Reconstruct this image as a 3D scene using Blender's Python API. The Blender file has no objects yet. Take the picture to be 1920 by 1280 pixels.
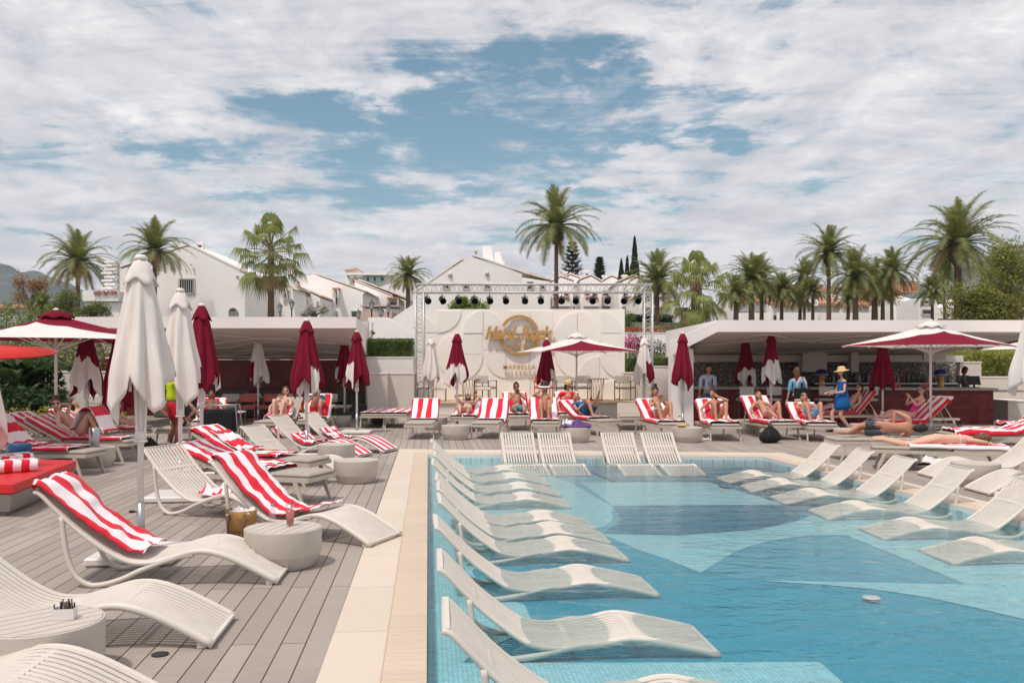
import bpy, bmesh, math, random
from mathutils import Vector, Matrix, noise as mnoise
SC = bpy.context.scene
COL = SC.collection
PI = math.pi
F, CH, HY, CX = 1700.0, 1.75, 683.0, 960.0      # camera: focal length, height, horizon row, centre column of the 1920x1280 photograph
def P(px, py, D): return Vector(((px-CX)*D/F, D, CH+(HY-py)*D/F))
def G(px, py, z=0.0):
    D = F*(CH-z)/(py-HY)
    return Vector(((px-CX)*D/F, D, z))
def S(r, g, b):
    def l(c):
        c /= 255.0
        return c/12.92 if c <= .04045 else ((c+.055)/1.055)**2.4
    return (l(r), l(g), l(b))

# ------------------------------------------------------------------ materials
def newmat(name):
    m = bpy.data.materials.new(name); m.use_nodes = True
    nt = m.node_tree; nt.nodes.clear()
    out = nt.nodes.new('ShaderNodeOutputMaterial')
    b = nt.nodes.new('ShaderNodeBsdfPrincipled')
    nt.links.new(b.outputs[0], out.inputs[0])
    return m, nt, b, out
def N(nt, t, **kw):
    n = nt.nodes.new(t)
    for k, v in kw.items():
        if k in n.inputs.keys(): n.inputs[k].default_value = v
        else: setattr(n, k, v)
    return n
def mix(nt, fac, a, b, blend='MIX'):
    n = nt.nodes.new('ShaderNodeMix'); n.data_type = 'RGBA'; n.blend_type = blend
    for sock, v in ((n.inputs[0], fac), (n.inputs[6], a), (n.inputs[7], b)):
        if isinstance(v, bpy.types.NodeSocket): nt.links.new(v, sock)
        elif isinstance(v, tuple): sock.default_value = (*v[:3], 1)
        else: sock.default_value = v
    return n.outputs[2]
def ramp(nt, sock, stops):
    r = nt.nodes.new('ShaderNodeValToRGB'); nt.links.new(sock, r.inputs[0])
    e = r.color_ramp.elements
    while len(e) < len(stops): e.new(.5)
    for i, (p, c) in enumerate(stops):
        e[i].position = p; e[i].color = (c, c, c, 1) if isinstance(c, (int, float)) else (*c, 1)
    return r.outputs[0]
def noise_n(nt, scale, detail=4, rough=.55, vec=None, dist=0):
    n = N(nt, 'ShaderNodeTexNoise', Scale=scale, Detail=detail, Roughness=rough, Distortion=dist)
    if vec is not None: nt.links.new(vec, n.inputs['Vector'])
    return n.outputs['Fac']
def coords(nt, kind='Object', scale=(1, 1, 1), rot=(0, 0, 0)):
    t = nt.nodes.new('ShaderNodeTexCoord'); mp = nt.nodes.new('ShaderNodeMapping')
    nt.links.new(t.outputs[kind], mp.inputs[0]); mp.inputs['Scale'].default_value = scale; mp.inputs['Rotation'].default_value = rot
    return mp.outputs[0]
def bump(nt, b, h, strength=.3, dist=.01):
    n = N(nt, 'ShaderNodeBump', Strength=strength, Distance=dist)
    nt.links.new(h, n.inputs['Height']); nt.links.new(n.outputs[0], b.inputs['Normal'])
def M(name, col, rough=.6, var=.1, scale=3.0, bmp=0.0, bscale=60.0, metal=0.0, spec=.4, scl=(1, 1, 1), dirt=0.0, trans=0.0):
    m, nt, b, out = newmat(name)
    v = coords(nt, 'Object', scl)
    f = noise_n(nt, scale, 5, .6, v)
    lo = tuple(c*(1-var) for c in col); hi = tuple(min(1, c*(1+var)) for c in col)
    c = mix(nt, ramp(nt, f, [(.3, 0.0), (.7, 1.0)]), lo, hi)
    if dirt:
        g = noise_n(nt, scale*.37, 8, .7, v)
        c = mix(nt, ramp(nt, g, [(.5, 0.0), (.75, dirt)]), c, tuple(x*.6 for x in col))
    nt.links.new(c, b.inputs['Base Color'])
    b.inputs['Roughness'].default_value = rough; b.inputs['Metallic'].default_value = metal
    b.inputs['Specular IOR Level'].default_value = spec
    if bmp: bump(nt, b, noise_n(nt, bscale, 3, .6, v), bmp, .01)
    if trans:
        t = N(nt, 'ShaderNodeBsdfTranslucent'); nt.links.new(c, t.inputs[0])
        mx = N(nt, 'ShaderNodeMixShader', Fac=trans); nt.links.new(b.outputs[0], mx.inputs[1]); nt.links.new(t.outputs[0], mx.inputs[2]); nt.links.new(mx.outputs[0], out.inputs[0])
    return m
def stripes_mat():
    m, nt, b, out = newmat('striped_terry_towel')
    uv = nt.nodes.new('ShaderNodeTexCoord'); sp = nt.nodes.new('ShaderNodeSeparateXYZ'); nt.links.new(uv.outputs['UV'], sp.inputs[0])
    n = noise_n(nt, 9, 3, .5, uv.outputs['Object'])
    w = N(nt, 'ShaderNodeMath', operation='MULTIPLY_ADD'); w.inputs[1].default_value = .025; nt.links.new(n, w.inputs[0]); nt.links.new(sp.outputs[0], w.inputs[2])
    fr = N(nt, 'ShaderNodeMath', operation='FRACT'); nt.links.new(w.outputs[0], fr.inputs[0])
    gt = N(nt, 'ShaderNodeMath', operation='GREATER_THAN'); gt.inputs[1].default_value = .5; nt.links.new(fr.outputs[0], gt.inputs[0])
    red = mix(nt, n, S(205, 26, 48), S(228, 52, 70))
    wh = mix(nt, n, S(236, 220, 226), S(246, 238, 240))
    c = mix(nt, gt.outputs[0], red, wh)
    # white hem along both ends
    gy = N(nt, 'ShaderNodeMath', operation='PINGPONG'); gy.inputs[1].default_value = .5; nt.links.new(sp.outputs[1], gy.inputs[0])
    lt = N(nt, 'ShaderNodeMath', operation='LESS_THAN'); lt.inputs[1].default_value = .012; nt.links.new(gy.outputs[0], lt.inputs[0])
    c = mix(nt, lt.outputs[0], c, S(240, 232, 234))
    nt.links.new(c, b.inputs['Base Color']); b.inputs['Roughness'].default_value = .95; b.inputs['Specular IOR Level'].default_value = .1
    b.inputs['Sheen Weight'].default_value = .15
    bump(nt, b, noise_n(nt, 260, 2, .5, uv.outputs['Object']), .5, .004)
    return m
def brick_mat(name, c1, c2, cm, bw, rh, mortar=.006, rot=(0, 0, 0), scale=1.0, rough=.6, var=0, bmpv=.3, offset=.5, kind='Object', fine=0, smear=.25, spec=.3):
    m, nt, b, out = newmat(name)
    v = coords(nt, kind, (1, 1, 1), rot)
    t = nt.nodes.new('ShaderNodeTexBrick'); nt.links.new(v, t.inputs['Vector'])
    t.inputs['Color1'].default_value = (*c1, 1); t.inputs['Color2'].default_value = (*c2, 1); t.inputs['Mortar'].default_value = (*cm, 1)
    t.inputs['Scale'].default_value = scale; t.inputs['Mortar Size'].default_value = mortar; t.inputs['Brick Width'].default_value = bw; t.inputs['Row Height'].default_value = rh
    t.inputs['Mortar Smooth'].default_value = .1; t.inputs['Bias'].default_value = 0; t.offset = offset
    n = noise_n(nt, .8, 6, .65, v)
    c = mix(nt, ramp(nt, n, [(.35, 0.0), (.7, smear)]), t.outputs['Color'], tuple(x*.55 for x in c1))
    if fine:
        st = noise_n(nt, .35, 7, .7, v, .8); c = mix(nt, ramp(nt, st, [(.52, 0.0), (.62, .16)]), c, tuple(x*.45 for x in c1))
        sp_ = noise_n(nt, 26, 2, .5, v); c = mix(nt, ramp(nt, sp_, [(.70, 0.0), (.74, .22)]), c, tuple(x*.5 for x in c1))
        v2 = coords(nt, kind, (2.5, 60, 1), rot)
        g = noise_n(nt, 1.0, 4, .7, v2)
        c = mix(nt, ramp(nt, g, [(.35, 0.0), (.75, fine)]), c, tuple(x*.5 for x in c1))
    nt.links.new(c, b.inputs['Base Color']); b.inputs['Roughness'].default_value = rough; b.inputs['Specular IOR Level'].default_value = spec
    inv = N(nt, 'ShaderNodeMath', operation='SUBTRACT'); inv.inputs[0].default_value = 1.0; nt.links.new(t.outputs['Fac'], inv.inputs[1])
    bump(nt, b, inv.outputs[0], bmpv, .006)
    return m

MT = {}
MT['white'] = M('painted_white_render', S(236, 229, 226), .8, .05, .6, .15, 30, dirt=.18)
MT['wall'] = M('house_whitewash', S(248, 242, 241), .85, .05, .25, .2, 8, dirt=.15)
MT['cream'] = M('cream_render', S(214, 205, 195), .8, .05, .7, .15, 40, dirt=.15)
MT['panel'] = M('cream_relief_panel', S(243, 237, 229), .7, .04, .8, .06, 60, dirt=.08)
MT['panel2'] = M('pale_relief_panel', S(237, 232, 226), .7, .04, .8, .06, 60, dirt=.06)
MT['metalw'] = M('white_powder_coated_metal', S(222, 216, 211), .4, .03, 4, 0)
MT['chaise'] = M('sand_coloured_resin', S(211, 204, 194), .45, .05, 5, .12, 120, spec=.45)
MT['chaise_slat'] = M('sand_coloured_woven_slat', S(208, 200, 190), .55, .06, 6, .2, 160, spec=.35)
MT['taupe'] = M('taupe_resin', S(196, 187, 177), .55, .06, 3, .1, 90, spec=.35)
MT['mattress'] = M('taupe_mesh_fabric', S(172, 162, 152), .9, .08, 5, .4, 180)
MT['lframe'] = M('beige_aluminium', S(190, 180, 166), .4, .04, 5)
MT['steel'] = M('brushed_aluminium', S(175, 175, 178), .35, .05, 6, metal=.8)
MT['alu'] = M('grey_truss_aluminium', S(196, 194, 194), .4, .06, 3, metal=.35)
MT['black'] = M('black_plastic', S(28, 28, 30), .5, .1, 5)
MT['blackcloth'] = M('black_fabric', S(24, 24, 28), .9, .2, 12, .3, 80)
MT['canvas'] = M('white_canvas', S(246, 239, 235), .9, .04, 2.5, .25, 110, spec=.15, trans=.26)
MT['burg'] = M('burgundy_canvas', S(128, 26, 48), .9, .08, 2.5, .25, 110, spec=.15, trans=.15)
MT['burg_open'] = MT['burg']
MT['red'] = M('red_vinyl', S(205, 34, 40), .45, .06, 2, .1, 20)
MT['redcanvas'] = M('red_canvas', S(214, 52, 44), .85, .04, 2, .2, 90, trans=.15)
MT['daybase'] = M('grey_resin_base', S(150, 143, 135), .6, .06, 2)
MT['glass'] = M('dark_window_glass', S(58, 62, 68), .12, .3, .8, spec=.6)
MT['frame'] = M('white_window_frame', S(205, 200, 198), .5, .04, 3)
MT['gold'] = M('brass_lettering', S(196, 150, 92), .38, .08, 6, metal=.35, spec=.5)
MT['wood'] = M('pale_timber_edge', S(206, 180, 148), .6, .12, 5, .2, 40, scl=(1, 6, 6))
MT['stone'] = M('speckled_stone_top', S(178, 170, 162), .4, .3, 60, 0)
MT['soffit'] = M('grey_soffit_render', S(214, 206, 198), .85, .05, .6, .1, 20)
MT['coping'] = M('cream_limestone_coping', S(222, 208, 190), .6, .05, 1.2, .15, 60, dirt=.12)
MT['kerb'] = M('pale_limestone_band', S(218, 206, 190), .6, .05, 1.0, .12, 80, dirt=.12)
MT['towel'] = stripes_mat()
MT['whitecloth'] = M('white_cotton', S(232, 228, 226), .9, .05, 5, .3, 60)
MT['straw'] = M('woven_straw', S(214, 186, 132), .85, .15, 40, .5, 160)
MT['wicker'] = M('golden_raffia', S(170, 128, 74), .8, .25, 60, .6, 180)
MT['cushion_red'] = M('red_cushion_fabric', S(128, 34, 36), .9, .08, 5, .2, 60)
MT['cushion_teal'] = M('slate_cushion_fabric', S(92, 98, 96), .9, .08, 5, .2, 60)
MT['coral'] = M('coral_metal', S(206, 112, 104), .5, .05, 5)
MT['seat'] = M('off_white_seat_pad', S(216, 208, 200), .85, .05, 5, .2, 60)
MT['dframe'] = M('bronze_chair_frame', S(96, 76, 68), .45, .1, 5)
MT['lamp'] = M('black_cast_iron', S(48, 48, 52), .5, .1, 5)
MT['lampglass'] = M('frosted_lamp_glass', S(196, 204, 208), .2, .05, 5)
MT['dome'] = M('blue_dome_plastic', S(22, 32, 110), .25, .1, 5)
MT['bluebin'] = M('blue_lacquer', S(36, 84, 128), .4, .08, 3)
MT['drink'] = M('orange_red_drink', S(206, 78, 54), .2, .1, 8)
MT['tubglass'] = M('clear_plastic_cup', S(205, 196, 194), .15, .03, 5)
MT['teal'] = M('teal_cotton', S(22, 84, 108), .9, .08, 6, .2, 60)
MT['turq'] = M('turquoise_patterned_cotton', S(44, 158, 176), .9, .25, 14, .2, 60)
MT['orangec'] = M('orange_swim_cotton', S(236, 140, 74), .9, .08, 6)
MT['greyshort'] = M('charcoal_swim_cotton', S(72, 76, 84), .9, .1, 6, .2, 60)
MT['bluec'] = M('cobalt_cotton', S(14, 92, 158), .9, .1, 4, .3, 30)
MT['lblue'] = M('light_blue_cotton', S(110, 164, 200), .9, .1, 6, .3, 40)
MT['shirt'] = M('pale_blue_shirt_cotton', S(186, 202, 226), .9, .06, 6, .3, 40)
MT['denim'] = M('faded_denim', S(70, 106, 140), .9, .15, 20, .2, 80)
MT['neon'] = M('neon_yellow_cotton', S(200, 228, 38), .9, .06, 6, .3, 30)
MT['redshort'] = M('red_swim_cotton', S(206, 30, 50), .9, .1, 6, .3, 30)
MT['pink'] = M('magenta_swimsuit', S(218, 34, 138), .6, .08, 6)
MT['olive'] = M('sage_swimsuit', S(118, 124, 98), .7, .08, 6)
MT['wswim'] = M('white_swimwear', S(228, 230, 236), .7, .05, 6)
MT['hair_d'] = M('dark_hair', S(38, 28, 24), .6, .3, 30, .5, 90, scl=(1, 1, .2))
MT['hair_b'] = M('brown_hair', S(96, 66, 44), .6, .3, 30, .5, 90, scl=(1, 1, .2))
MT['hair_g'] = M('grey_hair', S(120, 106, 96), .6, .2, 30, .5, 90)
MT['sun_g'] = M('black_sunglasses', S(16, 16, 18), .15, .1, 5, spec=.7)
MT['skin1'] = M('fair_skin', S(212, 168, 148), .55, .08, 4, .1, 90, spec=.35)
MT['skin2'] = M('tanned_skin', S(186, 134, 110), .5, .08, 4, .1, 90, spec=.35)
MT['skin3'] = M('brown_skin', S(128, 80, 60), .5, .08, 4, .1, 90, spec=.35)
MT['lip'] = M('lip_and_eye_tone', S(110, 52, 46), .5, .05, 5)
MT['purple'] = M('purple_patterned_cotton', S(104, 74, 128), .9, .5, 18, .2, 60)

# ------------------------------------------------------------------ mesh builder
class MB:
    def __init__(s): s.v = []; s.f = []; s.m = []; s.uv = {}; s.sm = []
    def add(s, vs, fs, mi=0, smooth=False, uvs=None):
        o = len(s.v); s.v += [tuple(x) for x in vs]
        for i, f in enumerate(fs):
            if uvs: s.uv[len(s.f)] = [uvs[k] for k in f]
            s.f.append(tuple(o+k for k in f)); s.m.append(mi[i] if isinstance(mi, list) else mi); s.sm.append(smooth)
        return s
    def box(s, c, d, mi=0, rz=0.0, R=None, bev=0.0):
        hx, hy, hz = d[0]/2, d[1]/2, d[2]/2
        if bev and min(hx, hy, hz) > bev*1.01:
            b = bev; vs = []; fs = []
            # chamfered box: 24 verts
            idx = {}
            for sx in (-1, 1):
                for sy in (-1, 1):
                    for sz in (-1, 1):
                        idx[(sx, sy, sz)] = len(vs)
                        vs += [Vector((sx*hx, sy*(hy-b), sz*(hz-b))), Vector((sx*(hx-b), sy*hy, sz*(hz-b))), Vector((sx*(hx-b), sy*(hy-b), sz*hz))]
            g = lambda sx, sy, sz, k: idx[(sx, sy, sz)]+k
            for q in (-1, 1):
                fs += [(g(q, -1, -1, 0), g(q, 1, -1, 0), g(q, 1, 1, 0), g(q, -1, 1, 0)), (g(-1, q, -1, 1), g(1, q, -1, 1), g(1, q, 1, 1), g(-1, q, 1, 1)), (g(-1, -1, q, 2), g(1, -1, q, 2), g(1, 1, q, 2), g(-1, 1, q, 2))]
                for r in (-1, 1):
                    fs += [(g(q, r, -1, 0), g(q, r, 1, 0), g(q, r, 1, 1), g(q, r, -1, 1)), (g(q, -1, r, 0), g(q, 1, r, 0), g(q, 1, r, 2), g(q, -1, r, 2)), (g(-1, q, r, 1), g(1, q, r, 1), g(1, q, r, 2), g(-1, q, r, 2))]
                    for t in (-1, 1): fs.append((g(q, r, t, 0), g(q, r, t, 1), g(q, r, t, 2)))
            fs2 = []
            for f in fs:      # orient outward
                a = [vs[k] for k in f]; n = (a[1]-a[0]).cross(a[2]-a[0]); cc = sum(a, Vector())/len(a)
                fs2.append(f if n.dot(cc) > 0 else tuple(reversed(f)))
            fs = fs2
        else:
            vs = [Vector((sx*hx, sy*hy, sz*hz)) for sx in (-1, 1) for sy in (-1, 1) for sz in (-1, 1)]
            fs = [(0, 1, 3, 2), (4, 6, 7, 5), (0, 4, 5, 1), (2, 3, 7, 6), (0, 2, 6, 4), (1, 5, 7, 3)]
        if R is None: R = Matrix.Rotation(rz, 3, 'Z')
        c = Vector(c)
        return s.add([R @ v + c for v in vs], fs, mi)
    def bar(s, a, b, w, h, mi=0, up=(0, 0, 1)):
        a, b = Vector(a), Vector(b); d = (b-a); L = d.length; x = d.normalized(); u = Vector(up)
        if abs(x.dot(u)) > .95: u = Vector((0, 1, 0))
        y = u.cross(x).normalized(); z = x.cross(y)
        R = Matrix((x, y, z)).transposed()
        return s.box((a+b)/2, (L, w, h), mi, R=R)
    def tube(s, pts, r, n=8, mi=0, cap=True, flat=1.0, smooth=True):
        pts = [Vector(p) for p in pts]; rs = r if isinstance(r, (list, tuple)) else [r]*len(pts)
        vs = []; ref = None
        for i, p in enumerate(pts):
            t = (pts[min(i+1, len(pts)-1)]-pts[max(i-1, 0)]).normalized()
            if ref is None:
                ref = Vector((0, 0, 1)) if abs(t.z) < .9 else Vector((0, 1, 0))
            ref = (ref-t*ref.dot(t))
            if ref.length < 1e-5: ref = Vector((1, 0, 0))
            ref.normalize(); w = t.cross(ref)
            for k in range(n):
                a = 2*PI*k/n
                vs.append(p+(ref*math.cos(a)*flat+w*math.sin(a))*rs[i])
        fs = []
        for i in range(len(pts)-1):
            for k in range(n):
                a = i*n+k; b2 = i*n+(k+1) % n; fs.append((a, b2, b2+n, a+n))
        if cap: fs.append(tuple(range(n-1, -1, -1))); fs.append(tuple((len(pts)-1)*n+k for k in range(n)))
        return s.add(vs, fs, mi, smooth)
    def lathe(s, prof, n=24, c=(0, 0, 0), mi=0, smooth=True, sq=None):
        vs = []; c = Vector(c)
        for r, z in prof:
            for k in range(n):
                a = 2*PI*k/n; vs.append(c+Vector((r*math.cos(a), r*math.sin(a), z)))
        fs = []
        for i in range(len(prof)-1):
            for k in range(n):
                a = i*n+k; b2 = i*n+(k+1) % n; fs.append((a, b2, b2+n, a+n))
        if prof[0][0] > 1e-4: fs.append(tuple(range(n-1, -1, -1)))
        if prof[-1][0] > 1e-4: fs.append(tuple((len(prof)-1)*n+k for k in range(n)))
        return s.add(vs, fs, mi, smooth)
    def prism(s, poly, ext, mi=0):
        ext = Vector(ext); poly = [Vector(p) for p in poly]; n = len(poly)
        fs = [tuple(range(n)), tuple(range(2*n-1, n-1, -1))]+[(i, i+n, (i+1) % n+n, (i+1) % n) for i in range(n)]
        # make the winding outward
        nr = Vector()
        for i in range(n): nr += poly[i].cross(poly[(i+1) % n])
        if nr.dot(ext) > 0: fs = [tuple(reversed(f)) for f in fs]
        return s.add(poly+[p+ext for p in poly], fs, mi)
    def quad(s, a, b, c, d, mi=0): return s.add([a, b, c, d], [(0, 1, 2, 3)], mi)
    def sphere(s, c, r, n=12, m=8, mi=0, sc=(1, 1, 1), fn=None):
        vs = []; c = Vector(c)
        for i in range(m+1):
            t = PI*i/m
            for k in range(n):
                a = 2*PI*k/n; v = Vector((math.sin(t)*math.cos(a)*sc[0], math.sin(t)*math.sin(a)*sc[1], math.cos(t)*sc[2]))*r
                if fn: v = fn(v)
                vs.append(c+v)
        fs = [(i*n+k, (i+1)*n+k, (i+1)*n+(k+1) % n, i*n+(k+1) % n) for i in range(m) for k in range(n)]
        return s.add(vs, fs, mi, True)
    def build(s, name, mats, parent=None, loc=None, smooth=None):
        me = bpy.data.meshes.new(name)
        me.from_pydata(s.v, [], s.f)
        for m in (mats if isinstance(mats, (list, tuple)) else [mats]): me.materials.append(MT[m] if isinstance(m, str) else m)
        me.polygons.foreach_set('material_index', s.m)
        me.polygons.foreach_set('use_smooth', s.sm if smooth is None else [smooth]*len(s.f))
        if s.uv:
            ul = me.uv_layers.new(name='UVMap'); d = ul.data
            for pi, uvs in s.uv.items():
                st = me.polygons[pi].loop_start
                for k, q in enumerate(uvs): d[st+k].uv = q
        me.update()
        o = bpy.data.objects.new(name, me); COL.objects.link(o)
        if parent: o.parent = parent
        if loc is not None: o.location = loc
        return o
def sharp(o, ang=40):
    me = o.data
    try:
        me.set_sharp_from_angle(angle=math.radians(ang))
    except Exception: pass
    return o
def tag(o, label, cat, group=None, kind=None):
    if label: o['label'] = label
    if cat: o['category'] = cat
    if group: o['group'] = group
    if kind: o['kind'] = kind
    return o
def struct(o): o['kind'] = 'structure'; return o
def thing(name, label, cat, loc=(0, 0, 0), rz=0.0, group=None):
    o = bpy.data.objects.new(name, None); COL.objects.link(o); o.empty_display_size = .2
    o.location = loc; o.rotation_euler = (0, 0, rz)
    return tag(o, label, cat, group)
KIDS = {}
def dup(root, loc=None, rz=None, label=None, group=None, scale=None):
    r = root.copy(); COL.objects.link(r)
    if loc is not None: r.location = loc
    if rz is not None: r.rotation_euler = (0, 0, rz)
    if label: r['label'] = label
    if group: r['group'] = group
    if scale: r.scale = scale if isinstance(scale, tuple) else (scale,)*3
    for ch in list(root.children):
        c = ch.copy(); COL.objects.link(c); c.parent = r
        for g in list(ch.children):
            d = g.copy(); COL.objects.link(d); d.parent = c
    return r
class Proto:
    """the first use places the prototype itself, later uses copy it"""
    def __init__(s, root): s.root = root; s.used = False
    def place(s, loc, rz=0.0, label=None, scale=None):
        if not s.used:
            s.used = True; r = s.root; r.location = loc; r.rotation_euler = (0, 0, rz)
            if label: r['label'] = label
            if scale: r.scale = scale if isinstance(scale, tuple) else (scale,)*3
            return r
        if scale is None: scale = 1.0
        return dup(s.root, loc, rz, label, scale=scale)
# ------------------------------------------------------------------ camera, sun, sky
cam = bpy.data.cameras.new('camera'); co = bpy.data.objects.new('camera', cam); COL.objects.link(co)
cam.sensor_width = 36; cam.lens = F/1920*36; cam.shift_y = (HY-640)/1920; co.location = (0, 0, CH); co.rotation_euler = (PI/2, 0, 0)
cam.clip_start = .05; cam.clip_end = 9000
SC.camera = co
SUN_EL = math.radians(63); SUN_AZ = math.radians(-146)      # azimuth from +Y, clockwise: behind the camera on the left
sd = Vector((math.sin(SUN_AZ)*math.cos(SUN_EL), math.cos(SUN_AZ)*math.cos(SUN_EL), math.sin(SUN_EL)))
sl = bpy.data.lights.new('sun', 'SUN'); so = bpy.data.objects.new('sun', sl); COL.objects.link(so)
sl.energy = 2.5; sl.angle = math.radians(4); sl.color = (1.0, .92, .83)
so.rotation_euler = sd.to_track_quat('Z', 'Y').to_euler(); so.location = (-10, -10, 30)
W = bpy.data.worlds.new('World'); SC.world = W; W.use_nodes = True
nt = W.node_tree; nt.nodes.clear()
wo = nt.nodes.new('ShaderNodeOutputWorld'); bg = nt.nodes.new('ShaderNodeBackground'); nt.links.new(bg.outputs[0], wo.inputs[0])
bg.inputs[1].default_value = .1
sky = nt.nodes.new('ShaderNodeTexSky'); sky.sky_type = 'NISHITA'; sky.sun_disc = False; sky.sun_elevation = SUN_EL; sky.sun_rotation = SUN_AZ
sky.air_density = 1.0; sky.dust_density = .8; sky.ozone_density = 1.0
tc = nt.nodes.new('ShaderNodeTexCoord'); sp = nt.nodes.new('ShaderNodeSeparateXYZ'); nt.links.new(tc.outputs['Generated'], sp.inputs[0])
def mth(op, a, b=None, c=None, clamp=False):
    n = nt.nodes.new('ShaderNodeMath'); n.operation = op; n.use_clamp = clamp
    for i, v in enumerate((a, b, c)):
        if v is None: continue
        if isinstance(v, bpy.types.NodeSocket): nt.links.new(v, n.inputs[i])
        else: n.inputs[i].default_value = v
    return n.outputs[0]
zc = mth('ADD', mth('MAXIMUM', sp.outputs[2], 0.0), .10)
U = mth('DIVIDE', sp.outputs[0], zc); V = mth('DIVIDE', sp.outputs[1], zc)
cv = nt.nodes.new('ShaderNodeCombineXYZ'); nt.links.new(U, cv.inputs[0]); nt.links.new(V, cv.inputs[1])
def wn(scale, detail, rough, scl, rz=0, dist=0.0, off=(0, 0, 0)):
    mp = nt.nodes.new('ShaderNodeMapping'); nt.links.new(cv.outputs[0], mp.inputs[0]); mp.inputs['Scale'].default_value = scl; mp.inputs['Rotation'].default_value = (0, 0, rz); mp.inputs['Location'].default_value = off
    return noise_n(nt, scale, detail, rough, mp.outputs[0], dist)
cl = wn(2.6, 14, .64, (1.0, .8, 1), .5, .4, (3.1, 1.7, 0)); big = wn(.9, 5, .5, (1.0, .8, 1), .9, .3, (9.1, 5.7, 3)); fine = wn(8.5, 8, .65, (1, .8, 1), .3, .3, (2, 8, 6))           # cloud sheet
wisps = wn(2.2, 10, .68, (.40, 1.7, 1), 1.05, 1.0, (1.3, .2, 4))     # long thin wisps
tone = wn(2.4, 12, .66, (1, .8, 1), .2, .5, (7.2, 3.3, 2))
# openings in the cloud sheet, placed by bearing (tan of azimuth, tan of elevation)
ya = mth('MAXIMUM', mth('ABSOLUTE', sp.outputs[1]), .2)
ta = mth('DIVIDE', sp.outputs[0], ya); te = mth('DIVIDE', sp.outputs[2], ya)
wa = wn(2.0, 6, .6, (1, 1, 1), .7, 0, (11, 2, 5)); wb = wn(2.0, 6, .6, (1, 1, 1), .2, 0, (4, 13, 8))
ta = mth('ADD', ta, mth('MULTIPLY', mth('SUBTRACT', wa, .5), .95)); te = mth('ADD', te, mth('MULTIPLY', mth('SUBTRACT', wb, .5), .40))
gap = None
for px, py, sx, sy, k in ((850, 205, 230, 75, .30), (1190, 262, 70, 80, .26), (590, 235, 200, 50, .20), (1075, 105, 150, 55, .22), (780, 335, 140, 50, .16), (240, 235, 70, 30, .14), (400, 330, 200, 40, .08), (1000, 300, 180, 60, .14), (1640, 430, 120, 22, .10), (1330, 240, 60, 30, .07), (1060, 375, 140, 30, .08), (700, 410, 160, 25, .07), (120, 15, 60, 20, .06)):
    x0 = (px-CX)/F; z0 = (HY-py)/F
    dx = mth('MULTIPLY', mth('SUBTRACT', ta, x0), F/sx); dz = mth('MULTIPLY', mth('SUBTRACT', te, z0), F/sy)
    g = mth('MULTIPLY', mth('EXPONENT', mth('MULTIPLY', mth('ADD', mth('MULTIPLY', dx, dx), mth('MULTIPLY', dz, dz)), -.7)), k*.90)
    gap = g if gap is None else mth('ADD', gap, g)
hz = mth('MULTIPLY', mth('EXPONENT', mth('MULTIPLY', mth('MAXIMUM', te, -.02), -9.0)), .16)      # denser towards the horizon
dens = mth('ADD', mth('SUBTRACT', mth('ADD', mth('ADD', mth('MULTIPLY', cl, .95), mth('MULTIPLY', wisps, .60)), mth('MULTIPLY', fine, .22)), mth('ADD', gap, .362)), hz)
cov = ramp(nt, dens, [(.26, 0.0), (.36, .25), (.45, .72), (.58, 1.0)])
ccol = nt.nodes.new('ShaderNodeValToRGB'); nt.links.new(tone, ccol.inputs[0])
e = ccol.color_ramp.elements; e[0].position = .34; e[0].color = (.515, .495, .52, 1); e[1].position = .66; e[1].color = (.81, .775, .765, 1)
e = ccol.color_ramp.elements.new(.5); e.color = (.645, .615, .625, 1)
cs = nt.nodes.new('ShaderNodeVectorMath'); cs.operation = 'SCALE'; cs.inputs['Scale'].default_value = 12.0; nt.links.new(ccol.outputs[0], cs.inputs[0])
bl = mix(nt, 1.0, sky.outputs[0], (.84, 1.06, .95), 'MULTIPLY')
fin = mix(nt, cov, bl, cs.outputs[0])
nt.links.new(fin, bg.inputs[0])
W.cycles.sampling_method = 'MANUAL'; W.cycles.sample_map_resolution = 256
SC.view_settings.view_transform = 'Standard'; SC.view_settings.look = 'None'; SC.view_settings.exposure = .16; SC.view_settings.gamma = 1
cy = SC.cycles
cy.max_bounces = 8; cy.diffuse_bounces = 3; cy.glossy_bounces = 3; cy.transmission_bounces = 4; cy.transparent_max_bounces = 16; cy.volume_bounces = 0
cy.caustics_reflective = False; cy.caustics_refractive = False; cy.sample_clamp_indirect = 4

# ------------------------------------------------------------------ pool geometry (plan)
ZW, ZF = -.066, -.20
EL = math.atan2(1, -.0924)                # bearing of the long pool edges
def xin(D): return -.469-.0924*(D-4.98)
def xmid(D): return -.729-.0932*(D-4.98)
def xout(D): return -1.078-.0908*(D-4.98)
def rin(D): return 5.6-.131*(D-10.7)
def rmid(D): return 5.82-.12*(D-10.7)
def rout(D): return 6.14-.109*(D-10.7)
Y0 = .9
BI = ((xin(17.6), 17.6), (rin(17.2), 17.2)); BM = ((xmid(18.0), 18.0), (rmid(17.5), 17.5)); BO = ((xout(18.77), 18.77), (rout(17.95), 17.95))
deck_m = brick_mat('grey_composite_decking', S(156, 145, 137), S(176, 165, 156), S(66, 60, 55), 2.9, .153, .005, (0, 0, -EL), 1, .75, bmpv=.35, fine=.28, smear=.18)
b = MB()
def q(pts, z, mi=0): b.add([(x, y, z) for x, y in pts], [tuple(range(len(pts)))], mi)
q([(-40, Y0), (xout(Y0), Y0), BO[0], (-40, BO[0][1])], 0)
q([(-40, BO[0][1]), BO[0], BO[1], (40, BO[1][1]), (40, 33), (-40, 33)], 0)
q([(rout(Y0), Y0), (40, Y0), (40, BO[1][1]), BO[1]], 0)
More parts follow.
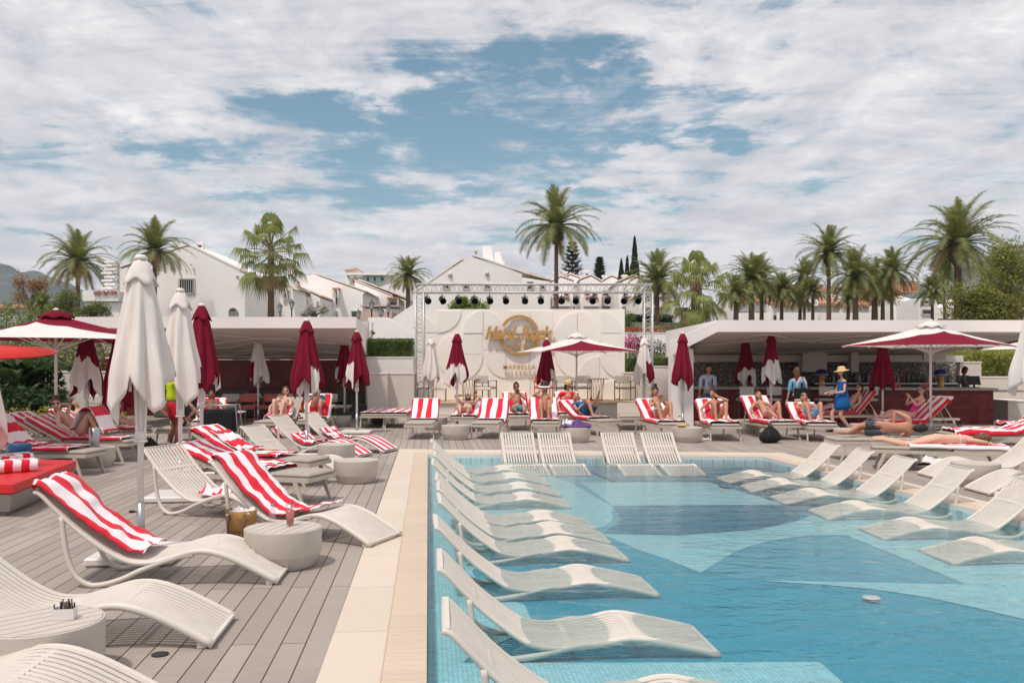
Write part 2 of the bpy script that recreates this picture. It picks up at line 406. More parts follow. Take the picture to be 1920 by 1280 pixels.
q([(-40, -8), (40, -8), (40, Y0), (rout(Y0), Y0), (xout(Y0), Y0), (-40, Y0)], 0)
struct(b.build('deck', deck_m))
b = MB()          # pale stone band, then the ribbed bullnose tiles nearest the water
q([(xout(Y0), Y0), (xmid(Y0), Y0), BM[0], BO[0]], .004); q([BO[0], BM[0], BM[1], BO[1]], .004); q([BO[1], BM[1], (rmid(Y0), Y0), (rout(Y0), Y0)], .004)
struct(b.build('stone_band', brick_mat('pale_limestone_slabs', S(208, 194, 178), S(214, 201, 186), S(168, 154, 140), 1.2, .9, .004, (0, 0, -EL), 1, .6, smear=.1, offset=0)))
b = MB()
for pts in ([(xmid(Y0), Y0), (xin(Y0), Y0), BI[0], BM[0]], [BM[0], BI[0], BI[1], BM[1]], [BM[1], BI[1], (rin(Y0), Y0), (rmid(Y0), Y0)]):
    q(pts, .006)
inn = [(xin(Y0), Y0), BI[0], BI[1], (rin(Y0), Y0)]
for i in range(3):
    a, c = inn[i], inn[i+1]
    b.add([(a[0], a[1], .006), (c[0], c[1], .006), (c[0], c[1], -.055), (a[0], a[1], -.055)], [(0, 1, 2, 3)], 1)
struct(b.build('pool_coping', [brick_mat('ribbed_terracotta_coping', S(208, 189, 169), S(217, 200, 182), S(176, 148, 124), .26, .021, .0022, (0, 0, -EL+PI/2), 1, .6, smear=.12, offset=0), MT['metalw']]))
def tile(name, c, v=.12):
    return brick_mat(name, tuple(x*(1-v) for x in c), tuple(min(1, x*(1+v)) for x in c), tuple(x*.62 for x in c), .031, .031, .0022, (0, 0, -EL), 1, .35, bmpv=.1, offset=0, smear=.06, spec=.4)
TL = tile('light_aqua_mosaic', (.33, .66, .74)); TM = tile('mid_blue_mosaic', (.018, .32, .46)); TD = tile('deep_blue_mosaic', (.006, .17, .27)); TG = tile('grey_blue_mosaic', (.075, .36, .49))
b = MB()
for i in range(3):
    a, c = inn[i], inn[i+1]
    b.add([(a[0], a[1], -.055), (c[0], c[1], -.055), (c[0], c[1], ZF), (a[0], a[1], ZF)], [(0, 1, 2, 3)], 0)
struct(b.build('pool_wall', tile('wall_aqua_mosaic', (.60, .78, .80))))
b = MB()
b.add([(x, y, ZF) for x, y in inn], [(0, 1, 2, 3)], 1)
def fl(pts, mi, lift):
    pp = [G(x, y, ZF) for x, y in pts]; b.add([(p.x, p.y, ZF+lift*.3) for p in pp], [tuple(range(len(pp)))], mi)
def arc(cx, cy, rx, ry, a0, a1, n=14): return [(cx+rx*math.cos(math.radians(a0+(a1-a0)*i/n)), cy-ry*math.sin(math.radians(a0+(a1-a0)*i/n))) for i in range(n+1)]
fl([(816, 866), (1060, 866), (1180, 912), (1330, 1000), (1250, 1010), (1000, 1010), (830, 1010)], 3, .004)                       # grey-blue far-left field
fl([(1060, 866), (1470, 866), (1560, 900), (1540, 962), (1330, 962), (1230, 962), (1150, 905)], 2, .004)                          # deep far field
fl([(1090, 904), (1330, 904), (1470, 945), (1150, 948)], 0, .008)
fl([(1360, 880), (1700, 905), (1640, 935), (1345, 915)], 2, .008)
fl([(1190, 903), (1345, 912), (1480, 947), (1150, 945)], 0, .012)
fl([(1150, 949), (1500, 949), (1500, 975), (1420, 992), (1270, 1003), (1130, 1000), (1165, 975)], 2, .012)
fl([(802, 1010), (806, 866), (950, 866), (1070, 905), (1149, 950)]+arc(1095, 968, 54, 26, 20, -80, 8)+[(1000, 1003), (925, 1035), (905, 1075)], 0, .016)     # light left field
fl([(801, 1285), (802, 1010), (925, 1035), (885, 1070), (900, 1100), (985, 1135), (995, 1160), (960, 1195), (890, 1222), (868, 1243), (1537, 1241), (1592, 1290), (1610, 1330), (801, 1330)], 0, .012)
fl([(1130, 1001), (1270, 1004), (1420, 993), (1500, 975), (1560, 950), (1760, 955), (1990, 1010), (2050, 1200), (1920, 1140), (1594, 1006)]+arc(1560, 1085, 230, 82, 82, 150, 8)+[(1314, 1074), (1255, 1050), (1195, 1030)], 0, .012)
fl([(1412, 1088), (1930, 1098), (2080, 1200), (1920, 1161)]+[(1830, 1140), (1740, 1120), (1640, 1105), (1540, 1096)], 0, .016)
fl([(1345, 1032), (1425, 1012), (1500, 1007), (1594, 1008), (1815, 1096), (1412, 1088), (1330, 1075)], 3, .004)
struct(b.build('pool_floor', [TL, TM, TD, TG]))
# water
m, nt2, pb, out = newmat('pool_water'); nt2.nodes.remove(pb)
v = coords(nt2, 'Object', (1, 1, 1))
h1 = noise_n(nt2, 2.6, 5, .55, coords(nt2, 'Object', (.55, 1.3, 1), (0, 0, .15)), .6); h2 = noise_n(nt2, 9, 3, .5, v, .3)
hh = N(nt2, 'ShaderNodeMath', operation='MULTIPLY_ADD'); hh.inputs[1].default_value = .42; nt2.links.new(h2, hh.inputs[0]); nt2.links.new(h1, hh.inputs[2])
bp = N(nt2, 'ShaderNodeBump', Strength=.8, Distance=.032); nt2.links.new(hh.outputs[0], bp.inputs['Height'])
fr = N(nt2, 'ShaderNodeFresnel', IOR=1.33); nt2.links.new(bp.outputs[0], fr.inputs['Normal'])
gl = N(nt2, 'ShaderNodeBsdfGlossy', Roughness=.03); gl.inputs[0].default_value = (.80, .90, .94, 1); nt2.links.new(bp.outputs[0], gl.inputs['Normal'])
tr = N(nt2, 'ShaderNodeBsdfTransparent'); tr.inputs[0].default_value = (.93, .988, .995, 1)
ms = N(nt2, 'ShaderNodeMixShader'); nt2.links.new(fr.outputs[0], ms.inputs[0]); nt2.links.new(tr.outputs[0], ms.inputs[1]); nt2.links.new(gl.outputs[0], ms.inputs[2]); nt2.links.new(ms.outputs[0], out.inputs[0])
b = MB(); e = .004
b.add([(x, y, ZW) for x, y in ((xin(Y0)+e, Y0+e), (BI[0][0]+e, BI[0][1]-e), (BI[1][0]-e, BI[1][1]-e), (rin(Y0)-e, Y0+e))], [(3, 2, 1, 0)])
struct(b.build('pool_water', m))

# ------------------------------------------------------------------ ground, rising garden slope, mountains
def hgt(x, y):
    if y < 34: return -.06
    t = min(1, (y-34)/20); z = -.06+4.3*(t*t*(3-2*t))
    if y > 54: z += min(1, (y-54)/70)*3.0
    return z
rng = random.Random(5)
b = MB(); b.add([(-1700, -150, -.6), (1700, -150, -.6), (1700, 2150, -.6), (-1700, 2150, -.6)], [(0, 1, 2, 3)])
struct(b.build('ground', M('dry_earth', S(120, 110, 90), .9, .2, .05)))
grass = M('mown_lawn', (.12, .135, .075), .9, .35, 2.0, .5, 40, dirt=.3)
b = MB(); xs = [-1600, -1000, -400, -200]+list(range(-120, 121, 6))+[200, 400, 1000, 1600]; ys = [32, 34, 36, 38, 40, 42, 44, 46, 48, 50, 52, 55, 60, 70, 85, 105, 140, 220, 400, 900, 2000]
vs = [(x, y, hgt(x, y)+(0 if y < 40 else rng.uniform(-.06, .06))) for y in ys for x in xs]; nx = len(xs)
b.add(vs, [(j*nx+i, j*nx+i+1, (j+1)*nx+i+1, (j+1)*nx+i) for j in range(len(ys)-1) for i in range(nx-1)], 0, True)
struct(b.build('hillside', grass))
def mountain(name, prof, D, depth, seed, col):
    b = MB(); n = 110; x0 = prof[0][0]; x1 = prof[-1][0]; vs = []; rows = 14
    for j in range(rows+1):
        for i in range(n+1):
            px = x0+(x1-x0)*i/n
            for k in range(len(prof)-1):
                if prof[k][0] <= px <= prof[k+1][0]:
                    t = (px-prof[k][0])/(prof[k+1][0]-prof[k][0]); t = t*t*(3-2*t)*.5+t*.5; py = prof[k][1]*(1-t)+prof[k+1][1]*t
            zt = CH+(HY-py)*D/F; f = j/rows; y = D+depth*(f-1); x = (px-CX)*D/F
            z = (zt-0)*f**.85
            nv = mnoise.fractal(Vector((x*.004, y*.006, seed)), .9, 2.0, 6)
            ridge = 1-abs(mnoise.noise(Vector((x*.006, y*.0012, seed+3))))*2
            vs.append((x+nv*12, y+nv*30, max(-1, z+(nv*.10+ridge*.10*(1-f)*min(1, f*3))*zt*.9)))
    w = n+1
    b.add(vs, [(j*w+i, j*w+i+1, (j+1)*w+i+1, (j+1)*w+i) for j in range(rows) for i in range(n)], 0, True)
    b.add([(vs[rows*w+i][0], vs[rows*w+i][1]+400, 0) for i in range(w)]+[vs[rows*w+i] for i in range(w)], [(i, w+i, w+i+1, i+1) for i in range(n)], 0, True)
    return struct(b.build(name, col))
mcol = M('scrub_covered_rock', (.075, .085, .06), .95, .5, .012, .6, .05, dirt=.4)
mountain('mountain', [(-420, 560), (-200, 500), (-60, 492), (10, 497), (40, 512), (62, 508), (95, 520), (135, 528), (175, 548), (215, 585), (300, 640), (420, 668)], 1700, 800, 2.2, mcol)
mountain('mountain', [(1480, 640), (1600, 590), (1690, 550), (1740, 520), (1800, 495), (1850, 482), (1900, 463), (1990, 440), (2200, 470), (2500, 560)], 1600, 750, 7.7, mcol)
# air
m, nt3, pb, out = newmat('distance_haze'); nt3.nodes.remove(pb)
pv = nt3.nodes.new('ShaderNodeVolumePrincipled'); pv.inputs['Density'].default_value = .00022; pv.inputs['Color'].default_value = (.62, .74, .92, 1)
nt3.links.new(pv.outputs[0], out.inputs['Volume'])
b = MB(); b.box((0, 1000, 154), (3600, 2400, 312))
hz_o = b.build('haze', m); hz_o['kind'] = 'stuff'
# ------------------------------------------------------------------ wave chaise
def crom(pts, n):
    out = []; p = [pts[0]]+list(pts)+[pts[-1]]
    for i in range(1, len(p)-2):
        for k in range(n):
            t = k/n; a, b2, c, d = p[i-1], p[i], p[i+1], p[i+2]
            out.append(tuple(.5*((2*b2[j])+(c[j]-a[j])*t+(2*a[j]-5*b2[j]+4*c[j]-d[j])*t*t+(3*b2[j]-a[j]-3*c[j]+d[j])*t**3) for j in range(len(a))))
    out.append(tuple(pts[-1])); return out
WPROF = crom([(-.02, .765), (.03, .745), (.14, .63), (.28, .49), (.44, .36), (.58, .265), (.72, .205), (.88, .20), (1.04, .24), (1.2, .282), (1.34, .278), (1.5, .225), (1.68, .135), (1.86, .035)], 3)
def sunk(z): return z*.4615 if z < .26 else z-.14      # squashed underwater to imitate refraction, on a ledge made shallower; seat just under water
WPROF_W = [(u, sunk(z)) for u, z in WPROF]
def wave_z(u):
    for i in range(len(WPROF)-1):
        a, c = WPROF[i], WPROF[i+1]
        if a[0] <= u <= c[0]: return a[1]+(c[1]-a[1])*(u-a[0])/(c[0]-a[0])
    return WPROF[0][1] if u < 0 else WPROF[-1][1]
CW = .31
def make_chaise(WPROF=WPROF, fz=lambda z: z):
    t = thing('wave_chaise', 'wave chaise', 'pool chaise')
    for s in (-1, 1):
        b = MB(); b.tube([(u, s*CW, z-.012) for u, z in WPROF], [.017+.010*min(1, max(0, (u-.9)*2)) for u, z in WPROF], 10)
        loop = crom([(.19, .56), (.205, .42), (.235, .24), (.30, .09), (.40, .024), (.50, .024), (.64, .062), (.80, .135), (.96, .195), (1.10, .236), (1.2, .25)], 3)
        b.tube([(u, s*CW, fz(z)+(.012 if fz(1) < 1 and z < .2 else 0)) for u, z in loop], .021, 10); b.build('side_frame', MT['chaise'], t)
    b = MB(); ns = 12; w = .032
    for k in range(ns):
        y = -CW+.028+(2*CW-.056)*k/(ns-1)
        vs = []
        for i, (u, z) in enumerate(WPROF):
            a = WPROF[max(0, i-1)]; c = WPROF[min(len(WPROF)-1, i+1)]; d = Vector((c[0]-a[0], c[1]-a[1])).normalized(); nx, nz = -d.y, d.x
            sag = -.010*(1-(2*(k/(ns-1))-1)**2)
            for yy, h in ((-w/2, 0), (-w*.3, .007), (w*.3, .007), (w/2, 0), (w/2, -.006), (-w/2, -.006)): vs.append((u+nx*(h+sag), y+yy, z+nz*(h+sag)))
        n = len(WPROF); fs = []
        for i in range(n-1):
            for j in range(6): fs.append((i*6+j, (i+1)*6+j, (i+1)*6+(j+1) % 6, i*6+(j+1) % 6))
        fs += [(0, 1, 2, 3, 4, 5), tuple((n-1)*6+j for j in (5, 4, 3, 2, 1, 0))]
        b.add(vs, fs)
    b.build('slatted_seat', MT['chaise_slat'], t)
    for u in (.24, .86, 1.3):
        z = fz(wave_z(u)); dz = fz(wave_z(u+.03))-fz(wave_z(u-.03))
        b = MB(); d = Vector((.06, 0, dz)).normalized(); R = Matrix((d, Vector((0, 1, 0)), d.cross(Vector((0, 1, 0))))).transposed()
        b.box((u, 0, z-.012), (.035, 2*CW-.02, .016), R=R); b.build('cross_bar', MT['chaise'], t)
    b = MB(); b.bar((.005, -CW, fz(.755)), (.005, CW, fz(.755)), .028, .028); b.build('head_bar', MT['chaise'], t)
    b = MB(); b.bar((1.845, -CW, fz(.035)), (1.845, CW, fz(.035)), .03, .02); b.build('end_bar', MT['chaise'], t)
    for s in (-1, 1):
        b = MB(); b.box((1.79, s*(CW-.02), fz(.028)), (.055, .05, fz(.055)), bev=.006); b.build('foot_pad', MT['chaise'], t)
    return t
CH_P = Proto(make_chaise()); CH_W = Proto(make_chaise(WPROF_W, sunk))
def chaise(foot, ang, label, group, z=0.0):
    a = math.radians(ang); loc = (foot[0]-1.86*math.cos(a), foot[1]-1.86*math.sin(a), z)
    r = (CH_W if z < 0 else CH_P).place(loc, a, label); r['group'] = group; return r
GP = 'wave chaises standing in the shallow water'
left_D = [3.5, 4.9, 6.25, 7.75, 9.1, 10.0, 10.85, 12.45, 13.55, 14.75, 15.85]
left_L = ['wave chaise in the water at the bottom edge, only its head end in view', 'nearest pool chaise with its whole backrest in view, left row', 'large pool chaise just above the bottom light tile step, left row', 'third full chaise of the left pool row, counting from the camera', 'fourth full chaise of the left pool row, overlapping the next one behind', 'fifth full chaise of the left pool row, close behind the fourth', 'sixth full chaise of the left pool row', 'seventh full chaise of the left row, after the wider gap in the row', 'eighth full chaise of the left row, fourth from the far end of the pool', 'left row chaise third from the far pool edge, seat awash', 'left row chaise nearest the far pool edge, in the corner by the coping']
left_L[9] = 'left row chaise second from the far pool edge, seat awash'; left_L[8] = 'left row chaise third from the far pool edge'
for D, lb in zip(left_D, left_L):
    hx = xin(D)+.10+.03*math.sin(D*7)
    a = math.radians(5.3+1.3*math.sin(D*5)); chaise((hx+1.86*math.cos(a), D-.06+1.86*math.sin(a)), math.degrees(a), lb, GP, ZF+.005)
for (x, D), lb in zip([(3.49, 15.05), (3.62, 14.05), (3.76, 12.85), (3.92, 11.65), (4.09, 10.35), (4.24, 9.1)], ['right row chaise farthest from the camera, beside the angled coping', 'right row pool chaise second from the far end', 'right row pool chaise third from the far end', 'right row pool chaise with its backrest overlapping the round table behind', 'right row pool chaise cut by the right edge of the photo', 'nearest right row chaise, only its hump and foot in view at the right edge']):
    chaise((x, D), 182+1.5*math.sin(D*3), lb, GP, ZF+.005)
for px, lb in ((998, 'first from the left of four chaises against the far pool edge'), (1075, 'second from the left of four chaises against the far pool edge'), (1207, 'third of four chaises against the far pool edge, after the gap'), (1290, 'rightmost of four chaises against the far pool edge')):
    p = P(px, 860, 15.75); chaise((p.x, 15.75), -82, lb, GP, ZF+.005)
GD = 'wave chaises on the deck'
chaise((-1.79, 4.45), 3, 'nearest deck chaise, only its hump in the bottom left corner', GD)
chaise((-1.87, 5.9), 5, 'empty deck chaise behind the nearest round table, shading the deck drain', GD)
CA = chaise((-1.88, 7.52), 4, 'deck chaise with a striped towel over its backrest, left of the round table', GD)
CB = chaise((-1.24, 8.95), -20, 'deck chaise with striped towel, foot end on the pale stone band', GD)
CC = chaise((-2.55, 10.25), -24, 'deck chaise with a crumpled towel on its seat, beside a white umbrella base', GD)
CD = chaise((-2.45, 14.2), -17, 'empty deck chaise seen side on behind the two low grey tables', GD)
CE = chaise((-2.78, 17.1), -17, 'deck chaise behind a white umbrella pole with a bunched towel', GD)
CF = chaise((-2.42, 18.1), -17, 'farthest left deck chaise, its foot end covered by a striped towel', GD)
chaise((6.42, 14.05), 180, 'right deck chaise behind the low round table', GD)
chaise((6.32, 12.35), 180, 'right deck chaise with raised hump in front of the low round table', GD)
chaise((6.34, 11.6), 180, 'right deck chaise partly hidden at the photo edge, nearest the camera', GD)

# ------------------------------------------------------------------ padded sun lounger
LW = .33; LH = .40; HG = .80
def lounge_z(A):
    A = math.radians(A); ca, sa = math.cos(A), math.sin(A); x0 = HG-HG*ca
    return x0, (lambda u: LH+(HG-u)*sa/ca if u < HG else LH)
def make_lounger(A):
    t = thing('sun_lounger', 'sun lounger', 'sun lounger'); Ar = math.radians(A)
    b = MB()
    for s in (-1, 1): b.bar((.05, s*LW, .315), (2.0, s*LW, .315), .035, .055)
    b.bar((2.0, -LW-.017, .315), (2.0, LW+.017, .315), .035, .055); b.bar((.05, -LW-.017, .315), (.05, LW+.017, .315), .035, .055); b.bar((1.0, -LW, .30), (1.0, LW, .30), .03, .03)
    b.build('frame', MT['lframe'], t)
    for u, du in ((.22, -.12), (1.82, .12)):
        for s in (-1, 1):
            b = MB(); top = Vector((u, s*LW, .30)); bot = Vector((u+du, s*(LW+.012), 0)); w = Vector((.032, 0, 0)); y = Vector((0, .014, 0))
            vs = [bot-w*.55-y, bot+w*.55-y, bot+w*.55+y, bot-w*.55+y, top-w-y, top+w-y, top+w+y, top-w+y]
            b.add(vs, [(0, 3, 2, 1), (4, 5, 6, 7), (0, 1, 5, 4), (1, 2, 6, 5), (2, 3, 7, 6), (3, 0, 4, 7)]); b.build('leg', MT['lframe'], t)
    b = MB(); b.box((HG+.62, 0, .370), (1.2, .64, .055), bev=.022); b.build('mattress', MT['mattress'], t)
    d = Vector((-math.cos(Ar), 0, math.sin(Ar))); nrm = Vector((math.sin(Ar), 0, math.cos(Ar))); o = Vector((HG+.005, 0, .370))
    R = Matrix((d, Vector((0, -1, 0)), nrm)).transposed()
    b = MB(); b.box(o+d*.40, (.78, .64, .055), R=R, bev=.022)
    bk = b.build('backrest', MT['mattress'], t)
    b = MB()
    for s in (-1, 1): b.bar(o+d*.02+Vector((0, s*LW, -.01)), o+d*.80+Vector((0, s*LW, -.01)), .022, .04)
    b.bar(o+d*.80+Vector((0, -LW, -.01)), o+d*.80+Vector((0, LW, -.01)), .022, .04); b.build('backrest_frame', MT['lframe'], t)
    if A > 5:
        b = MB()
        for s in (-1, 1): b.bar(o+d*.5+Vector((0, s*(LW-.06), -.03)), (.22, s*(LW-.06), .33), .02, .02)
        b.bar((.22, -LW, .33), (.22, LW, .33), .02, .02)
        b.build('backrest_prop', MT['lframe'], t)
    return t
LP = {}
def lounger(foot, ang, A, label, group='padded sun loungers on the deck', z=0.0):
    """foot = ground point below the foot end centre, ang = direction from head to foot"""
    if A not in LP: LP[A] = Proto(make_lounger(A))
    a = math.radians(ang); loc = Vector((foot[0]-2.0*math.cos(a), foot[1]-2.0*math.sin(a), z))
    r = LP[A].place(loc, a, label); r['group'] = group; return r
def G0(px, py): p = G(px, py); return (p.x, p.y)

# ------------------------------------------------------------------ towels
def towel(base, zf, u0, u1, label, w=.36, n=3.0, seed=1, lift=.012, amp=.012, name='striped_towel', cat='towel', skew=0.0, back=0.0, droop=.0, shift=0.0, group='red and white striped towels', cross=False, mat='towel', blob=None):
    """cloth laid on a lounger: base = the lounger object (for its place), zf = its height profile"""
    b = MB(); nu, nv = 44, 16; vs = []; uvs = []; sl = (u1-u0)/nu
    for i in range(nu+1):
        t = i/nu; u = u0+(u1-u0)*t; dz = (zf(u+.02)-zf(u-.02))/.04; nn = Vector((-dz, 0, 1)).normalized()
        for j in range(nv+1):
            v = j/nv*2-1; y = v*w+shift+skew*(t-.5)
            h = lift+amp*(mnoise.noise(Vector((u*5, y*7, seed)))+1)+amp*.7*mnoise.noise(Vector((u*13, y*17, seed+9)))
            over = max(0, abs(y)-.335)
            if over > 0: h -= over*1.2
            wob = .02*mnoise.noise(Vector((u*3, v*2, seed+5)))
            if blob: h += blob*max(0, mnoise.noise(Vector((u*4.5, v*2.5, seed+2)))*.9+.25)*(1-abs(2*t-1)**3)
            p = Vector((u, 0, zf(u)))+nn*h; p.y = (y if over == 0 else math.copysign(.335+over*.35, y))+wob
            p.z -= droop*max(0, abs(v)-.82)*5*.06
            vs.append(p); uvs.append(((t if cross else (v+1)/2+wob*2.2+.05*mnoise.noise(Vector((u*2.2, v*1.5, seed+1))))*n+.25, v*.5+.5 if cross else t))
    if back:     # the part hanging behind the head end
        pass
    w1 = nv+1; fs = [(i*w1+j, (i+1)*w1+j, (i+1)*w1+j+1, i*w1+j+1) for i in range(nu) for j in range(nv)]
    b.add(vs, fs, 0, True, uvs)
    if back:
        p0 = vs[:w1]; m = 6; vv = []; uu = []
        for k in range(m+1):
            f = k/m
            for j in range(w1):
                q2 = p0[j].copy(); q2.x += -.025*math.sin(min(1, f*2)*PI/2)+f*.03; q2.z -= back*f-.012*math.sin(f*PI*3+j*.8)*f; q2.y *= 1-.06*f; q2.x += .01*math.sin(j*1.3+seed)*f
                vv.append(q2); uu.append((uvs[j][0], -f*.2+.5))
        b.add(vv, [(k*w1+j+1, (k+1)*w1+j+1, (k+1)*w1+j, k*w1+j) for k in range(m) for j in range(nv)], 0, True, uu)
    o = b.build(name, MT[mat]); o.matrix_world = Matrix.Translation(base.location) @ Matrix.Rotation(base.rotation_euler.z, 4, 'Z')
    sm = o.modifiers.new('thick', 'SOLIDIFY'); sm.thickness = .008; sm.offset = 1
    return tag(o, label, cat, group)
def crumple(loc, size, label, seed, rz=0.0, n=3, hgt_=.10, name='crumpled_towel', mat='towel', group='red and white striped towels'):
    b = MB(); N1 = 34; vs = []; uvs = []
    for i in range(N1+1):
        for j in range(N1+1):
            x = i/N1*2-1; y = j/N1*2-1; r = max(abs(x), abs(y)); e = max(0, 1-r**3)
            h = abs(mnoise.noise(Vector((x*1.8+seed, y*2.1, seed))))*1.6+.5*abs(mnoise.noise(Vector((x*4.2, y*4.5, seed*2))))
            wx = .25*mnoise.noise(Vector((x*1.3, y*1.3, seed+4))); wy = .25*mnoise.noise(Vector((x*1.3, y*1.3, seed+8)))
            vs.append(((x+wx)*size[0]/2, (y+wy)*size[1]/2, .012+hgt_*h*(.25+.75*e))); uvs.append((i/N1*n+wx*2+wy, j/N1))
    w1 = N1+1; b.add(vs, [(i*w1+j, (i+1)*w1+j, (i+1)*w1+j+1, i*w1+j+1) for i in range(N1) for j in range(N1)], 0, True, uvs)
    o = b.build(name, MT[mat]); o.location = loc; o.rotation_euler = (0, 0, rz)
    sm = o.modifiers.new('thick', 'SOLIDIFY'); sm.thickness = .008
    return tag(o, label, 'towel', group)
def rolled(loc, rz, label, L=.46, r=.075, seed=0, tilt=0):
    b = MB(); n = 26; turns = 3.2; m = 60; vs = []; uvs = []
    for i in range(m+1):
        a = turns*2*PI*i/m; rr = .018+(r-.018)*i/m
        for j in range(n+1):
            t = j/n; vs.append(((t-.5)*L+.008*math.sin(i*.9), rr*math.cos(a), r+rr*math.sin(a)*(1+.03*math.sin(t*9+seed)))); uvs.append((t*2.6+.1*seed, i/m))
    w1 = n+1; b.add(vs, [(i*w1+j, (i+1)*w1+j, (i+1)*w1+j+1, i*w1+j+1) for i in range(m) for j in range(n)], 0, True, uvs)
    o = b.build('rolled_towel', MT['towel']); o.location = loc; o.rotation_euler = (0, tilt, rz)
    sm = o.modifiers.new('thick', 'SOLIDIFY'); sm.thickness = .012; sm.offset = 1
    return tag(o, label, 'towel', 'rolled towels on the red daybed')
zs = {A: lounge_z(A)[1] for A in (0, 20, 28, 35, 42, 50, 58)}
x0s = {A: lounge_z(A)[0] for A in (0, 20, 28, 35, 42, 50, 58)}
def LT(lo, A, label, u1=2.0, **kw):
    u0 = kw.pop('u0', x0s[A]-.01)
    return towel(lo, zs[A], u0, u1, label, lift=.03, **kw)

# ------------------------------------------------------------------ low round table
def make_table():
    t = thing('round_side_table', 'table', 'side table')
    b = MB(); b.lathe([(.232, 0), (.262, .004), (.325, .115), (.33, .125), (.33, .33), (.326, .334), (.318, .334), (.316, .322), (.01, .322)], 48); sharp(b.build('drum', MT['taupe'], t), 30)
    b = MB(); n = 7; r = .314
    for k in range(n):
        y0 = -r+2*r*k/n+.004; y1 = -r+2*r*(k+1)/n-.004; pts = []
        m = 8
        for i in range(m+1):
            y = y0+(y1-y0)*i/m; pts.append((math.sqrt(max(1e-5, r*r-y*y)), y, .323))
        pts += [(-p[0], p[1], p[2]) for p in reversed(pts)]
        b.prism(pts, (0, 0, .0125))
    b.build('slatted_top', MT['taupe'], t)
    return t
TP = Proto(make_table())
TABLES = {}
for key, px, py, D, rz, lb in (('T1', 531, 0, 7.9, 1.35, 'low round table with a red drink, at the foot of the first towelled deck chaise'), ('T2', 76, 0, 5.02, .85, 'nearest low round table, with a white pencil box, bottom left'), ('T3', 668, 0, 13.5, .5, 'empty low round table, nearer of the two beside the pale stone band'), ('T4', 631, 0, 16.2, .3, 'empty low round table, farther of the two beside the pale stone band'),
        ('T5', 1829, 0, 13.1, .2, 'empty low round table between chaises on the right deck'), ('T6', 854, 0, 21.2, .2, 'low round table with glasses by the burgundy and white umbrella'), ('T7', 816, 0, 24.4, .2, 'low round table with a black bag, behind the upright towelled lounger'), ('T8', 1080, 0, 20.5, 0, 'low round table heaped with patterned clothes under the open umbrella'),
        ('T9', 1290, 0, 20.5, 0, 'low round table with a yellow bowl between two loungers'), ('T10', 1592, 0, 20.0, 0, 'low round table beside the standing woman in the blue dress'), ('T13', 1620, 0, 21.6, 0, 'low round table behind the lounger with the pink swimsuit woman'), ('T14', 1402, 0, 23.2, 0, 'low round table at the pole of a burgundy and white umbrella'),
        ('T11', 637, 0, 25.7, 0, 'low round table with a black tray of drinks, beside the tiled wall'), ('T12', 178, 0, 15.6, .3, 'low round table behind the foot of the far left lounger'), ('T15', 1690, 0, 15.9, 0, 'low round table under the prone woman’s lounger frame')):
    X = (px-CX)/F*D
    TABLES[key] = TP.place((X, D, 0), rz, lb); TABLES[key]['group'] = 'low round side tables'

# ------------------------------------------------------------------ umbrellas
def pole_parts(t, H, sleeve=True, plate_rz=0.0, plate=True, runner=1.1, struts=True):
    b = MB(); b.tube([(0, 0, .12), (0, 0, H-.06)], .0275, 14); b.build('pole', MT['metalw'], t)
    if sleeve:
        b = MB(); b.tube([(0, 0, .08), (0, 0, .5)], .034, 14); sl_ = b.build('pole_sleeve', MT['steel'], t)
        b = MB(); b.tube([(-.03, 0, .42), (-.075, 0, .42)], .008, 6); b.lathe([(.001, -.012), (.022, -.01), (.022, .01), (.001, .012)], 8, (-.085, 0, .42)); b.build('clamp_knob', MT['black'], sl_)
    if plate:
        b = MB(); R = Matrix.Rotation(plate_rz, 3, 'Z'); b.box((0, 0, .045), (.74, .74, .07), R=R, bev=.015)
        for sx in (-1, 1):
            for sy in (-1, 1): b.box(R @ Vector((sx*.3, sy*.3, .006)), (.08, .08, .012), R=R)
        pl = b.build('base_plate', MT['metalw'], t)
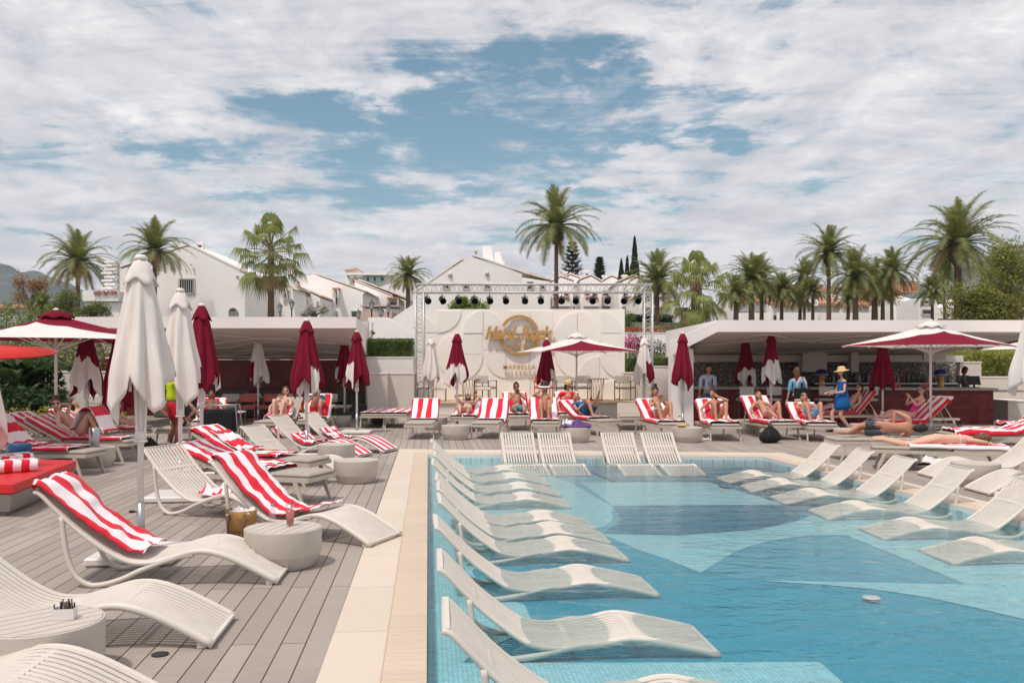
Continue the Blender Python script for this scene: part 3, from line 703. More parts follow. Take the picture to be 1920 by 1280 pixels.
def closed_umbrella(loc, label, base='W', spots=(), seed=0, H=2.74, rz=0.0, sleeve=True, plate=True, plate_rz=0.0, wid=1.0, tip=1.22, phase=None, tipz=None):
    t = thing('closed_umbrella', label, 'umbrella', loc, 0, 'closed parasols round the pool')
    rg = random.Random(seed)
    pole_parts(t, H, sleeve, plate_rz, plate)
    NA, NR = 72, 20; ph = rg.uniform(0, 1) if phase is None else phase; tips = [tip+rg.uniform(-.03, .14) for _ in range(4)]; mids = [tip+.34+rg.uniform(-.06, .14) for _ in range(4)]
    if tipz: tips = tipz
    def hem(a):
        x = ((a/(2*PI))*4+ph) % 4; k = int(x); f = x-k
        # corner at f=0 (tip), mid rib at f=.5
        if f < .5: g = f*2; return tips[k]*(1-g)+mids[k]*g
        g = (f-.5)*2; return mids[k]*(1-g)+tips[(k+1) % 4]*g
    b = MB(); vs = []; fs = []; mi = []
    sx = [rg.uniform(.9, 1.1) for _ in range(8)]
    for i in range(NR+1):
        for k in range(NA):
            a = 2*PI*k/NA; t2 = i/NR; zb = hem(a); z = 2.60+(zb-2.60)*t2
            s = (2.60-z)
            r = (.075+.155*min(1, s*1.05)**.8+.045*max(0, s-.6))*wid
            fold = math.cos(8*a+ph*8+.6*math.sin(z*3+seed)); fold2 = math.cos(13*a+seed*2+z*2)
            r *= 1+(.20*fold+.07*fold2)*min(1, .25+s*.9)
            r *= 1+.10*math.sin(2*a+seed)*min(1, s)
            vs.append((r*math.cos(a), r*math.sin(a), z+(H-2.74)))
    for i in range(NR):
        for k in range(NA):
            k2 = (k+1) % NA; fs.append((i*NA+k, (i+1)*NA+k, (i+1)*NA+k2, i*NA+k2)); a = 2*PI*(k+.5)/NA; t2 = (i+.5)/NR; c = 0 if base == 'W' else 1
            z = 2.6+(hem(a)-2.6)*t2
            for th, hw, z0 in spots:
                d = abs((math.degrees(a)-th+180) % 360-180)
                if d < hw and z < z0+.10*math.sin(d*.05): c = 1-c; break
            mi.append(c)
    b.add(vs, fs, mi, True); cn = b.build('canopy', [MT['canvas'], MT['burg']], t)
    sm = cn.modifiers.new('thick', 'SOLIDIFY'); sm.thickness = .004
    # vent cap flap
    b = MB(); vs = []; n = 32
    for i, (r, z) in enumerate(((.03, 2.70), (.06, 2.68), (.10, 2.60), (.125, 2.53), (.14, 2.49))):
        for k in range(n):
            a = 2*PI*k/n; w = (1+.16*math.cos(4*a+ph*6)*i/4+.05*math.cos(9*a)*i/4)*(.75+.25*wid); vs.append((r*w*math.cos(a), r*w*math.sin(a), z-.035*math.cos(4*a+ph*6)*(i/4)+(H-2.74)))
    b.add(vs, [(i*n+k, (i+1)*n+k, (i+1)*n+(k+1) % n, i*n+(k+1) % n) for i in range(4) for k in range(n)], 0, True)
    vc = b.build('vent_flap', MT['canvas' if base == 'W' else 'burg'], cn); vc.modifiers.new('thick', 'SOLIDIFY').thickness = .004
    b = MB(); b.lathe([(.001, H+.005), (.035, H), (.055, H-.02), (.058, H-.045), (.03, H-.05)], 16); b.build('finial', MT['metalw'], t)
    # folded struts and the runner below the cloth
    zr = tip-.10
    b = MB(); b.tube([(0, 0, zr-.04), (0, 0, zr+.05)], .05, 12); b.tube([(0, 0, zr-.05), (0, 0, zr-.035)], .06, 12); b.build('runner', MT['metalw'], t)
    for k in range(4):
        a = PI/4+k*PI/2+ph; b = MB(); b.bar((.045*math.cos(a), .045*math.sin(a), zr), (.085*math.cos(a), .085*math.sin(a), 2.0), .012, .022); b.build('strut', MT['metalw'], t)
    return t
def open_umbrella(loc, label, base='W', kind='edge', rz=0.0, S2=1.5, H=2.76, rim=2.17, flip=False, sleeve=True, patches=(0,)):
    """square canopy on eight ribs; patches = facets (edge) or corners that carry the second colour"""
    t = thing('open_umbrella', label, 'umbrella', loc, rz, 'open parasols')
    pole_parts(t, H, sleeve, 0, True)
    c0 = 0 if base == 'W' else 1
    b = MB(); A = Vector((0, 0, H-.10)); K = 8
    cs = [Vector((S2*(1 if k in (0, 3) else -1), S2*(1 if k < 2 else -1), rim)) for k in range(4)]   # +x+y, -x+y, -x-y, +x-y
    rimp = []
    for k in range(4):
        rimp.append(cs[k]); m = (cs[k]+cs[(k+1) % 4])/2; m.z += .015; rimp.append(m)
    n = 10
    def pt(s, f, g):      # sector s 0..7, f along rib from the apex, g across
        a, c = rimp[s], rimp[(s+1) % 8]; e = a.lerp(c, g); p = A.lerp(e, f); p.z -= .05*math.sin(f*PI)*(.5+.5*math.sin(g*PI)); return p
    for s in range(8):
        vs = [pt(s, i/n, j/4) for i in range(n+1) for j in range(5)]; fs = []; mi = []
        for i in range(n):
            for j in range(4): fs.append((i*5+j, (i+1)*5+j, (i+1)*5+j+1, i*5+j+1))
        # second colour: between the rim and straight lines from the far end of the patch to a point 30 % down its middle rib
        for i in range(n):
            for j in range(4): mi.append(c0)
        b.add(vs, fs, mi, True)
    cn = b.build('canopy', [MT['canvas'], MT['burg_open']], t)
    # recolour by splitting faces exactly along the patch lines
    me = cn.data; bm = bmesh.new(); bm.from_mesh(me)
    bmesh.ops.remove_doubles(bm, verts=bm.verts, dist=1e-4)
    for pk in patches:
        if kind == 'edge': i0, im, i1 = (2*pk) % 8, (2*pk+1) % 8, (2*pk+2) % 8
        else: i0, im, i1 = (2*pk-2) % 8, (2*pk) % 8, (2*pk+2) % 8
        a, mm, c = rimp[i0], rimp[im], rimp[i1]; Pm = A.lerp(mm, .30)
        for (q1, q2) in ((a, Pm), (Pm, c)):
            d = (q2-q1); nr = Vector((d.y, -d.x, 0)).normalized()
            bmesh.ops.bisect_plane(bm, geom=bm.verts[:]+bm.edges[:]+bm.faces[:], plane_co=q1, plane_no=nr, dist=1e-5)
        def inside(p):
            def sd_(q1, q2): return (q2.x-q1.x)*(p.y-q1.y)-(q2.y-q1.y)*(p.x-q1.x)
            # region outside the two lines, on the rim side
            s1 = sd_(a, Pm); s2 = sd_(Pm, c); ref1 = (Pm.x-a.x)*(mm.y-a.y)-(Pm.y-a.y)*(mm.x-a.x); ref2 = (c.x-Pm.x)*(mm.y-Pm.y)-(c.y-Pm.y)*(mm.x-Pm.x)
            if abs(ref1) < 1e-6: ref1 = 1
            half = (p.x*mm.x+p.y*mm.y) > 0
            lat = p.x*(-mm.y)+p.y*mm.x; al = a.x*(-mm.y)+a.y*mm.x
            return half and ((s1*ref1 > 0) if lat*al > 0 else (s2*ref2 > 0))
        for f in bm.faces:
            if inside(f.calc_center_median()): f.material_index = 1-c0
    bm.to_mesh(me); bm.free()
    for s in range(8):
        b = MB(); e = rimp[s]; b.bar(A.lerp(e, .03)+Vector((0, 0, -.06)), A.lerp(e, .5)+Vector((0, 0, -.085)), .016, .024); b.bar(A.lerp(e, .5)+Vector((0, 0, -.085)), A.lerp(e, .985)+Vector((0, 0, -.03)), .016, .024); b.build('rib', MT['metalw'], t)
        b = MB(); q2 = A.lerp(e, .52)+Vector((0, 0, -.05)); b.bar((q2.x*.04, q2.y*.04, 2.02), q2, .012, .018); b.build('strut', MT['metalw'], t)
    b = MB(); b.tube([(0, 0, 1.97), (0, 0, 2.07)], .05, 12); b.build('runner', MT['metalw'], t)
    b = MB(); vs = [A+Vector((0, 0, .11))]; 
    for k in range(16):
        a2 = 2*PI*k/16; sq = 1/max(abs(math.cos(a2)), abs(math.sin(a2))); r = .30*sq**.6; vs.append((r*math.cos(a2), r*math.sin(a2), H-.10-.055+.025*math.cos(8*a2)))
    b.add(vs, [(0, 1+k, 1+(k+1) % 16) for k in range(16)], 0, True); vc = b.build('vent_flap', MT['canvas' if base == 'W' else 'burg_open'], cn); vc.modifiers.new('thick', 'SOLIDIFY').thickness = .004
    b = MB(); b.lathe([(.001, H+.03), (.035, H+.02), (.055, H), (.05, H-.02)], 16); b.build('finial', MT['metalw'], t)
    return t
def at(px, D): return ((px-CX)/F*D, D, 0)
U = closed_umbrella
U(at(264, 8.2), 'tallest closed white umbrella, nearest the camera, burgundy lining showing low on both sides', 'W', ((165, 32, 2.0), (70, 60, 1.9)), 3, plate_rz=.1, wid=1.02, tip=1.2, phase=.5, tipz=[1.32, 1.75, 1.5, 1.2])
U(at(338, 11.8), 'closed white umbrella just right of the tallest one, on a white plate', 'W', ((120, 30, 1.8), (60, 60, 1.7)), 8, plate_rz=.1, wid=.95, phase=.55, tipz=[1.2, 1.4, 1.75, 1.45])
U(at(378, 14.4), 'closed burgundy umbrella beside the left bar, partly hidden by two white ones', 'B', ((75, 50, 1.5),), 5, H=2.72, wid=1.05)
U(at(575, 17.3), 'tall closed burgundy umbrella with a slanting white edge, left of centre', 'B', ((-22, 34, 1.72), (100, 60, 1.5)), 12, H=2.62, plate_rz=.4, wid=1.05)
U(at(484, 27), 'small closed white umbrella with burgundy lower left, in front of the tiled wall', 'W', ((-150, 45, 1.9),), 14, H=2.60, plate=False)
U(at(646, 27.5), 'small closed burgundy umbrella left of its larger twin by the tiled wall corner', 'B', ((-160, 30, 1.75),), 17, H=2.62, plate=False, sleeve=False)
U(at(669, 23.1), 'closed burgundy umbrella with a white left flap and white base plate, left bar corner', 'B', ((-140, 42, 1.85),), 21, H=2.62, plate_rz=.05)
U(at(808, 27.2), 'closed all white umbrella beside the left lighting tower', 'W', (), 23, H=2.60, sleeve=False, plate=False)
U(at(857, 24.6), 'closed umbrella, burgundy above and white below, in front of the stage wall', 'B', ((-95, 80, 1.78),), 27, H=2.62, plate=False)
U(at(1025, 27.5), 'closed burgundy umbrella half hidden behind the open one on the stage side', 'B', ((-15, 40, 1.7),), 31, H=2.55, plate=False)
U(at(1208, 27.2), 'closed white umbrella with burgundy lower right, beside the right lighting tower', 'W', ((-45, 38, 1.9),), 33, H=2.60, plate=False)
U(at(1280, 23.3), 'closed fully burgundy umbrella in front of the white bar pillar', 'B', ((15, 22, 1.4),), 37, H=2.58, plate=False)
U(at(1398, 27.0), 'closed umbrella, burgundy above and white below, left one of the pair before the bar', 'B', ((-80, 88, 1.75),), 41, H=2.55, plate=False)
U(at(1446, 24.9), 'closed umbrella, burgundy above and white below, right one of the pair before the bar', 'B', ((-90, 85, 1.9),), 43, H=2.62, plate=False)
U(at(1655, 25.0), 'closed burgundy umbrella beneath the large open one, in front of the bar', 'B', (), 47, H=2.45, plate=False, tip=1.25)
U(at(1946, 11.6), 'closed white umbrella cut off by the right edge of the photo', 'W', (), 51, wid=1.1)
U(at(-32, 11.6), 'closed white umbrella cut off by the left edge of the photo', 'W', (), 53, H=2.1, wid=1.0)
U(at(162, 18.0), 'closed umbrella, burgundy above and white below, under the open one on the left', 'B', ((-90, 88, 2.0),), 57, H=2.55, plate=False)
U(at(222, 19.0), 'closed burgundy umbrella peeking out left of the nearest white one', 'B', (), 59, H=2.45, plate=False, tip=1.0)
open_umbrella(at(105, 17), 'open umbrella with burgundy top and a white near corner, far left', 'B', 'corner', math.radians(42), patches=(2,), H=2.78, rim=2.20)
open_umbrella(at(1081, 27.6), 'open white umbrella with one burgundy panel, in front of the stage wall', 'W', 'edge', math.radians(14), patches=(2,), H=2.72, rim=2.13)
open_umbrella(at(1745, 21.2), 'largest looking open white umbrella with burgundy near panels, right of the bar front', 'W', 'corner', math.radians(46), patches=(2,), H=2.78, rim=2.17)
open_umbrella(at(2010, 23), 'open white umbrella only partly in view at the right edge', 'W', 'edge', math.radians(30), patches=(2,), H=2.74, rim=2.13)
# round red sunshade over the daybed
t = thing('round_sunshade', 'round red sunshade disc above the red daybed at the left edge', 'umbrella', (-8.72, 14.3, 0))
b = MB(); b.lathe([(1.36, 1.945), (1.36, 1.965), (.7, 2.02), (.001, 2.05)], 48); cn = b.build('canopy', MT['redcanvas'], t); cn.rotation_euler = (.085, .04, 0)
b = MB(); ring = [(1.36*math.cos(2*PI*k/48), 1.36*math.sin(2*PI*k/48), 1.955) for k in range(49)]; b.tube(ring, .018, 6); r_ = b.build('rim_hoop', MT['red'], cn)
b = MB(); b.tube([(-.9, 0, .0), (-.9, 0, 1.9)], .03, 10); b.build('pole', MT['metalw'], t)
b = MB(); b.box((-.9, 0, .03), (.6, .6, .06), bev=.01); b.build('base_plate', MT['metalw'], t)
# daybed
t = thing('daybed', 'red cushioned daybed on a grey tapered base at the left edge', 'daybed', (0, 0, 0))
c1 = G(133, 925); top = .40
pts = [Vector((-6.17, 12.8, 0)), Vector((-5.68, 10.3, 0)), Vector((-7.9, 10.9, 0)), Vector((-8.4, 13.3, 0))]
cc = sum(pts, Vector())/4
def ring(z, s): return [cc+(p-cc)*s+Vector((0, 0, z)) for p in pts]
def frust(b, r1, r2): b.add(r1+r2, [(0, 1, 2, 3), (7, 6, 5, 4)]+[(i, i+4, (i+1) % 4+4, (i+1) % 4) for i in range(4)])
b = MB(); frust(b, ring(.0, .86), ring(.06, .87)); frust(b, ring(.06, .93), ring(.27, 1.0)); b.build('base', MT['daybase'], t)
b = MB(); frust(b, ring(.272, .99), ring(.29, 1.012)); frust(b, ring(.29, 1.012), ring(.385, 1.012)); frust(b, ring(.385, 1.012), ring(.40, .985)); b.build('cushion', MT['red'], t)
rolled((-6.62, 12.0, .40), .9, 'rolled striped towel lying behind the other two on the daybed', seed=1, r=.085, L=.5)
rolled((-6.66, 11.65, .40), .25, 'rolled striped towel, leftmost on the daybed', seed=2, r=.085, L=.5)
rolled((-6.22, 11.35, .40), .75, 'rolled striped towel showing its spiral end on the daybed', seed=4, r=.08, L=.5)
# ------------------------------------------------------------------ pavilions
tile_m = brick_mat('burgundy_glazed_tile', S(112, 38, 40), S(142, 56, 50), S(76, 32, 32), .24, .11, .004, (PI/2, 0, 0), 1, .35, bmpv=.25, offset=0, smear=.35)
tile_m2 = brick_mat('dark_burgundy_square_tile', S(120, 48, 44), S(140, 68, 58), S(84, 42, 38), .30, .30, .004, (PI/2, 0, 0), 1, .35, bmpv=.25, offset=.3, smear=.45)
roof_tile = brick_mat('terracotta_roof_tiles', S(206, 158, 128), S(192, 138, 108), S(140, 100, 82), .22, .34, .03, (0, 0, 0), 1, .85, bmpv=.6, smear=.3)
def X(px, D): return (px-CX)*D/F
def Z(py, D): return CH+(HY-py)*D/F
def soffit_swirls(parent, x0, x1, y0, y1, z0, z1, seed):
    rg = random.Random(seed)
    for k in range(7):
        b = MB(); cx = rg.uniform(x0+1, x1-1); f = rg.uniform(.12, .8); L = rg.uniform(1.2, 2.6); pts = []
        for i in range(15):
            t = i/14; x = cx+(t-.5)*L*1.6; ff = f+.10*math.sin(t*PI*rg.choice((1,))*1.5+k); y = y0+(y1-y0)*ff; z = z0+(z1-z0)*ff-.02
            pts.append((x, y, z))
        b.tube(pts, .055, 6, flat=.5); b.build('soffit_moulding', MT['soffit'], parent)
# left pavilion
t = thing('bar_pavilion', 'left white flat roofed pavilion over dark burgundy tiled wall and lounge seats', 'pavilion')
D0, D1 = 24.0, 31.0
zt, zb, zk = Z(594, D0), Z(615, D0), 1.93
xl, xr = X(120, D0), X(668, D0); xr2 = X(690, D1)
b = MB()
b.add([(xl, D0, zb), (xr, D0, zb), (xr, D0, zt), (xl, D0, zt), (xl, D1, zk), (xr2, D1, zk), (xr2, D1, zt), (xl, D1, zt)], [(0, 1, 2, 3), (1, 5, 6, 2), (3, 2, 6, 7), (4, 7, 6, 5), (0, 3, 7, 4)], 0)
b.add([(xl, D0+.02, zb), (xr, D0+.02, zb), (xr2, D1, zk), (xl, D1, zk)], [(0, 3, 2, 1)], 1)
b.build('roof', [MT['white'], MT['soffit']], t)
b = MB(); b.box((xr2+.06, 30.95, .95), (.12, .9, 1.9)); b.build('end_post', MT['white'], t)
soffit_swirls(t, X(300, 27), X(600, 27), D0, D1, zb, zk, 2)
b = MB(); b.box(((X(150, 31)+X(690, 31))/2, 31.2, .95), (X(690, 31)-X(150, 31), .3, 1.90)); b.build('tiled_wall', tile_m2, t)
b = MB(); b.box(((X(150, 31.6)+X(690, 31.6))/2, 31.75, 1.75), (X(690, 31.6)-X(150, 31.6), .2, 3.0)); b.build('rear_wall', MT['cream'], t)
for px in (448, 512, 552): 
    b = MB(); b.box((X(px, 31.5), 31.5, 1.1), (.42 if px == 448 else .22, .2, 2.2)); b.build('column', MT['soffit'], t)
b = MB(); b.bar((X(300, 30), 30.2, Z(668, 30)), (X(655, 30), 30.2, Z(668, 30)), .05, .06); b.build('ceiling_rail', MT['metalw'], t)
# banquette with cushions
t = thing('banquette', 'long low banquette along the dark tiled wall', 'bench')
b = MB(); b.box((X(500, 30), 30.2, .22), (7.4, .7, .40), bev=.03); b.build('seat', MT['cushion_teal'], t)
b = MB(); b.box((X(500, 30), 30.75, .48), (7.4, .16, .5), bev=.03); b.build('back', MT['cushion_teal'], t)
rg = random.Random(9)
for i, px in enumerate((415, 433, 452, 468, 486, 503, 517, 532, 548, 565, 584, 602, 618, 634)):
    b = MB(); c = 'cushion_red' if i in (3, 7, 12) else 'cushion_teal'
    b.sphere((0, 0, 0), 1, 12, 8, fn=lambda v: Vector((math.copysign(abs(v.x)**.5, v.x)*.24, v.y*.09, math.copysign(abs(v.z)**.5, v.z)*.22)))
    o = b.build('cushion', MT[c]); o.location = (X(px, 30), 30.5, .68); o.rotation_euler = (-.25, rg.uniform(-.1, .1), 0)
    o['label'] = ('dark red cushion leaning on the banquette' if c == 'cushion_red' else 'slate grey cushion leaning on the banquette') ; o['category'] = 'cushion'; o['group'] = 'cushions on the banquette' if c != 'cushion_red' else 'red cushions on the banquette'
def make_armchair(seatm, framem, bar=0.0, wd=.55):
    t = thing('terrace_chair', 'chair', 'chair'); sh = .44+bar; w = wd/2
    b = MB()
    for sx in (-1, 1):
        for sy in (-1, 1): b.bar((sx*w, sy*w*.9, 0), (sx*w, sy*w*.9, sh+(.22 if not bar or sy > 0 else 0)), .025, .025)
        b.bar((sx*w, -w*.9, sh+.21), (sx*w, w*.9, sh+.21), .03, .02); b.bar((sx*w, -w*.9, .04), (sx*w, w*.9, .04), .02, .02)
    b.bar((-w, w*.9, .04), (w, w*.9, .04), .02, .02); b.bar((-w, -w*.9, sh-.05), (w, -w*.9, sh-.05), .025, .025); b.bar((-w, w*.9, sh-.05), (w, w*.9, sh-.05), .025, .025)
    b.build('frame', MT[framem], t)
    b = MB(); b.box((0, 0, sh), (wd-.03, wd*.9, .07), bev=.02); b.build('seat', MT[seatm], t)
    b = MB(); b.box((0, w*.85, sh+.26), (wd-.03, .05, .26), bev=.02); b.build('backrest', MT[seatm], t)
    return t
AC = Proto(make_armchair('seat', 'dframe')); CO = Proto(make_armchair('coral', 'coral')); BS = Proto(make_armchair('seat', 'dframe', .28, .46))
def bistro_table():
    t = thing('bistro_table', 'table', 'table')
    b = MB(); b.lathe([(.001, .70), (.40, .70), (.42, .712), (.42, .73), (.001, .735)], 28); b.build('table_top', MT['seat'], t)
    b = MB()
    for k in range(14):
        a = 2*PI*k/14; b.bar((.20*math.cos(a), .20*math.sin(a), .02), (.26*math.cos(a+.3), .26*math.sin(a+.3), .70), .012, .012)
    b.tube([(.20*math.cos(2*PI*k/24), .20*math.sin(2*PI*k/24), .015) for k in range(25)], .012, 6); b.build('wire_base', MT['wicker'], t)
    return t
BT = Proto(bistro_table())
def pl(pr, px, D, rz, lb, z=0.0, group=None):
    r = pr.place((X(px, D), D, z), rz, lb)
    if group: r['group'] = group
    return r
for px, D, rz, lb in ((432, 28.2, .2, 'white terrace chair left of the two coral chairs'), (395, 28.4, 3.0, 'white terrace chair farthest left before the tiled wall'), (478, 29.0, 3.1, 'white terrace chair behind the small white umbrella'), (640, 28.4, 1.4, 'white terrace chair near the right end of the tiled wall'), (612, 29.0, 3.1, 'white terrace chair behind the tall burgundy umbrella'), (545, 29.0, 3.1, 'white terrace chair between the coral chairs and the orange shorts man')):
    pl(AC, px, D, rz, lb, group='white terrace chairs')
pl(CO, 463, 28.0, .1, 'coral metal chair, left of two, behind the woman in sunglasses', group='coral chairs'); pl(CO, 505, 28.2, -.1, 'coral metal chair, right of two, behind the woman in sunglasses', group='coral chairs')
for px, lb in ((440, 'bistro table left of the coral chairs'), (500, 'bistro table behind the coral chairs'), (600, 'bistro table behind the tall burgundy umbrella')): pl(BT, px, 28.9, 0, lb, group='bistro tables')
for px, D, rz, lb in ((35, 26.0, 3.1, 'white terrace chair among the plants at the far left'), (122, 26.5, .4, 'white terrace chair by the cream garden wall'), (190, 27.5, 2.8, 'white stacked chair at the left end of the cream garden wall'), (212, 27.8, .4, 'white chair beside the red panel behind the umbrellas')): pl(AC, px, D, rz, lb, group='white terrace chairs')
# right pavilion with the bar
t = thing('bar_pavilion', 'right white flat roofed pool bar with driftwood textured back wall', 'pavilion')
D0, D1 = 24.0, 32.0
zt, zb, zk = Z(600, D0), Z(622, D0), 2.0
xa, xr = X(1345, D0), X(1990, D0)
b = MB()
pA = (X(1250, D0), Z(641, D0)); pB = (X(1250, D0), Z(690, D0))
b.add([(xa, D0, zb), (xr, D0, zb), (xr, D0, zt), (xa, D0, zt), (xa, D1, zk), (xr, D1, zk), (xr, D1, zt), (xa, D1, zt)], [(0, 1, 2, 3), (1, 5, 6, 2), (3, 2, 6, 7), (4, 7, 6, 5), (0, 3, 7, 4)], 0)
b.add([(xa, D0+.02, zb), (xr, D0+.02, zb), (xr, D1, zk), (xa, D1, zk)], [(0, 3, 2, 1)], 1)
b.build('roof', [MT['white'], MT['soffit']], t)
b = MB(); b.prism([(xa, D0, zt), (xa, D0, zb), (X(1296, D0), D0, Z(647, D0)), (X(1256, D0), D0, Z(668, D0)), (X(1256, D0), D0, Z(640, D0))], (0, .14, 0)); b.build('sloping_fascia', MT['white'], t)
b = MB(); b.add([(xa, D0+.14, zb), (X(1296, D0), D0+.14, Z(647, D0)), (X(1300, D1), D1, 1.98), (xa, D1, zk)], [(0, 1, 2, 3)], 0); b.add([(xa, D0+.14, zt), (X(1256, D0), D0+.14, Z(640, D0)), (X(1300, D1), D1, 2.2), (xa, D1, zt)], [(3, 2, 1, 0)], 1); b.build('sloping_soffit', [MT['soffit'], MT['white']], t)
soffit_swirls(t, X(1350, 27), X(1800, 27), D0, D1, zb, zk, 4)
b = MB(); b.box((X(1275, 25), 24.9, Z(640, 24.3)/2-.1), (.60, .5, Z(640, 24.3)-.2)); b.build('end_wall', MT['white'], t)
b = MB(); b.box((X(1560, 30), 30.4, 1.94), (9.0, .2, .22)); b.build('service_beam', MT['cream'], t)
m, ntd, pb, out = newmat('driftwood_chip_wall')
vo = N(ntd, 'ShaderNodeTexVoronoi', Scale=11.0, Randomness=1.0); ntd.links.new(coords(ntd, 'Object', (1, 1, 1.9), (0, .5, 0)), vo.inputs['Vector'])
cc_ = mix(ntd, ramp(ntd, vo.outputs['Distance'], [(.1, 1.0), (.5, 0.0)]), S(140, 112, 92), S(240, 222, 204))
cc_ = mix(ntd, .35, cc_, vo.outputs['Color'], 'SOFT_LIGHT'); hs = N(ntd, 'ShaderNodeHueSaturation', Saturation=.35); ntd.links.new(cc_, hs.inputs['Color']); ntd.links.new(hs.outputs[0], pb.inputs['Base Color']); pb.inputs['Roughness'].default_value = .85
bump(ntd, pb, vo.outputs['Distance'], 1.0, .06)
b = MB(); rg = random.Random(3); xa2, xb2 = X(1300, 30.8), X(1795, 30.8)
b.box(((xa2+xb2)/2, 31.0, 1.0), (xb2-xa2, .2, 1.95))
for i in range(1500):        # chips of wood fixed to the wall
    x = rg.uniform(xa2, xb2-1.2); z = rg.uniform(1.02, 1.86); a = rg.uniform(0, PI); L = rg.uniform(.05, .13)
    b.box((x, 30.88+rg.uniform(-.03, .01), z), (L, .03, .022), R=Matrix.Rotation(a, 3, 'Y') @ Matrix.Rotation(rg.uniform(-.5, .5), 3, 'Z'))
b.build('back_wall', m, t)
for px, w in ((1525, .8), (1600, .25)):
    b = MB(); b.box((X(px, 30.2), 30.3, 1.85), (w, .5, .7)); b.build('ceiling_duct', MT['soffit'], t)
b = MB(); b.box((X(1760, 28), 28.3, Z(668, 28)), (.7, .12, .22)); b.build('notice_board', MT['cream'], t)
t = thing('bar_counter', 'long bar counter with burgundy tiled front and speckled stone top', 'bar counter')
ca, cb2 = X(1302, 27.5), X(1866, 26.4)
def cy_(x): return 28.0-1.5*(x-ca)/(cb2-ca)
b = MB(); b.prism([(ca, cy_(ca), 0), (cb2, cy_(cb2), 0), (cb2, cy_(cb2)+1.0, 0), (ca, cy_(ca)+1.0, 0)], (0, 0, .99)); b.build('front', tile_m, t)
b = MB(); b.prism([(ca-.25, cy_(ca)-.18, .992), (cb2+.05, cy_(cb2)-.18, .992), (cb2+.05, cy_(cb2)+1.0, .992), (ca-.25, cy_(ca)+1.0, .992)], (0, 0, .07)); b.build('counter_top', MT['stone'], t)
b = MB(); b.box((cb2+.55, cy_(cb2)+.6, .96), (1.2, .7, .05)); b.build('side_shelf', MT['stone'], t)
t = thing('back_shelf', 'dark back counter of the bar crowded with bottles', 'shelf')
b = MB(); b.box((X(1660, 30), 30.2, .55), (4.6, .5, 1.1)); b.build('cabinet', MT['black'], t)
b = MB(); b.box((X(1660, 30), 30.2, 1.12), (4.7, .55, .04)); b.build('worktop', MT['steel'], t)
for px, lb in ((1397, 'bar stool left of the burgundy and white umbrella pair'), (1448, 'bar stool behind the right umbrella of the pair'), (1545, 'bar stool between the two standing women'), (1628, 'bar stool right of the woman in the blue dress')):
    pl(BS, px, 26.6, PI, lb, group='bar stools')
rg = random.Random(11); bm_ = [('bottle_green', S(30, 74, 44)), ('bottle_clear', S(170, 168, 160)), ('bottle_amber', S(104, 62, 30)), ('bottle_dark', S(30, 30, 34)), ('bottle_red', S(150, 40, 36))]
for n_, c_ in bm_: MT[n_] = M(n_+'_glass', c_, .12, .1, 5, spec=.6)
bp_ = {}
for n_, c_ in bm_:
    b = MB(); b.lathe([(.036, 0), (.04, .01), (.04, .18), (.03, .215), (.014, .24), (.014, .30), (.017, .30), (.017, .315)], 12); bp_[n_] = b
k = 0
for row in range(2):
    for i in range(26):
        n_ = rg.choice(bm_)[0]; px = 1545+i*9.2+rg.uniform(-2, 2)
        if k == 0 or n_ not in KIDS:
            o = bp_[n_].build('bottle', MT[n_]); KIDS[n_] = o
        else:
            o = KIDS[n_].copy(); COL.objects.link(o)
        o.location = (X(px, 30.1), 30.05+row*.22, 1.14); s_ = rg.uniform(.85, 1.15); o.scale = (s_, s_, s_); k += 1
        tag(o, {'bottle_green': 'green glass bottle on the back counter of the bar', 'bottle_clear': 'clear glass bottle on the back counter of the bar', 'bottle_amber': 'amber glass bottle on the back counter of the bar', 'bottle_dark': 'black glass bottle on the back counter of the bar', 'bottle_red': 'red glass bottle on the back counter of the bar'}[n_], 'bottle', n_.replace('_', ' ')+' group behind the bar')
for px, lb in ((1543, 'golden beer tap column with blue dome, beside the straw hatted woman'), (1767, 'golden beer tap column with blue dome, near the barman')):
    t = thing('beer_tap', lb, 'beer tap', (X(px, 27.2), 27.3, 1.062), 0, 'beer taps on the counter')
    b = MB(); b.lathe([(.12, 0), (.10, .02), (.085, .04), (.08, .30), (.11, .33)], 20); b.build('column', MT['gold'], t)
    b = MB(); b.lathe([(.11, .33), (.19, .37), (.19, .40)], 20); b.build('collar', MT['steel'], t)
    b = MB(); b.lathe([(.185, .40), (.18, .46), (.13, .52), (.06, .545), (.001, .55)], 20); b.build('dome', MT['dome'], t)
for i, px in enumerate((1677, 1683, 1729, 1734, 1737)):
    b = MB(); b.lathe([(.03, 0), (.045, .12), (.045, .125)], 12); o = b.build('tumbler', MT['coral']); o.location = (X(px, 27.0), 26.9, 1.062); tag(o, 'coral tumbler standing on the stone counter top', 'tumbler', 'coral tumblers on the bar')
t = thing('till_screen', 'black till screen on the counter before the barman', 'screen', (X(1832, 26.6), 26.75, 1.062))
b = MB(); b.box((0, 0, .01), (.25, .2, .02)); b.bar((0, .02, .02), (0, .05, .18), .05, .03); b.build('stand', MT['black'], t)
b = MB(); b.box((0, .05, .22), (.38, .03, .26), R=Matrix.Rotation(-.3, 3, 'X'), bev=.006); b.build('screen', MT['black'], t)
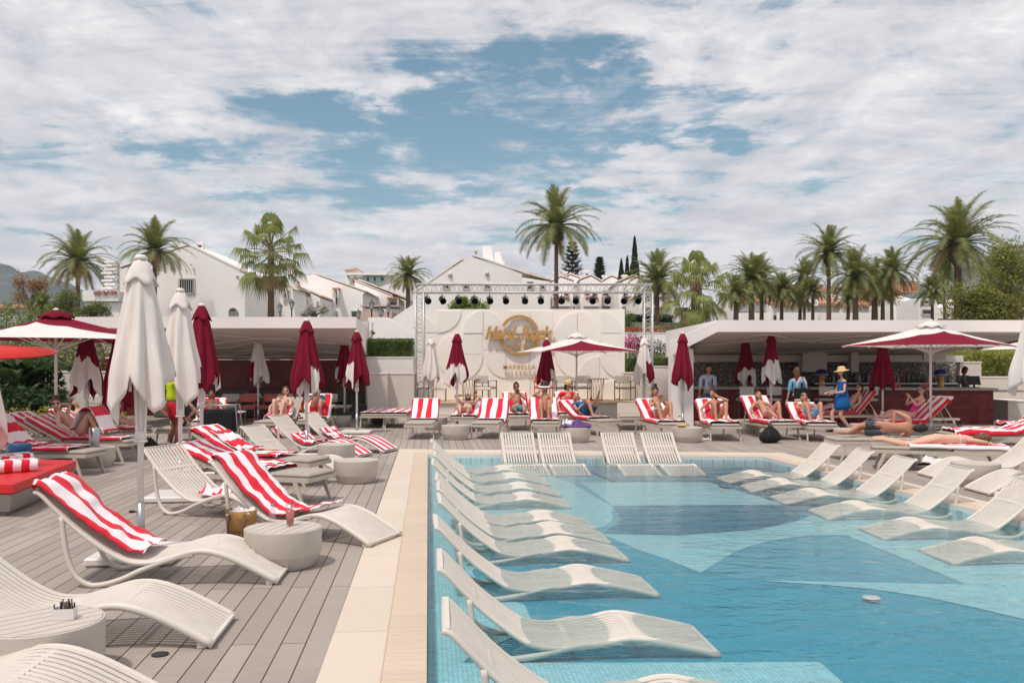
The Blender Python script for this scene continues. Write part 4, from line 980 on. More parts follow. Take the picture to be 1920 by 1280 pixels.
# walls round the terrace
def wallbox(name, px0, px1, D, z1, depth, lb, mat='cream', z0=0.0, cat='wall'):
    t_ = thing(name, lb, cat, ((X(px0, D)+X(px1, D))/2, D+depth/2, 0)); w = X(px1, D)-X(px0, D)
    b = MB(); b.box((0, 0, (z0+z1)/2), (w, depth, z1-z0)); b.build('wall_face', MT[mat], t_)
    b = MB(); b.box((0, 0, z1+.022), (w+.04, depth+.04, .04)); b.build('coping_cap', MT['white'], t_); return t_
wallbox('garden_wall', -40, 205, 28.5, Z(698, 28.5), .3, 'cream garden wall behind the plants on the left')
wallbox('garden_wall', 690, 726, 27.8, Z(701, 27.8), 1.0, 'short cream wall block right of the left pavilion', 'cream')
wallbox('garden_wall', 726, 776, 28.2, Z(701, 28.2), .4, 'cream wall beside the left lighting tower')
wallbox('garden_wall', 688, 774, 29.6, Z(671, 29.6), .4, 'white wall below the green hedge panel', 'white')
wallbox('garden_wall', 1172, 1262, 30.6, Z(700, 30.6), .4, 'white wall between the stage and the bar pillar', 'cream')
wallbox('garden_wall', 1196, 1262, 30.0, Z(688, 30.2), .3, 'stepped white wall end beside the right lighting tower', 'white')
wallbox('garden_wall', 1790, 2010, 31.5, Z(708, 31.5), .35, 'long white garden wall right of the bar', 'cream')
wallbox('garden_wall', 1800, 1840, 30.4, Z(680, 30.4), .35, 'grey white wall behind the barman', 'cream')
wallbox('planter', 1890, 1930, 27.5, .62, 1.2, 'square cream planter right of the bar counter', 'cream', cat='planter')
wallbox('red_panel', 199, 232, 27.4, Z(672, 27.4), .2, 'dark red painted panel at the left end of the pavilion', 'cushion_red', cat='panel')
# hedge panel behind the wall
leafm = {}
def foliage_mat(name, c, v=.35):
    m, nt_, b_, out_ = newmat(name); vv = coords(nt_, 'Object'); f = noise_n(nt_, 2.5, 4, .6, vv); oi = nt_.nodes.new('ShaderNodeObjectInfo')
    c1 = mix(nt_, ramp(nt_, f, [(.3, 0.0), (.7, 1.0)]), tuple(x*(1-v) for x in c), tuple(x*(1+v) for x in c))
    nt_.links.new(c1, b_.inputs['Base Color']); b_.inputs['Roughness'].default_value = .6; b_.inputs['Specular IOR Level'].default_value = .25
    tl = N(nt_, 'ShaderNodeBsdfTranslucent'); c2 = mix(nt_, .5, c1, (c[0]*1.8, c[1]*1.7, c[2]*.7)); nt_.links.new(c2, tl.inputs[0]); mx = N(nt_, 'ShaderNodeMixShader', Fac=.3)
    nt_.links.new(b_.outputs[0], mx.inputs[1]); nt_.links.new(tl.outputs[0], mx.inputs[2]); nt_.links.new(mx.outputs[0], out_.inputs[0]); return m
MT['palm'] = foliage_mat('palm_frond_green', (.21, .23, .09)); MT['palm_old'] = foliage_mat('dry_palm_frond', (.33, .24, .13)); MT['fan'] = foliage_mat('fan_palm_green', (.23, .26, .08))
MT['leaf'] = foliage_mat('garden_leaf_green', (.13, .18, .05)); MT['leaf_d'] = foliage_mat('dark_glossy_leaf', (.045, .08, .032)); MT['leaf_y'] = foliage_mat('yellow_green_leaf', (.27, .29, .07)); MT['leaf_o'] = foliage_mat('olive_leaf', (.19, .19, .07))
MT['autumn'] = foliage_mat('rusty_leaf', (.36, .15, .08)); MT['cypress'] = foliage_mat('cypress_green', (.030, .048, .026)); MT['magenta'] = foliage_mat('magenta_blossom', (.55, .03, .28)); MT['redflower'] = foliage_mat('red_blossom', (.55, .08, .06)); MT['lime'] = foliage_mat('lime_creeper_leaf', (.20, .30, .045))
MT['trunk'] = M('palm_trunk_bark', S(122, 98, 82), .9, .3, 6, .8, 14, scl=(1, 1, 3)); MT['trunk2'] = M('grey_bark', S(112, 102, 92), .9, .25, 6, .6, 20); MT['date'] = M('orange_date_cluster', S(196, 128, 48), .7, .3, 20); MT['palebranch'] = M('bleached_twig', S(196, 184, 168), .9, .1, 8)
def leaves(b, pts, size, rg, mi=0, flat=.3, asp=.45):
    for p in pts:
        a = rg.uniform(0, 2*PI); e = rg.uniform(-1, 1)*(1-flat)*1.3; d = Vector((math.cos(a)*math.cos(e), math.sin(a)*math.cos(e), math.sin(e))); w = d.cross(Vector((rg.uniform(-1, 1), rg.uniform(-1, 1), 1))).normalized(); s = size*rg.uniform(.6, 1.3); p = Vector(p)
        b.add([p-d*s*.5, p+w*s*asp*.5, p+d*s*.5, p-w*s*asp*.5], [(0, 1, 2, 3)], rg.choice(mi) if isinstance(mi, list) else mi)
def blob_pts(n, rg, c, r, seed, hollow=.55, sc=(1, 1, 1)):
    out_ = []
    while len(out_) < n:
        v = Vector((rg.gauss(0, 1), rg.gauss(0, 1), rg.gauss(0, 1))).normalized(); f = hollow+(1-hollow)*rg.random()**.5
        k = 1+.45*mnoise.noise(v*2.2+Vector((seed, 0, 0)))+.25*mnoise.noise(v*5+Vector((seed, 3, 0)))
        if mnoise.noise(v*4+Vector((seed*2, 1, 5))) < -.30: continue
        out_.append((c[0]+v.x*r*sc[0]*f*k, c[1]+v.y*r*sc[1]*f*k, c[2]+v.z*r*sc[2]*f*k))
    return out_
def hedge(px0, px1, py0, D, depth, lb, z0=0.0, size=.09, n=3500, mat='leaf', name='hedge', cat='hedge', py1=None, rough=.12):
    x0_, x1_ = X(px0, D), X(px1, D); z1 = Z(py0, D); z0 = Z(py1, D) if py1 else z0; rg = random.Random(int(px0*7+px1))
    b = MB(); b.box(((x0_+x1_)/2, D+depth/2, (z0+z1)/2-.03), (x1_-x0_-.1, depth-.1, z1-z0-.06)); pts = []
    for i in range(n):
        f = rg.random(); x = rg.uniform(x0_, x1_)
        if f < .75: pts.append((x, D+rg.uniform(-rough, rough*.3), rg.uniform(z0, z1)))
        else: pts.append((x, rg.uniform(D, D+depth), z1+rg.uniform(-rough*.4, rough)))
    leaves(b, pts, size, rg, 0, flat=.2); o = b.build(name, MT[mat]); return tag(o, lb, cat)
hedge(688, 774, 637, 29.9, .6, 'clipped green hedge panel above the white wall left of the stage', z0=Z(668, 29.9), n=5000, mat='leaf', size=.07, rough=.05)
hedge(1790, 2020, 662, 32.5, 1.2, 'yellow green hedge with orange flowers right of the bar', n=7000, mat='leaf_y', size=.12)
hedge(1172, 1262, 668, 33.5, 1.0, 'dark green hedge between stage and bar pillar', n=2500, mat='leaf', size=.09)
hedge(1176, 1262, 592, 56, 1.2, 'tall dark hedge on the slope behind the stage', z0=3.6, n=2500, mat='cypress', size=.16)
# shrubs and plants
def shrub(px, py, D, r, lb, mat='leaf', n=900, size=.12, sc=(1, 1, 1), z=None, name='shrub', cat='shrub', extra=None, group=None, seed=None, ground=None):
    c = Vector((X(px, D), D, Z(py, D) if z is None else z)); rg = random.Random(seed or int(px*13+D)); t_ = thing(name, lb, cat, (c.x, c.y, 0), 0, group)
    b = MB(); leaves(b, blob_pts(n, rg, (0, 0, c.z), r, px*.1, .25, sc), size, rg, [0, 0, 0, 1] if extra else 0)
    b.build('foliage', [MT[mat], MT[extra]] if extra else MT[mat], t_)
    g0 = hgt(c.x, c.y) if ground is None else ground
    b = MB()
    for k in range(5): a = k*1.3; b.tube([(.05*math.cos(a), .05*math.sin(a), g0), (r*sc[0]*.4*math.cos(a), r*sc[1]*.4*math.sin(a), c.z), (r*sc[0]*.7*math.cos(a+.3), r*sc[1]*.7*math.sin(a+.3), c.z+r*sc[2]*.4)], [.025, .015, .006], 5)
    b.build('stem', MT['trunk2'], t_); return t_
shrub(200, 655, 31, 1.5, 'olive green bush behind the cream garden wall, left of the pavilion', 'leaf_o', 2600, .13, (1.5, .8, .75))
shrub(110, 660, 31.5, 1.7, 'olive green bush behind the cream garden wall, under the open umbrella', 'leaf_o', 3000, .13, (1.5, .8, .7))
shrub(20, 650, 31, 1.8, 'dark green bush at the left edge behind the red sunshade', 'leaf', 3000, .14, (1.4, .8, .9))
shrub(20, 715, 25.5, .9, 'dark glossy broad leaved plant at the left edge', 'leaf_d', 1300, .20, (1.1, .8, .9)); shrub(72, 722, 26, .8, 'dark glossy plant before the cream wall', 'leaf_d', 1200, .19, (.9, .7, 1)); shrub(10, 752, 24, .8, 'low dark plant at the left edge behind the loungers', 'leaf_d', 900, .17, (1.3, .8, .7)); shrub(88, 752, 24.5, .6, 'low dark plant left of the open umbrella pole', 'leaf_d', 700, .16, (1.2, .8, .7))
for i, (px, r, lb) in enumerate(((42, .45, 'bright green low shrub between the two left towelled loungers'), (100, .5, 'bright green low shrub behind the reclining woman'), (132, .5, 'bright green low shrub before the closed umbrella pole'), (168, .45, 'bright green low shrub right of the closed umbrella pole'), (205, .4, 'bright green low shrub left of the nearest white umbrella'))):
    shrub(px, 775, 22.0, r, lb, 'leaf_y', 700, .11, (1.2, .8, .75), z=.35)
def banana(px, D, h, lb, seed):
    t_ = thing('broad_leaf_plant', lb, 'plant', (X(px, D), D, 0)); rg = random.Random(seed); b = MB()
    for k in range(13):
        a = rg.uniform(0, 2*PI); L = rg.uniform(.8, 1.3)*h*.7; pts = []; n = 9; w0 = .17
        for i in range(n+1):
            s = i/n; rr = L*s*.75; z = h*.45+L*(s-.75*s*s); pts.append(Vector((math.cos(a)*rr, math.sin(a)*rr, z)))
        sd_ = Vector((-math.sin(a), math.cos(a), 0)); vs = []
        for i, p in enumerate(pts): ww = w0*math.sin(PI*min(1, i/n*.95+.05))**.7; vs += [p-sd_*ww+Vector((0, 0, .05)), p, p+sd_*ww+Vector((0, 0, .05))]
        b.add(vs, [(i*3+j, i*3+j+1, i*3+j+4, i*3+j+3) for i in range(n) for j in range(2)], 0, True)
    b.build('leaf_crown', MT['leaf_d'], t_)
    b = MB(); b.tube([(0, 0, 0), (0, 0, h*.5)], [.09, .06], 8); b.build('stem', MT['trunk2'], t_)
banana(28, 25, 2.3, 'tall banana like plant below the red sunshade', 3); banana(58, 25.8, 2.5, 'tall banana like plant beside the open umbrella pole', 5); banana(5, 26.5, 2.8, 'tall banana like plant at the very left edge', 8)
# stage
t = thing('stage', 'low pale stage platform with timber edge behind the loungers', 'stage')
sx0, sx1 = X(775, 28.5), X(1262, 28.5)
b = MB(); b.box(((sx0+sx1)/2, 30.2, .10), (sx1-sx0, 3.4, .20)); b.build('riser', MT['cream'], t)
b = MB(); b.box(((sx0+sx1)/2, 30.2, .535), (sx1-sx0-.1, 3.2, .06)); b.build('timber_floor', MT['wood'], t)
b = MB(); b.box(((sx0+sx1)/2, 30.2, .35), (sx1-sx0-.16, 3.1, .30)); b.build('upper_riser', MT['cream'], t)
SD = 31.0; SZ = .565
t = thing('stage_backdrop', 'cream stage wall panelled with curved geometric relief', 'stage wall')
wx0, wx1, wz1 = X(779, SD), X(1172, SD), Z(579, SD)
b = MB(); b.box(((wx0+wx1)/2, SD+.3, wz1/2+.03), (wx1-wx0, .36, wz1-.06)); b.build('wall', MT['panel'], t)
fy = SD+.12
def relief(px0, py0, px1, py1, kind, th, m='panel'):
    th *= .6
    xA, xB, zA, zB = X(px0, SD), X(px1, SD), Z(py1, SD), Z(py0, SD); pts = []
    if kind == 'r': pts = [(xA, zA), (xB, zA), (xB, zB), (xA, zB)]
    else:
        cxx, czz, a0 = {'bl': (xA, zA, 0), 'br': (xB, zA, 90), 'tr': (xB, zB, 180), 'tl': (xA, zB, 270)}[kind]
        pts = [(cxx, czz)]+[(cxx+(xB-xA)*math.cos(math.radians(a0+90*i/16)), czz+(zB-zA)*math.sin(math.radians(a0+90*i/16))) for i in range(17)]
    b = MB(); b.prism([(x, fy, z) for x, z in pts], (0, -th, 0)); b.build('relief_panel', MT[m], t)
for a_ in ((781, 592, 818, 623, 'bl', .05, 'panel2'), (820, 582, 864, 623, 'tl', .06, 'panel2'), (868, 582, 905, 624, 'br', .07, 'panel2'), (907, 582, 955, 655, 'bl', .045, 'panel2'), (781, 624, 818, 658, 'r', .03, 'panel'), (820, 626, 862, 663, 'br', .05, 'panel'), (864, 626, 905, 663, 'r', .035, 'panel2'), (820, 663, 862, 712, 'tr', .05, 'panel'), (864, 665, 905, 712, 'tl', .06, 'panel2'),
           (957, 582, 995, 625, 'r', .05, 'panel2'), (997, 582, 1036, 625, 'r', .035, 'panel'), (1038, 586, 1082, 640, 'br', .07, 'panel2'), (1084, 583, 1126, 640, 'bl', .06, 'panel'), (1127, 584, 1166, 624, 'bl', .05, 'panel2'), (1127, 625, 1168, 664, 'r', .03, 'panel'), (907, 656, 948, 708, 'tr', .06, 'panel2'), (949, 656, 992, 708, 'r', .04, 'panel'), (993, 650, 1036, 708, 'tl', .055, 'panel2'),
           (781, 712, 818, 752, 'br', .05, 'panel2'), (820, 713, 862, 752, 'bl', .04, 'panel'), (907, 712, 946, 752, 'bl', .05, 'panel2'), (950, 712, 994, 752, 'br', .06, 'panel'), (1038, 642, 1080, 708, 'tr', .06, 'panel'), (1084, 668, 1124, 708, 'br', .05, 'panel2'), (1126, 666, 1168, 710, 'tr', .06, 'panel2'), (1038, 712, 1080, 752, 'bl', .045, 'panel2'), (1084, 713, 1168, 752, 'br', .04, 'panel')):
    relief(*a_)
# sign
t = thing('wall_sign', 'gold ring logo sign lettered Hard Rock Hotel Marbella on the stage wall', 'sign', (X(974, SD), SD, Z(628, SD)))
fyy = -.03
b = MB(); R1 = X(974+37.5, SD)-X(974, SD); ns = 72
for i in range(ns):
    a0, a1 = 2*PI*i/ns, 2*PI*(i+1)/ns; am = math.degrees((a0+a1)/2)
    if 345 < am or am < 22 or 150 < am < 196: continue
    pts = [(R1*math.cos(a0), fyy, R1*math.sin(a0)), (R1*math.cos(a1), fyy, R1*math.sin(a1)), ((R1-.10)*math.cos(a1), fyy, (R1-.10)*math.sin(a1)), ((R1-.10)*math.cos(a0), fyy, (R1-.10)*math.sin(a0))]
    b.prism(pts, (0, .07, 0))
b.build('ring', MT['gold'], t)
def text(body, w, h, loc, name, parent, shear=0.0, off=0.0, ext=.035, mat='gold', sp=1.0):
    cu = bpy.data.curves.new('tmp', 'FONT'); cu.body = body; cu.size = 1; cu.extrude = .5; cu.shear = shear; cu.offset = off; cu.align_x = 'CENTER'; cu.space_character = sp
    o_ = bpy.data.objects.new('tmp', cu); COL.objects.link(o_); dg = bpy.context.evaluated_depsgraph_get(); me = bpy.data.meshes.new_from_object(o_.evaluated_get(dg)); bpy.data.objects.remove(o_); bpy.data.curves.remove(cu)
    xs_ = [v.co.x for v in me.vertices]; ys_ = [v.co.y for v in me.vertices]; kx = w/(max(xs_)-min(xs_)); ky = h/(max(ys_)-min(ys_)); mx_ = (max(xs_)+min(xs_))/2; my_ = (max(ys_)+min(ys_))/2
    for v in me.vertices: v.co = Vector(((v.co.x-mx_)*kx, -v.co.z*2*ext, (v.co.y-my_)*ky))
    me.name = name; me.materials.clear(); me.materials.append(MT[mat]); o2 = bpy.data.objects.new(name, me); COL.objects.link(o2); o2.parent = parent; o2.location = loc; return o2
kk = SD/F
text('Hard', 60*kk, 25*kk, (-34*kk, -.06, 4*kk), 'lettering', t, .32, .045, .05); text('Rock', 60*kk, 27*kk, (33*kk, -.065, 3*kk), 'lettering', t, .22, .045, .05)
b = MB(); b.prism([(-.22, -.07, -.10), (-.02, -.07, -.24), (.03, -.07, -.22), (-.10, -.07, -.08)], (0, .04, 0)); b.prism([(.42, -.07, -.06), (.62, -.07, -.34), (.70, -.07, -.34), (.56, -.07, -.04)], (0, .04, 0)); b.build('flourish', MT['gold'], t)
text('HOTEL', 36*kk, 8.5*kk, (0, -.03, -21.5*kk), 'lettering', t, 0, .03, .03, sp=1.15); text('MARBELLA', 60*kk, 8*kk, (0, -.03, -60*kk), 'lettering', t, 0, .012, .03, sp=1.2)
# lighting truss
TD = 28.6
t = thing('lighting_truss', 'silver goal shaped lighting truss spanning the stage', 'truss')
def truss(a, c, w, n, name, dr=.024):
    b = MB(); a, c = Vector(a), Vector(c); d = (c-a).normalized(); u = Vector((0, 1, 0)); v = d.cross(u).normalized(); h = w/2
    cor = [u*h+v*h, u*h-v*h, -u*h-v*h, -u*h+v*h]
    for k in cor: b.tube([a+k, c+k], dr, 8)
    for i in range(n):
        p = a.lerp(c, i/n); q_ = a.lerp(c, (i+.5)/n); r_ = a.lerp(c, (i+1)/n)
        for k in range(4):
            k1, k2 = cor[k], cor[(k+1) % 4]; b.tube([p+k1, q_+k2], .010, 5, cap=False); b.tube([q_+k2, r_+k1], .010, 5, cap=False)
    return b.build(name, MT['alu'], t)
xL, xR = X(787.5, TD), X(1215, TD); zT = Z(541, TD); w_ = .26
truss((xL, TD, .10), (xL, TD, zT-w_/2), w_, 15, 'tower'); truss((xR, TD, .10), (xR, TD, zT-w_/2), w_, 15, 'tower'); truss((xL-w_/2, TD, zT), (xR+w_/2, TD, zT), w_, 26, 'top_beam')
for x in (xL, xR): b = MB(); b.box((x, TD, .04), (.7, .7, .03)); b.box((x, TD, .07), (.5, .5, .06)); b.build('base_plate', MT['steel'], t)
def make_spot():
    t_ = thing('spotlight', 'spot', 'spotlight')
    b = MB(); b.tube([(0, 0, -.0), (0, 0, -.10)], .012, 6); b.tube([(-.09, 0, -.20), (-.09, 0, -.14), (-.06, 0, -.10), (.06, 0, -.10), (.09, 0, -.14), (.09, 0, -.20)], .010, 6); b.build('yoke', MT['black'], t_)
    b = MB(); b.lathe([(.055, -.11), (.08, -.10), (.085, .0), (.10, .08), (.105, .12), (.095, .12), (.088, .10)], 16)
    hd = b.build('lamp_head', MT['black'], t_); hd.location = (0, 0, -.22); hd.rotation_euler = (PI/2+.45, 0, 0)
    b = MB(); b.lathe([(.001, .098), (.088, .10)], 16); b.build('lens', MT['glass'], hd)
    return t_
SPT = Proto(make_spot())
spx = [801, 829, 859, 889, 918, 948, 984, 1014, 1053, 1080, 1112, 1140, 1171, 1198]
ordn = ['first', 'second', 'third', 'fourth', 'fifth', 'sixth', 'seventh', 'eighth', 'ninth', 'tenth', 'eleventh', 'twelfth', 'thirteenth', 'fourteenth']
for i, px in enumerate(spx): SPT.place((X(px, TD), TD, zT-w_/2-.01), (7-i)*.07, 'black stage spotlight under the truss, %s from the left' % ordn[i], 1.0)['group'] = 'spotlights under the truss'
for px, rz, lb in ((793, 2.9, 'white terrace chair on stage behind the left lighting tower'), (910, 2.6, 'white armchair on stage left of the sign, beside the bistro table'), (1055, .2, 'white stage chair behind the man in the straw hat'), (1090, 3.3, 'white stage armchair behind the open umbrella pole'), (1172, 2.7, 'white stage armchair at the right end of the stage')): pl(AC, px, 30.0, rz, lb, SZ, 'white terrace chairs')
pl(CO, 1021, 30.3, .3, 'coral chair on stage beside the man in the straw hat', SZ, 'coral chairs'); pl(BT, 880, 30.0, 0, 'bistro table on stage left of the sign', SZ, 'bistro tables'); pl(BT, 1118, 30.0, 0, 'bistro table on stage right of the open umbrella pole', SZ, 'bistro tables')
def ottoman(px, lb):
    t_ = thing('stool', lb, 'stool', (X(px, 29.4), 29.4, SZ)); b = MB(); b.box((0, 0, .40), (.5, .45, .08), bev=.02); b.build('seat', MT['seat'], t_); b = MB()
    for sx in (-1, 1):
        for sy in (-1, 1): b.bar((sx*.22, sy*.2, 0), (sx*.22, sy*.2, .37), .02, .02)
        b.bar((sx*.22, -.2, .02), (sx*.22, .2, .02), .02, .02)
    b.build('frame', MT['dframe'], t_)
ottoman(823, 'white stool on stage left of the burgundy and white umbrella'); ottoman(906, 'white stool on stage right of the burgundy and white umbrella')
# ------------------------------------------------------------------ houses on the slope
def house(name, lb, D, depth, poly, wins=(), roofs=(), mat='wall', extra=None, cat='house', shear=(0, 0)):
    """poly = facade outline, real size from its distance D; windows and roofs are parts"""
    t = thing(name, lb, cat, (X(sum(p[0] for p in poly)/len(poly), D), D, 0)); ox = t.location.x
    fw = [Vector((X(p[0], D)-ox, 0, Z(p[1], D))) for p in poly]
    b = MB(); b.prism(fw, (shear[0], depth, shear[1])); b.build('wall', MT[mat], t)
    for w in wins:
        px0, py0, px1, py1 = w[:4]; kind = w[4] if len(w) > 4 else 'r'; x0, x1, z0, z1 = X(px0, D)-ox, X(px1, D)-ox, Z(py1, D), Z(py0, D)
        b = MB(); tk = .09*D/70
        if kind == 'a':
            r = (x1-x0)/2; zc_ = z1-r if z1-z0 > r else z0; ry = z1-zc_; m = 14; o_ = [(x0, z0), (x1, z0)]+[((x0+x1)/2+r*math.cos(PI*i/m), zc_+ry*math.sin(PI*i/m)) for i in range(m+1)]
            for i in range(m): 
                a, c = o_[2+i], o_[3+i]; b.bar((a[0], -.05, a[1]), (c[0], -.05, c[1]), .10, tk)
            b.bar((x0, -.05, z0), (x1, -.05, z0), .12, tk)
            fr_ = b.build('window_arch', MT['frame'], t); b = MB(); b.prism([(x, -.012, z) for x, z in o_], (0, -.01, 0)); b.build('pane', MT['glass'], fr_)
        else:
            for a, c in (((x0, z0), (x1, z0)), ((x0, z1), (x1, z1)), ((x0, z0), (x0, z1)), ((x1, z0), (x1, z1))): b.bar((a[0], -.05, a[1]), (c[0], -.05, c[1]), .10, tk, up=(0, 1, 0))
            fr_ = b.build('window', MT['frame'], t); b = MB(); b.box(((x0+x1)/2, -.015, (z0+z1)/2), (x1-x0, .012, z1-z0)); b.build('pane', MT['glass' if kind != 'g' else 'shutter'], fr_)
        if kind in ('b', 'a') and px1-px0 > 12:
            b = MB(); nb = 7
            for i in range(nb): x = x0+(x1-x0)*(i+.5)/nb; b.bar((x, -.14, z0-.1), (x, -.14, z1+.05 if kind == 'b' else z0+(z1-z0)*.6), .03, .03)
            b.build('window_grille', MT['frame'], fr_)
    for r_ in roofs:      # line of the eave/verge, its thickness, overhang and whether it is tiled
        (xa_, ya_), (xb_, yb_), th, mt = r_[:4]; b = MB(); a = Vector((X(xa_, D)-ox, -.05, Z(ya_, D)+th*.5)); c = Vector((X(xb_, D)-ox, -.05, Z(yb_, D)+th*.5)); e = Vector((shear[0], depth+.3, shear[1]))
        up = Vector((0, 0, th)); b.prism([a, c, c+up, a+up], e); b.build('roof', MT[mt] if isinstance(mt, str) else mt, t)
    if extra: extra(t, ox)
    return t
MT['shutter'] = M('green_shutter', S(62, 86, 84), .6, .1, 4); MT['rooft'] = roof_tile; MT['roofpale'] = M('weathered_tile_edge', S(232, 216, 204), .85, .2, 3, .5, 6); MT['pinkw'] = M('pink_render', S(206, 176, 170), .85, .05, .6, .1, 20); MT['glassg'] = M('green_tinted_balcony_glass', S(150, 186, 184), .15, .08, .5, spec=.6)
def chim(t, ox, D, px0, py0, px1, py1, dep=.8, y=1.5, nm='chimney', hole=True):
    x0, x1, z0, z1 = X(px0, D)-ox, X(px1, D)-ox, Z(py1, D), Z(py0, D)
    b = MB(); b.box(((x0+x1)/2, y, (z0+z1)/2), (x1-x0, dep, z1-z0)); b.box(((x0+x1)/2, y, z1+.06), (x1-x0+.2, dep+.2, .12)); c = b.build(nm, MT['wall'], t)
    if hole: b = MB(); b.box(((x0+x1)/2, y-dep/2-.01, z1-(z1-z0)*.28), ((x1-x0)*.6, .03, (z1-z0)*.2)); b.build('flue_opening', MT['black'], c)
def h1x(t, ox):
    chim(t, ox, 66, 357, 453, 369, 470, .5)
    b = MB(); b.tube([(X(100*0+361, 66)-ox, -.1, Z(496, 66)), (X(361, 66)-ox, -.3, Z(497, 66))], .07, 6); b.build('wall_lamp', MT['frame'], t)
house('gabled_house', 'large plain white gabled house behind the left pavilion, with one grilled window', 66, 9, [(222, 610), (222, 506), (250, 497), (345, 463), (360, 463), (437, 497), (459, 514), (459, 610)], [(336, 523, 365, 550, 'b'), (429, 577, 446, 593, 'a'), (444, 518, 447, 519)], [((356, 462.5), (459, 513), .16, 'wall'), ((222, 504), (352, 461.5), .16, 'wall')], extra=h1x)
def h2x(t, ox):
    b = MB(); D = 60
    b.box((0, 1.4, Z(556, D)), (X(226, D)-X(158, D), 3.4, Z(548, D)-Z(566, D))); b.build('terrace_parapet', MT['wall'], t)
    rg = random.Random(2); b = MB(); leaves(b, [(rg.uniform(X(180, D)-ox, X(224, D)-ox), -.35+rg.uniform(-.1, .1), Z(549, D)+rg.gauss(0, .09)) for _ in range(500)], .10, rg, [0, 0, 1]); b.build('flower_trough', [MT['redflower'], MT['leaf']], t)
house('terrace_block', 'white terrace block with arched grilled window and red flowers on its parapet', 60, 5, [(160, 612), (160, 566), (224, 566), (224, 612)], [(174, 575, 211, 593, 'a')], extra=h2x)
t = thing('outside_stair', 'narrow white outside stair climbing the left corner of the gabled house', 'stair', (X(212, 63), 63, 0))
b = MB()
for i in range(8): b.box((-.25+.10*(i % 2)*2, 0, Z(541-i*7.0, 63)), (.75, .9, .12))
b.build('tread', MT['wall'], t); b = MB(); b.box((.25, .3, Z(525, 63)), (.12, .12, 2.4)); b.box((.25, .3, 2), (.12, .12, 7)); b.build('newel_post', MT['frame'], t)
house('row_house', 'white row house beyond the left fan palm with small shaded windows', 74, 8, [(456, 612), (456, 528), (500, 528), (548, 540), (555, 612)], [(461, 528, 466, 554), (471, 542, 475, 558), (497, 546, 502, 568), (533, 550, 537, 568), (539, 545, 543, 563)], [((456, 524), (520, 532), .18, 'roofpale'), ((532, 534), (556, 542), .13, 'roofpale')])
house('row_house', 'white row house with porch window left of the street lamps', 79, 8, [(548, 612), (548, 532), (600, 558), (602, 612)], [(565, 563, 577, 576), (594, 565, 597, 572)], [((545, 531), (603, 558), .15, 'roofpale'), ((560, 555), (582, 560), .3, 'rooft')])
def porch(pxa, pya, pxb, pyb, D):
    def f(t, ox):
        b = MB(); b.box(((X(pxa, D)+X(pxb, D))/2-ox, -.5, Z(pya, D)), (X(pxb, D)-X(pxa, D), 1.2, .18)); b.build('porch_roof', MT['rooft'], t)
        b = MB()
        for px in (pxa+1.5, pxb-1.5): b.box((X(px, D)-ox, -1.0, (Z(pya, D)+Z(pyb, D))/2), (.16, .16, Z(pya, D)-Z(pyb, D)))
        b.build('porch_post', MT['frame'], t)
    return f
house('gabled_house', 'white gabled house with a long sloping roof edge behind the street lamps', 84, 10, [(553, 612), (553, 522), (588, 514), (684, 548), (680, 552), (680, 612)], [(629, 545, 634, 572), (630, 584, 633, 592), (659, 583, 677, 596)], [((586, 513), (686, 548.5), .13, 'roofpale')], extra=porch(628, 543, 639, 560, 84))
house('gabled_house', 'white gabled house right of the long roofed one, with a porch at its end', 92, 10, [(665, 612), (665, 528), (737, 556), (737, 612)], [(731, 566, 744, 576)], [((664, 527.5), (736, 556), .13, 'roofpale'), ((672, 526), (762, 560.5), .13, 'roofpale')], extra=porch(728, 560, 750, 576, 92))
house('tower_house', 'small white tower with an orange pyramid roof', 130, 6, [(648, 560), (648, 507), (674, 507), (674, 560)], [(652, 514, 656, 522), (664, 514, 668, 522)], extra=lambda t, ox: (lambda b: (b.add([(X(646, 130)-ox, -.4, Z(507, 130)), (X(676, 130)-ox, -.4, Z(507, 130)), (X(676, 130)-ox, 6.4, Z(507, 130)), (X(646, 130)-ox, 6.4, Z(507, 130)), (X(661, 130)-ox, 3, Z(497, 130))], [(0, 1, 4), (1, 2, 4), (2, 3, 4), (3, 0, 4), (3, 2, 1, 0)]), b.build('roof', MT['rooft'], t)))(MB()))
def glassb(t, ox):
    D = 125
    for i, px in enumerate((685, 698, 711)):
        b = MB(); b.box((X(px, D)-ox, -.7, Z(527, D)), (X(11, D)-X(0, D)-.1, .06, 1.0)); b.build('balcony_glass', MT['glassg'], t)
    b = MB(); b.box((X(695, D)-ox, -.4, Z(515, D)), (6.5, 1.6, .3)); b.build('balcony_canopy', MT['wall'], t)
house('modern_villa', 'white villa with green glass balconies on the hilltop', 125, 8, [(655, 570), (655, 520), (722, 515), (780, 520), (780, 570)], [(683, 519, 720, 526), (662, 524, 668, 530)], extra=glassb)
house('white_house', 'low white house behind the small palm left of the stage', 110, 6, [(715, 600), (715, 537), (745, 528), (768, 537), (768, 600)], [(738, 533, 744, 537)])
for poly, D, lb in (([(712, 622), (737, 596), (790, 560), (790, 622)], 50, 'white stair wall rising to the right of the street lamps'), ([(690, 640), (690, 595), (720, 594), (790, 632), (790, 640)], 44, 'white stair wall descending to the right above the hedge panel'), ([(682, 640), (682, 604), (697, 604), (697, 640)], 42, 'small white wall block behind the left pavilion corner'), ([(720, 640), (725, 594), (790, 622), (790, 640)], 46, 'upper white stair wall left of the truss')):
    house('stair_wall', lb, D, .5, poly, (), (), cat='wall')
house('white_house', 'pink tinted low house wall behind the street lamps', 78, 3, [(676, 612), (676, 584), (735, 584), (735, 612)], (), [((676, 576), (745, 576), .12, 'pinkw')], mat='pinkw')
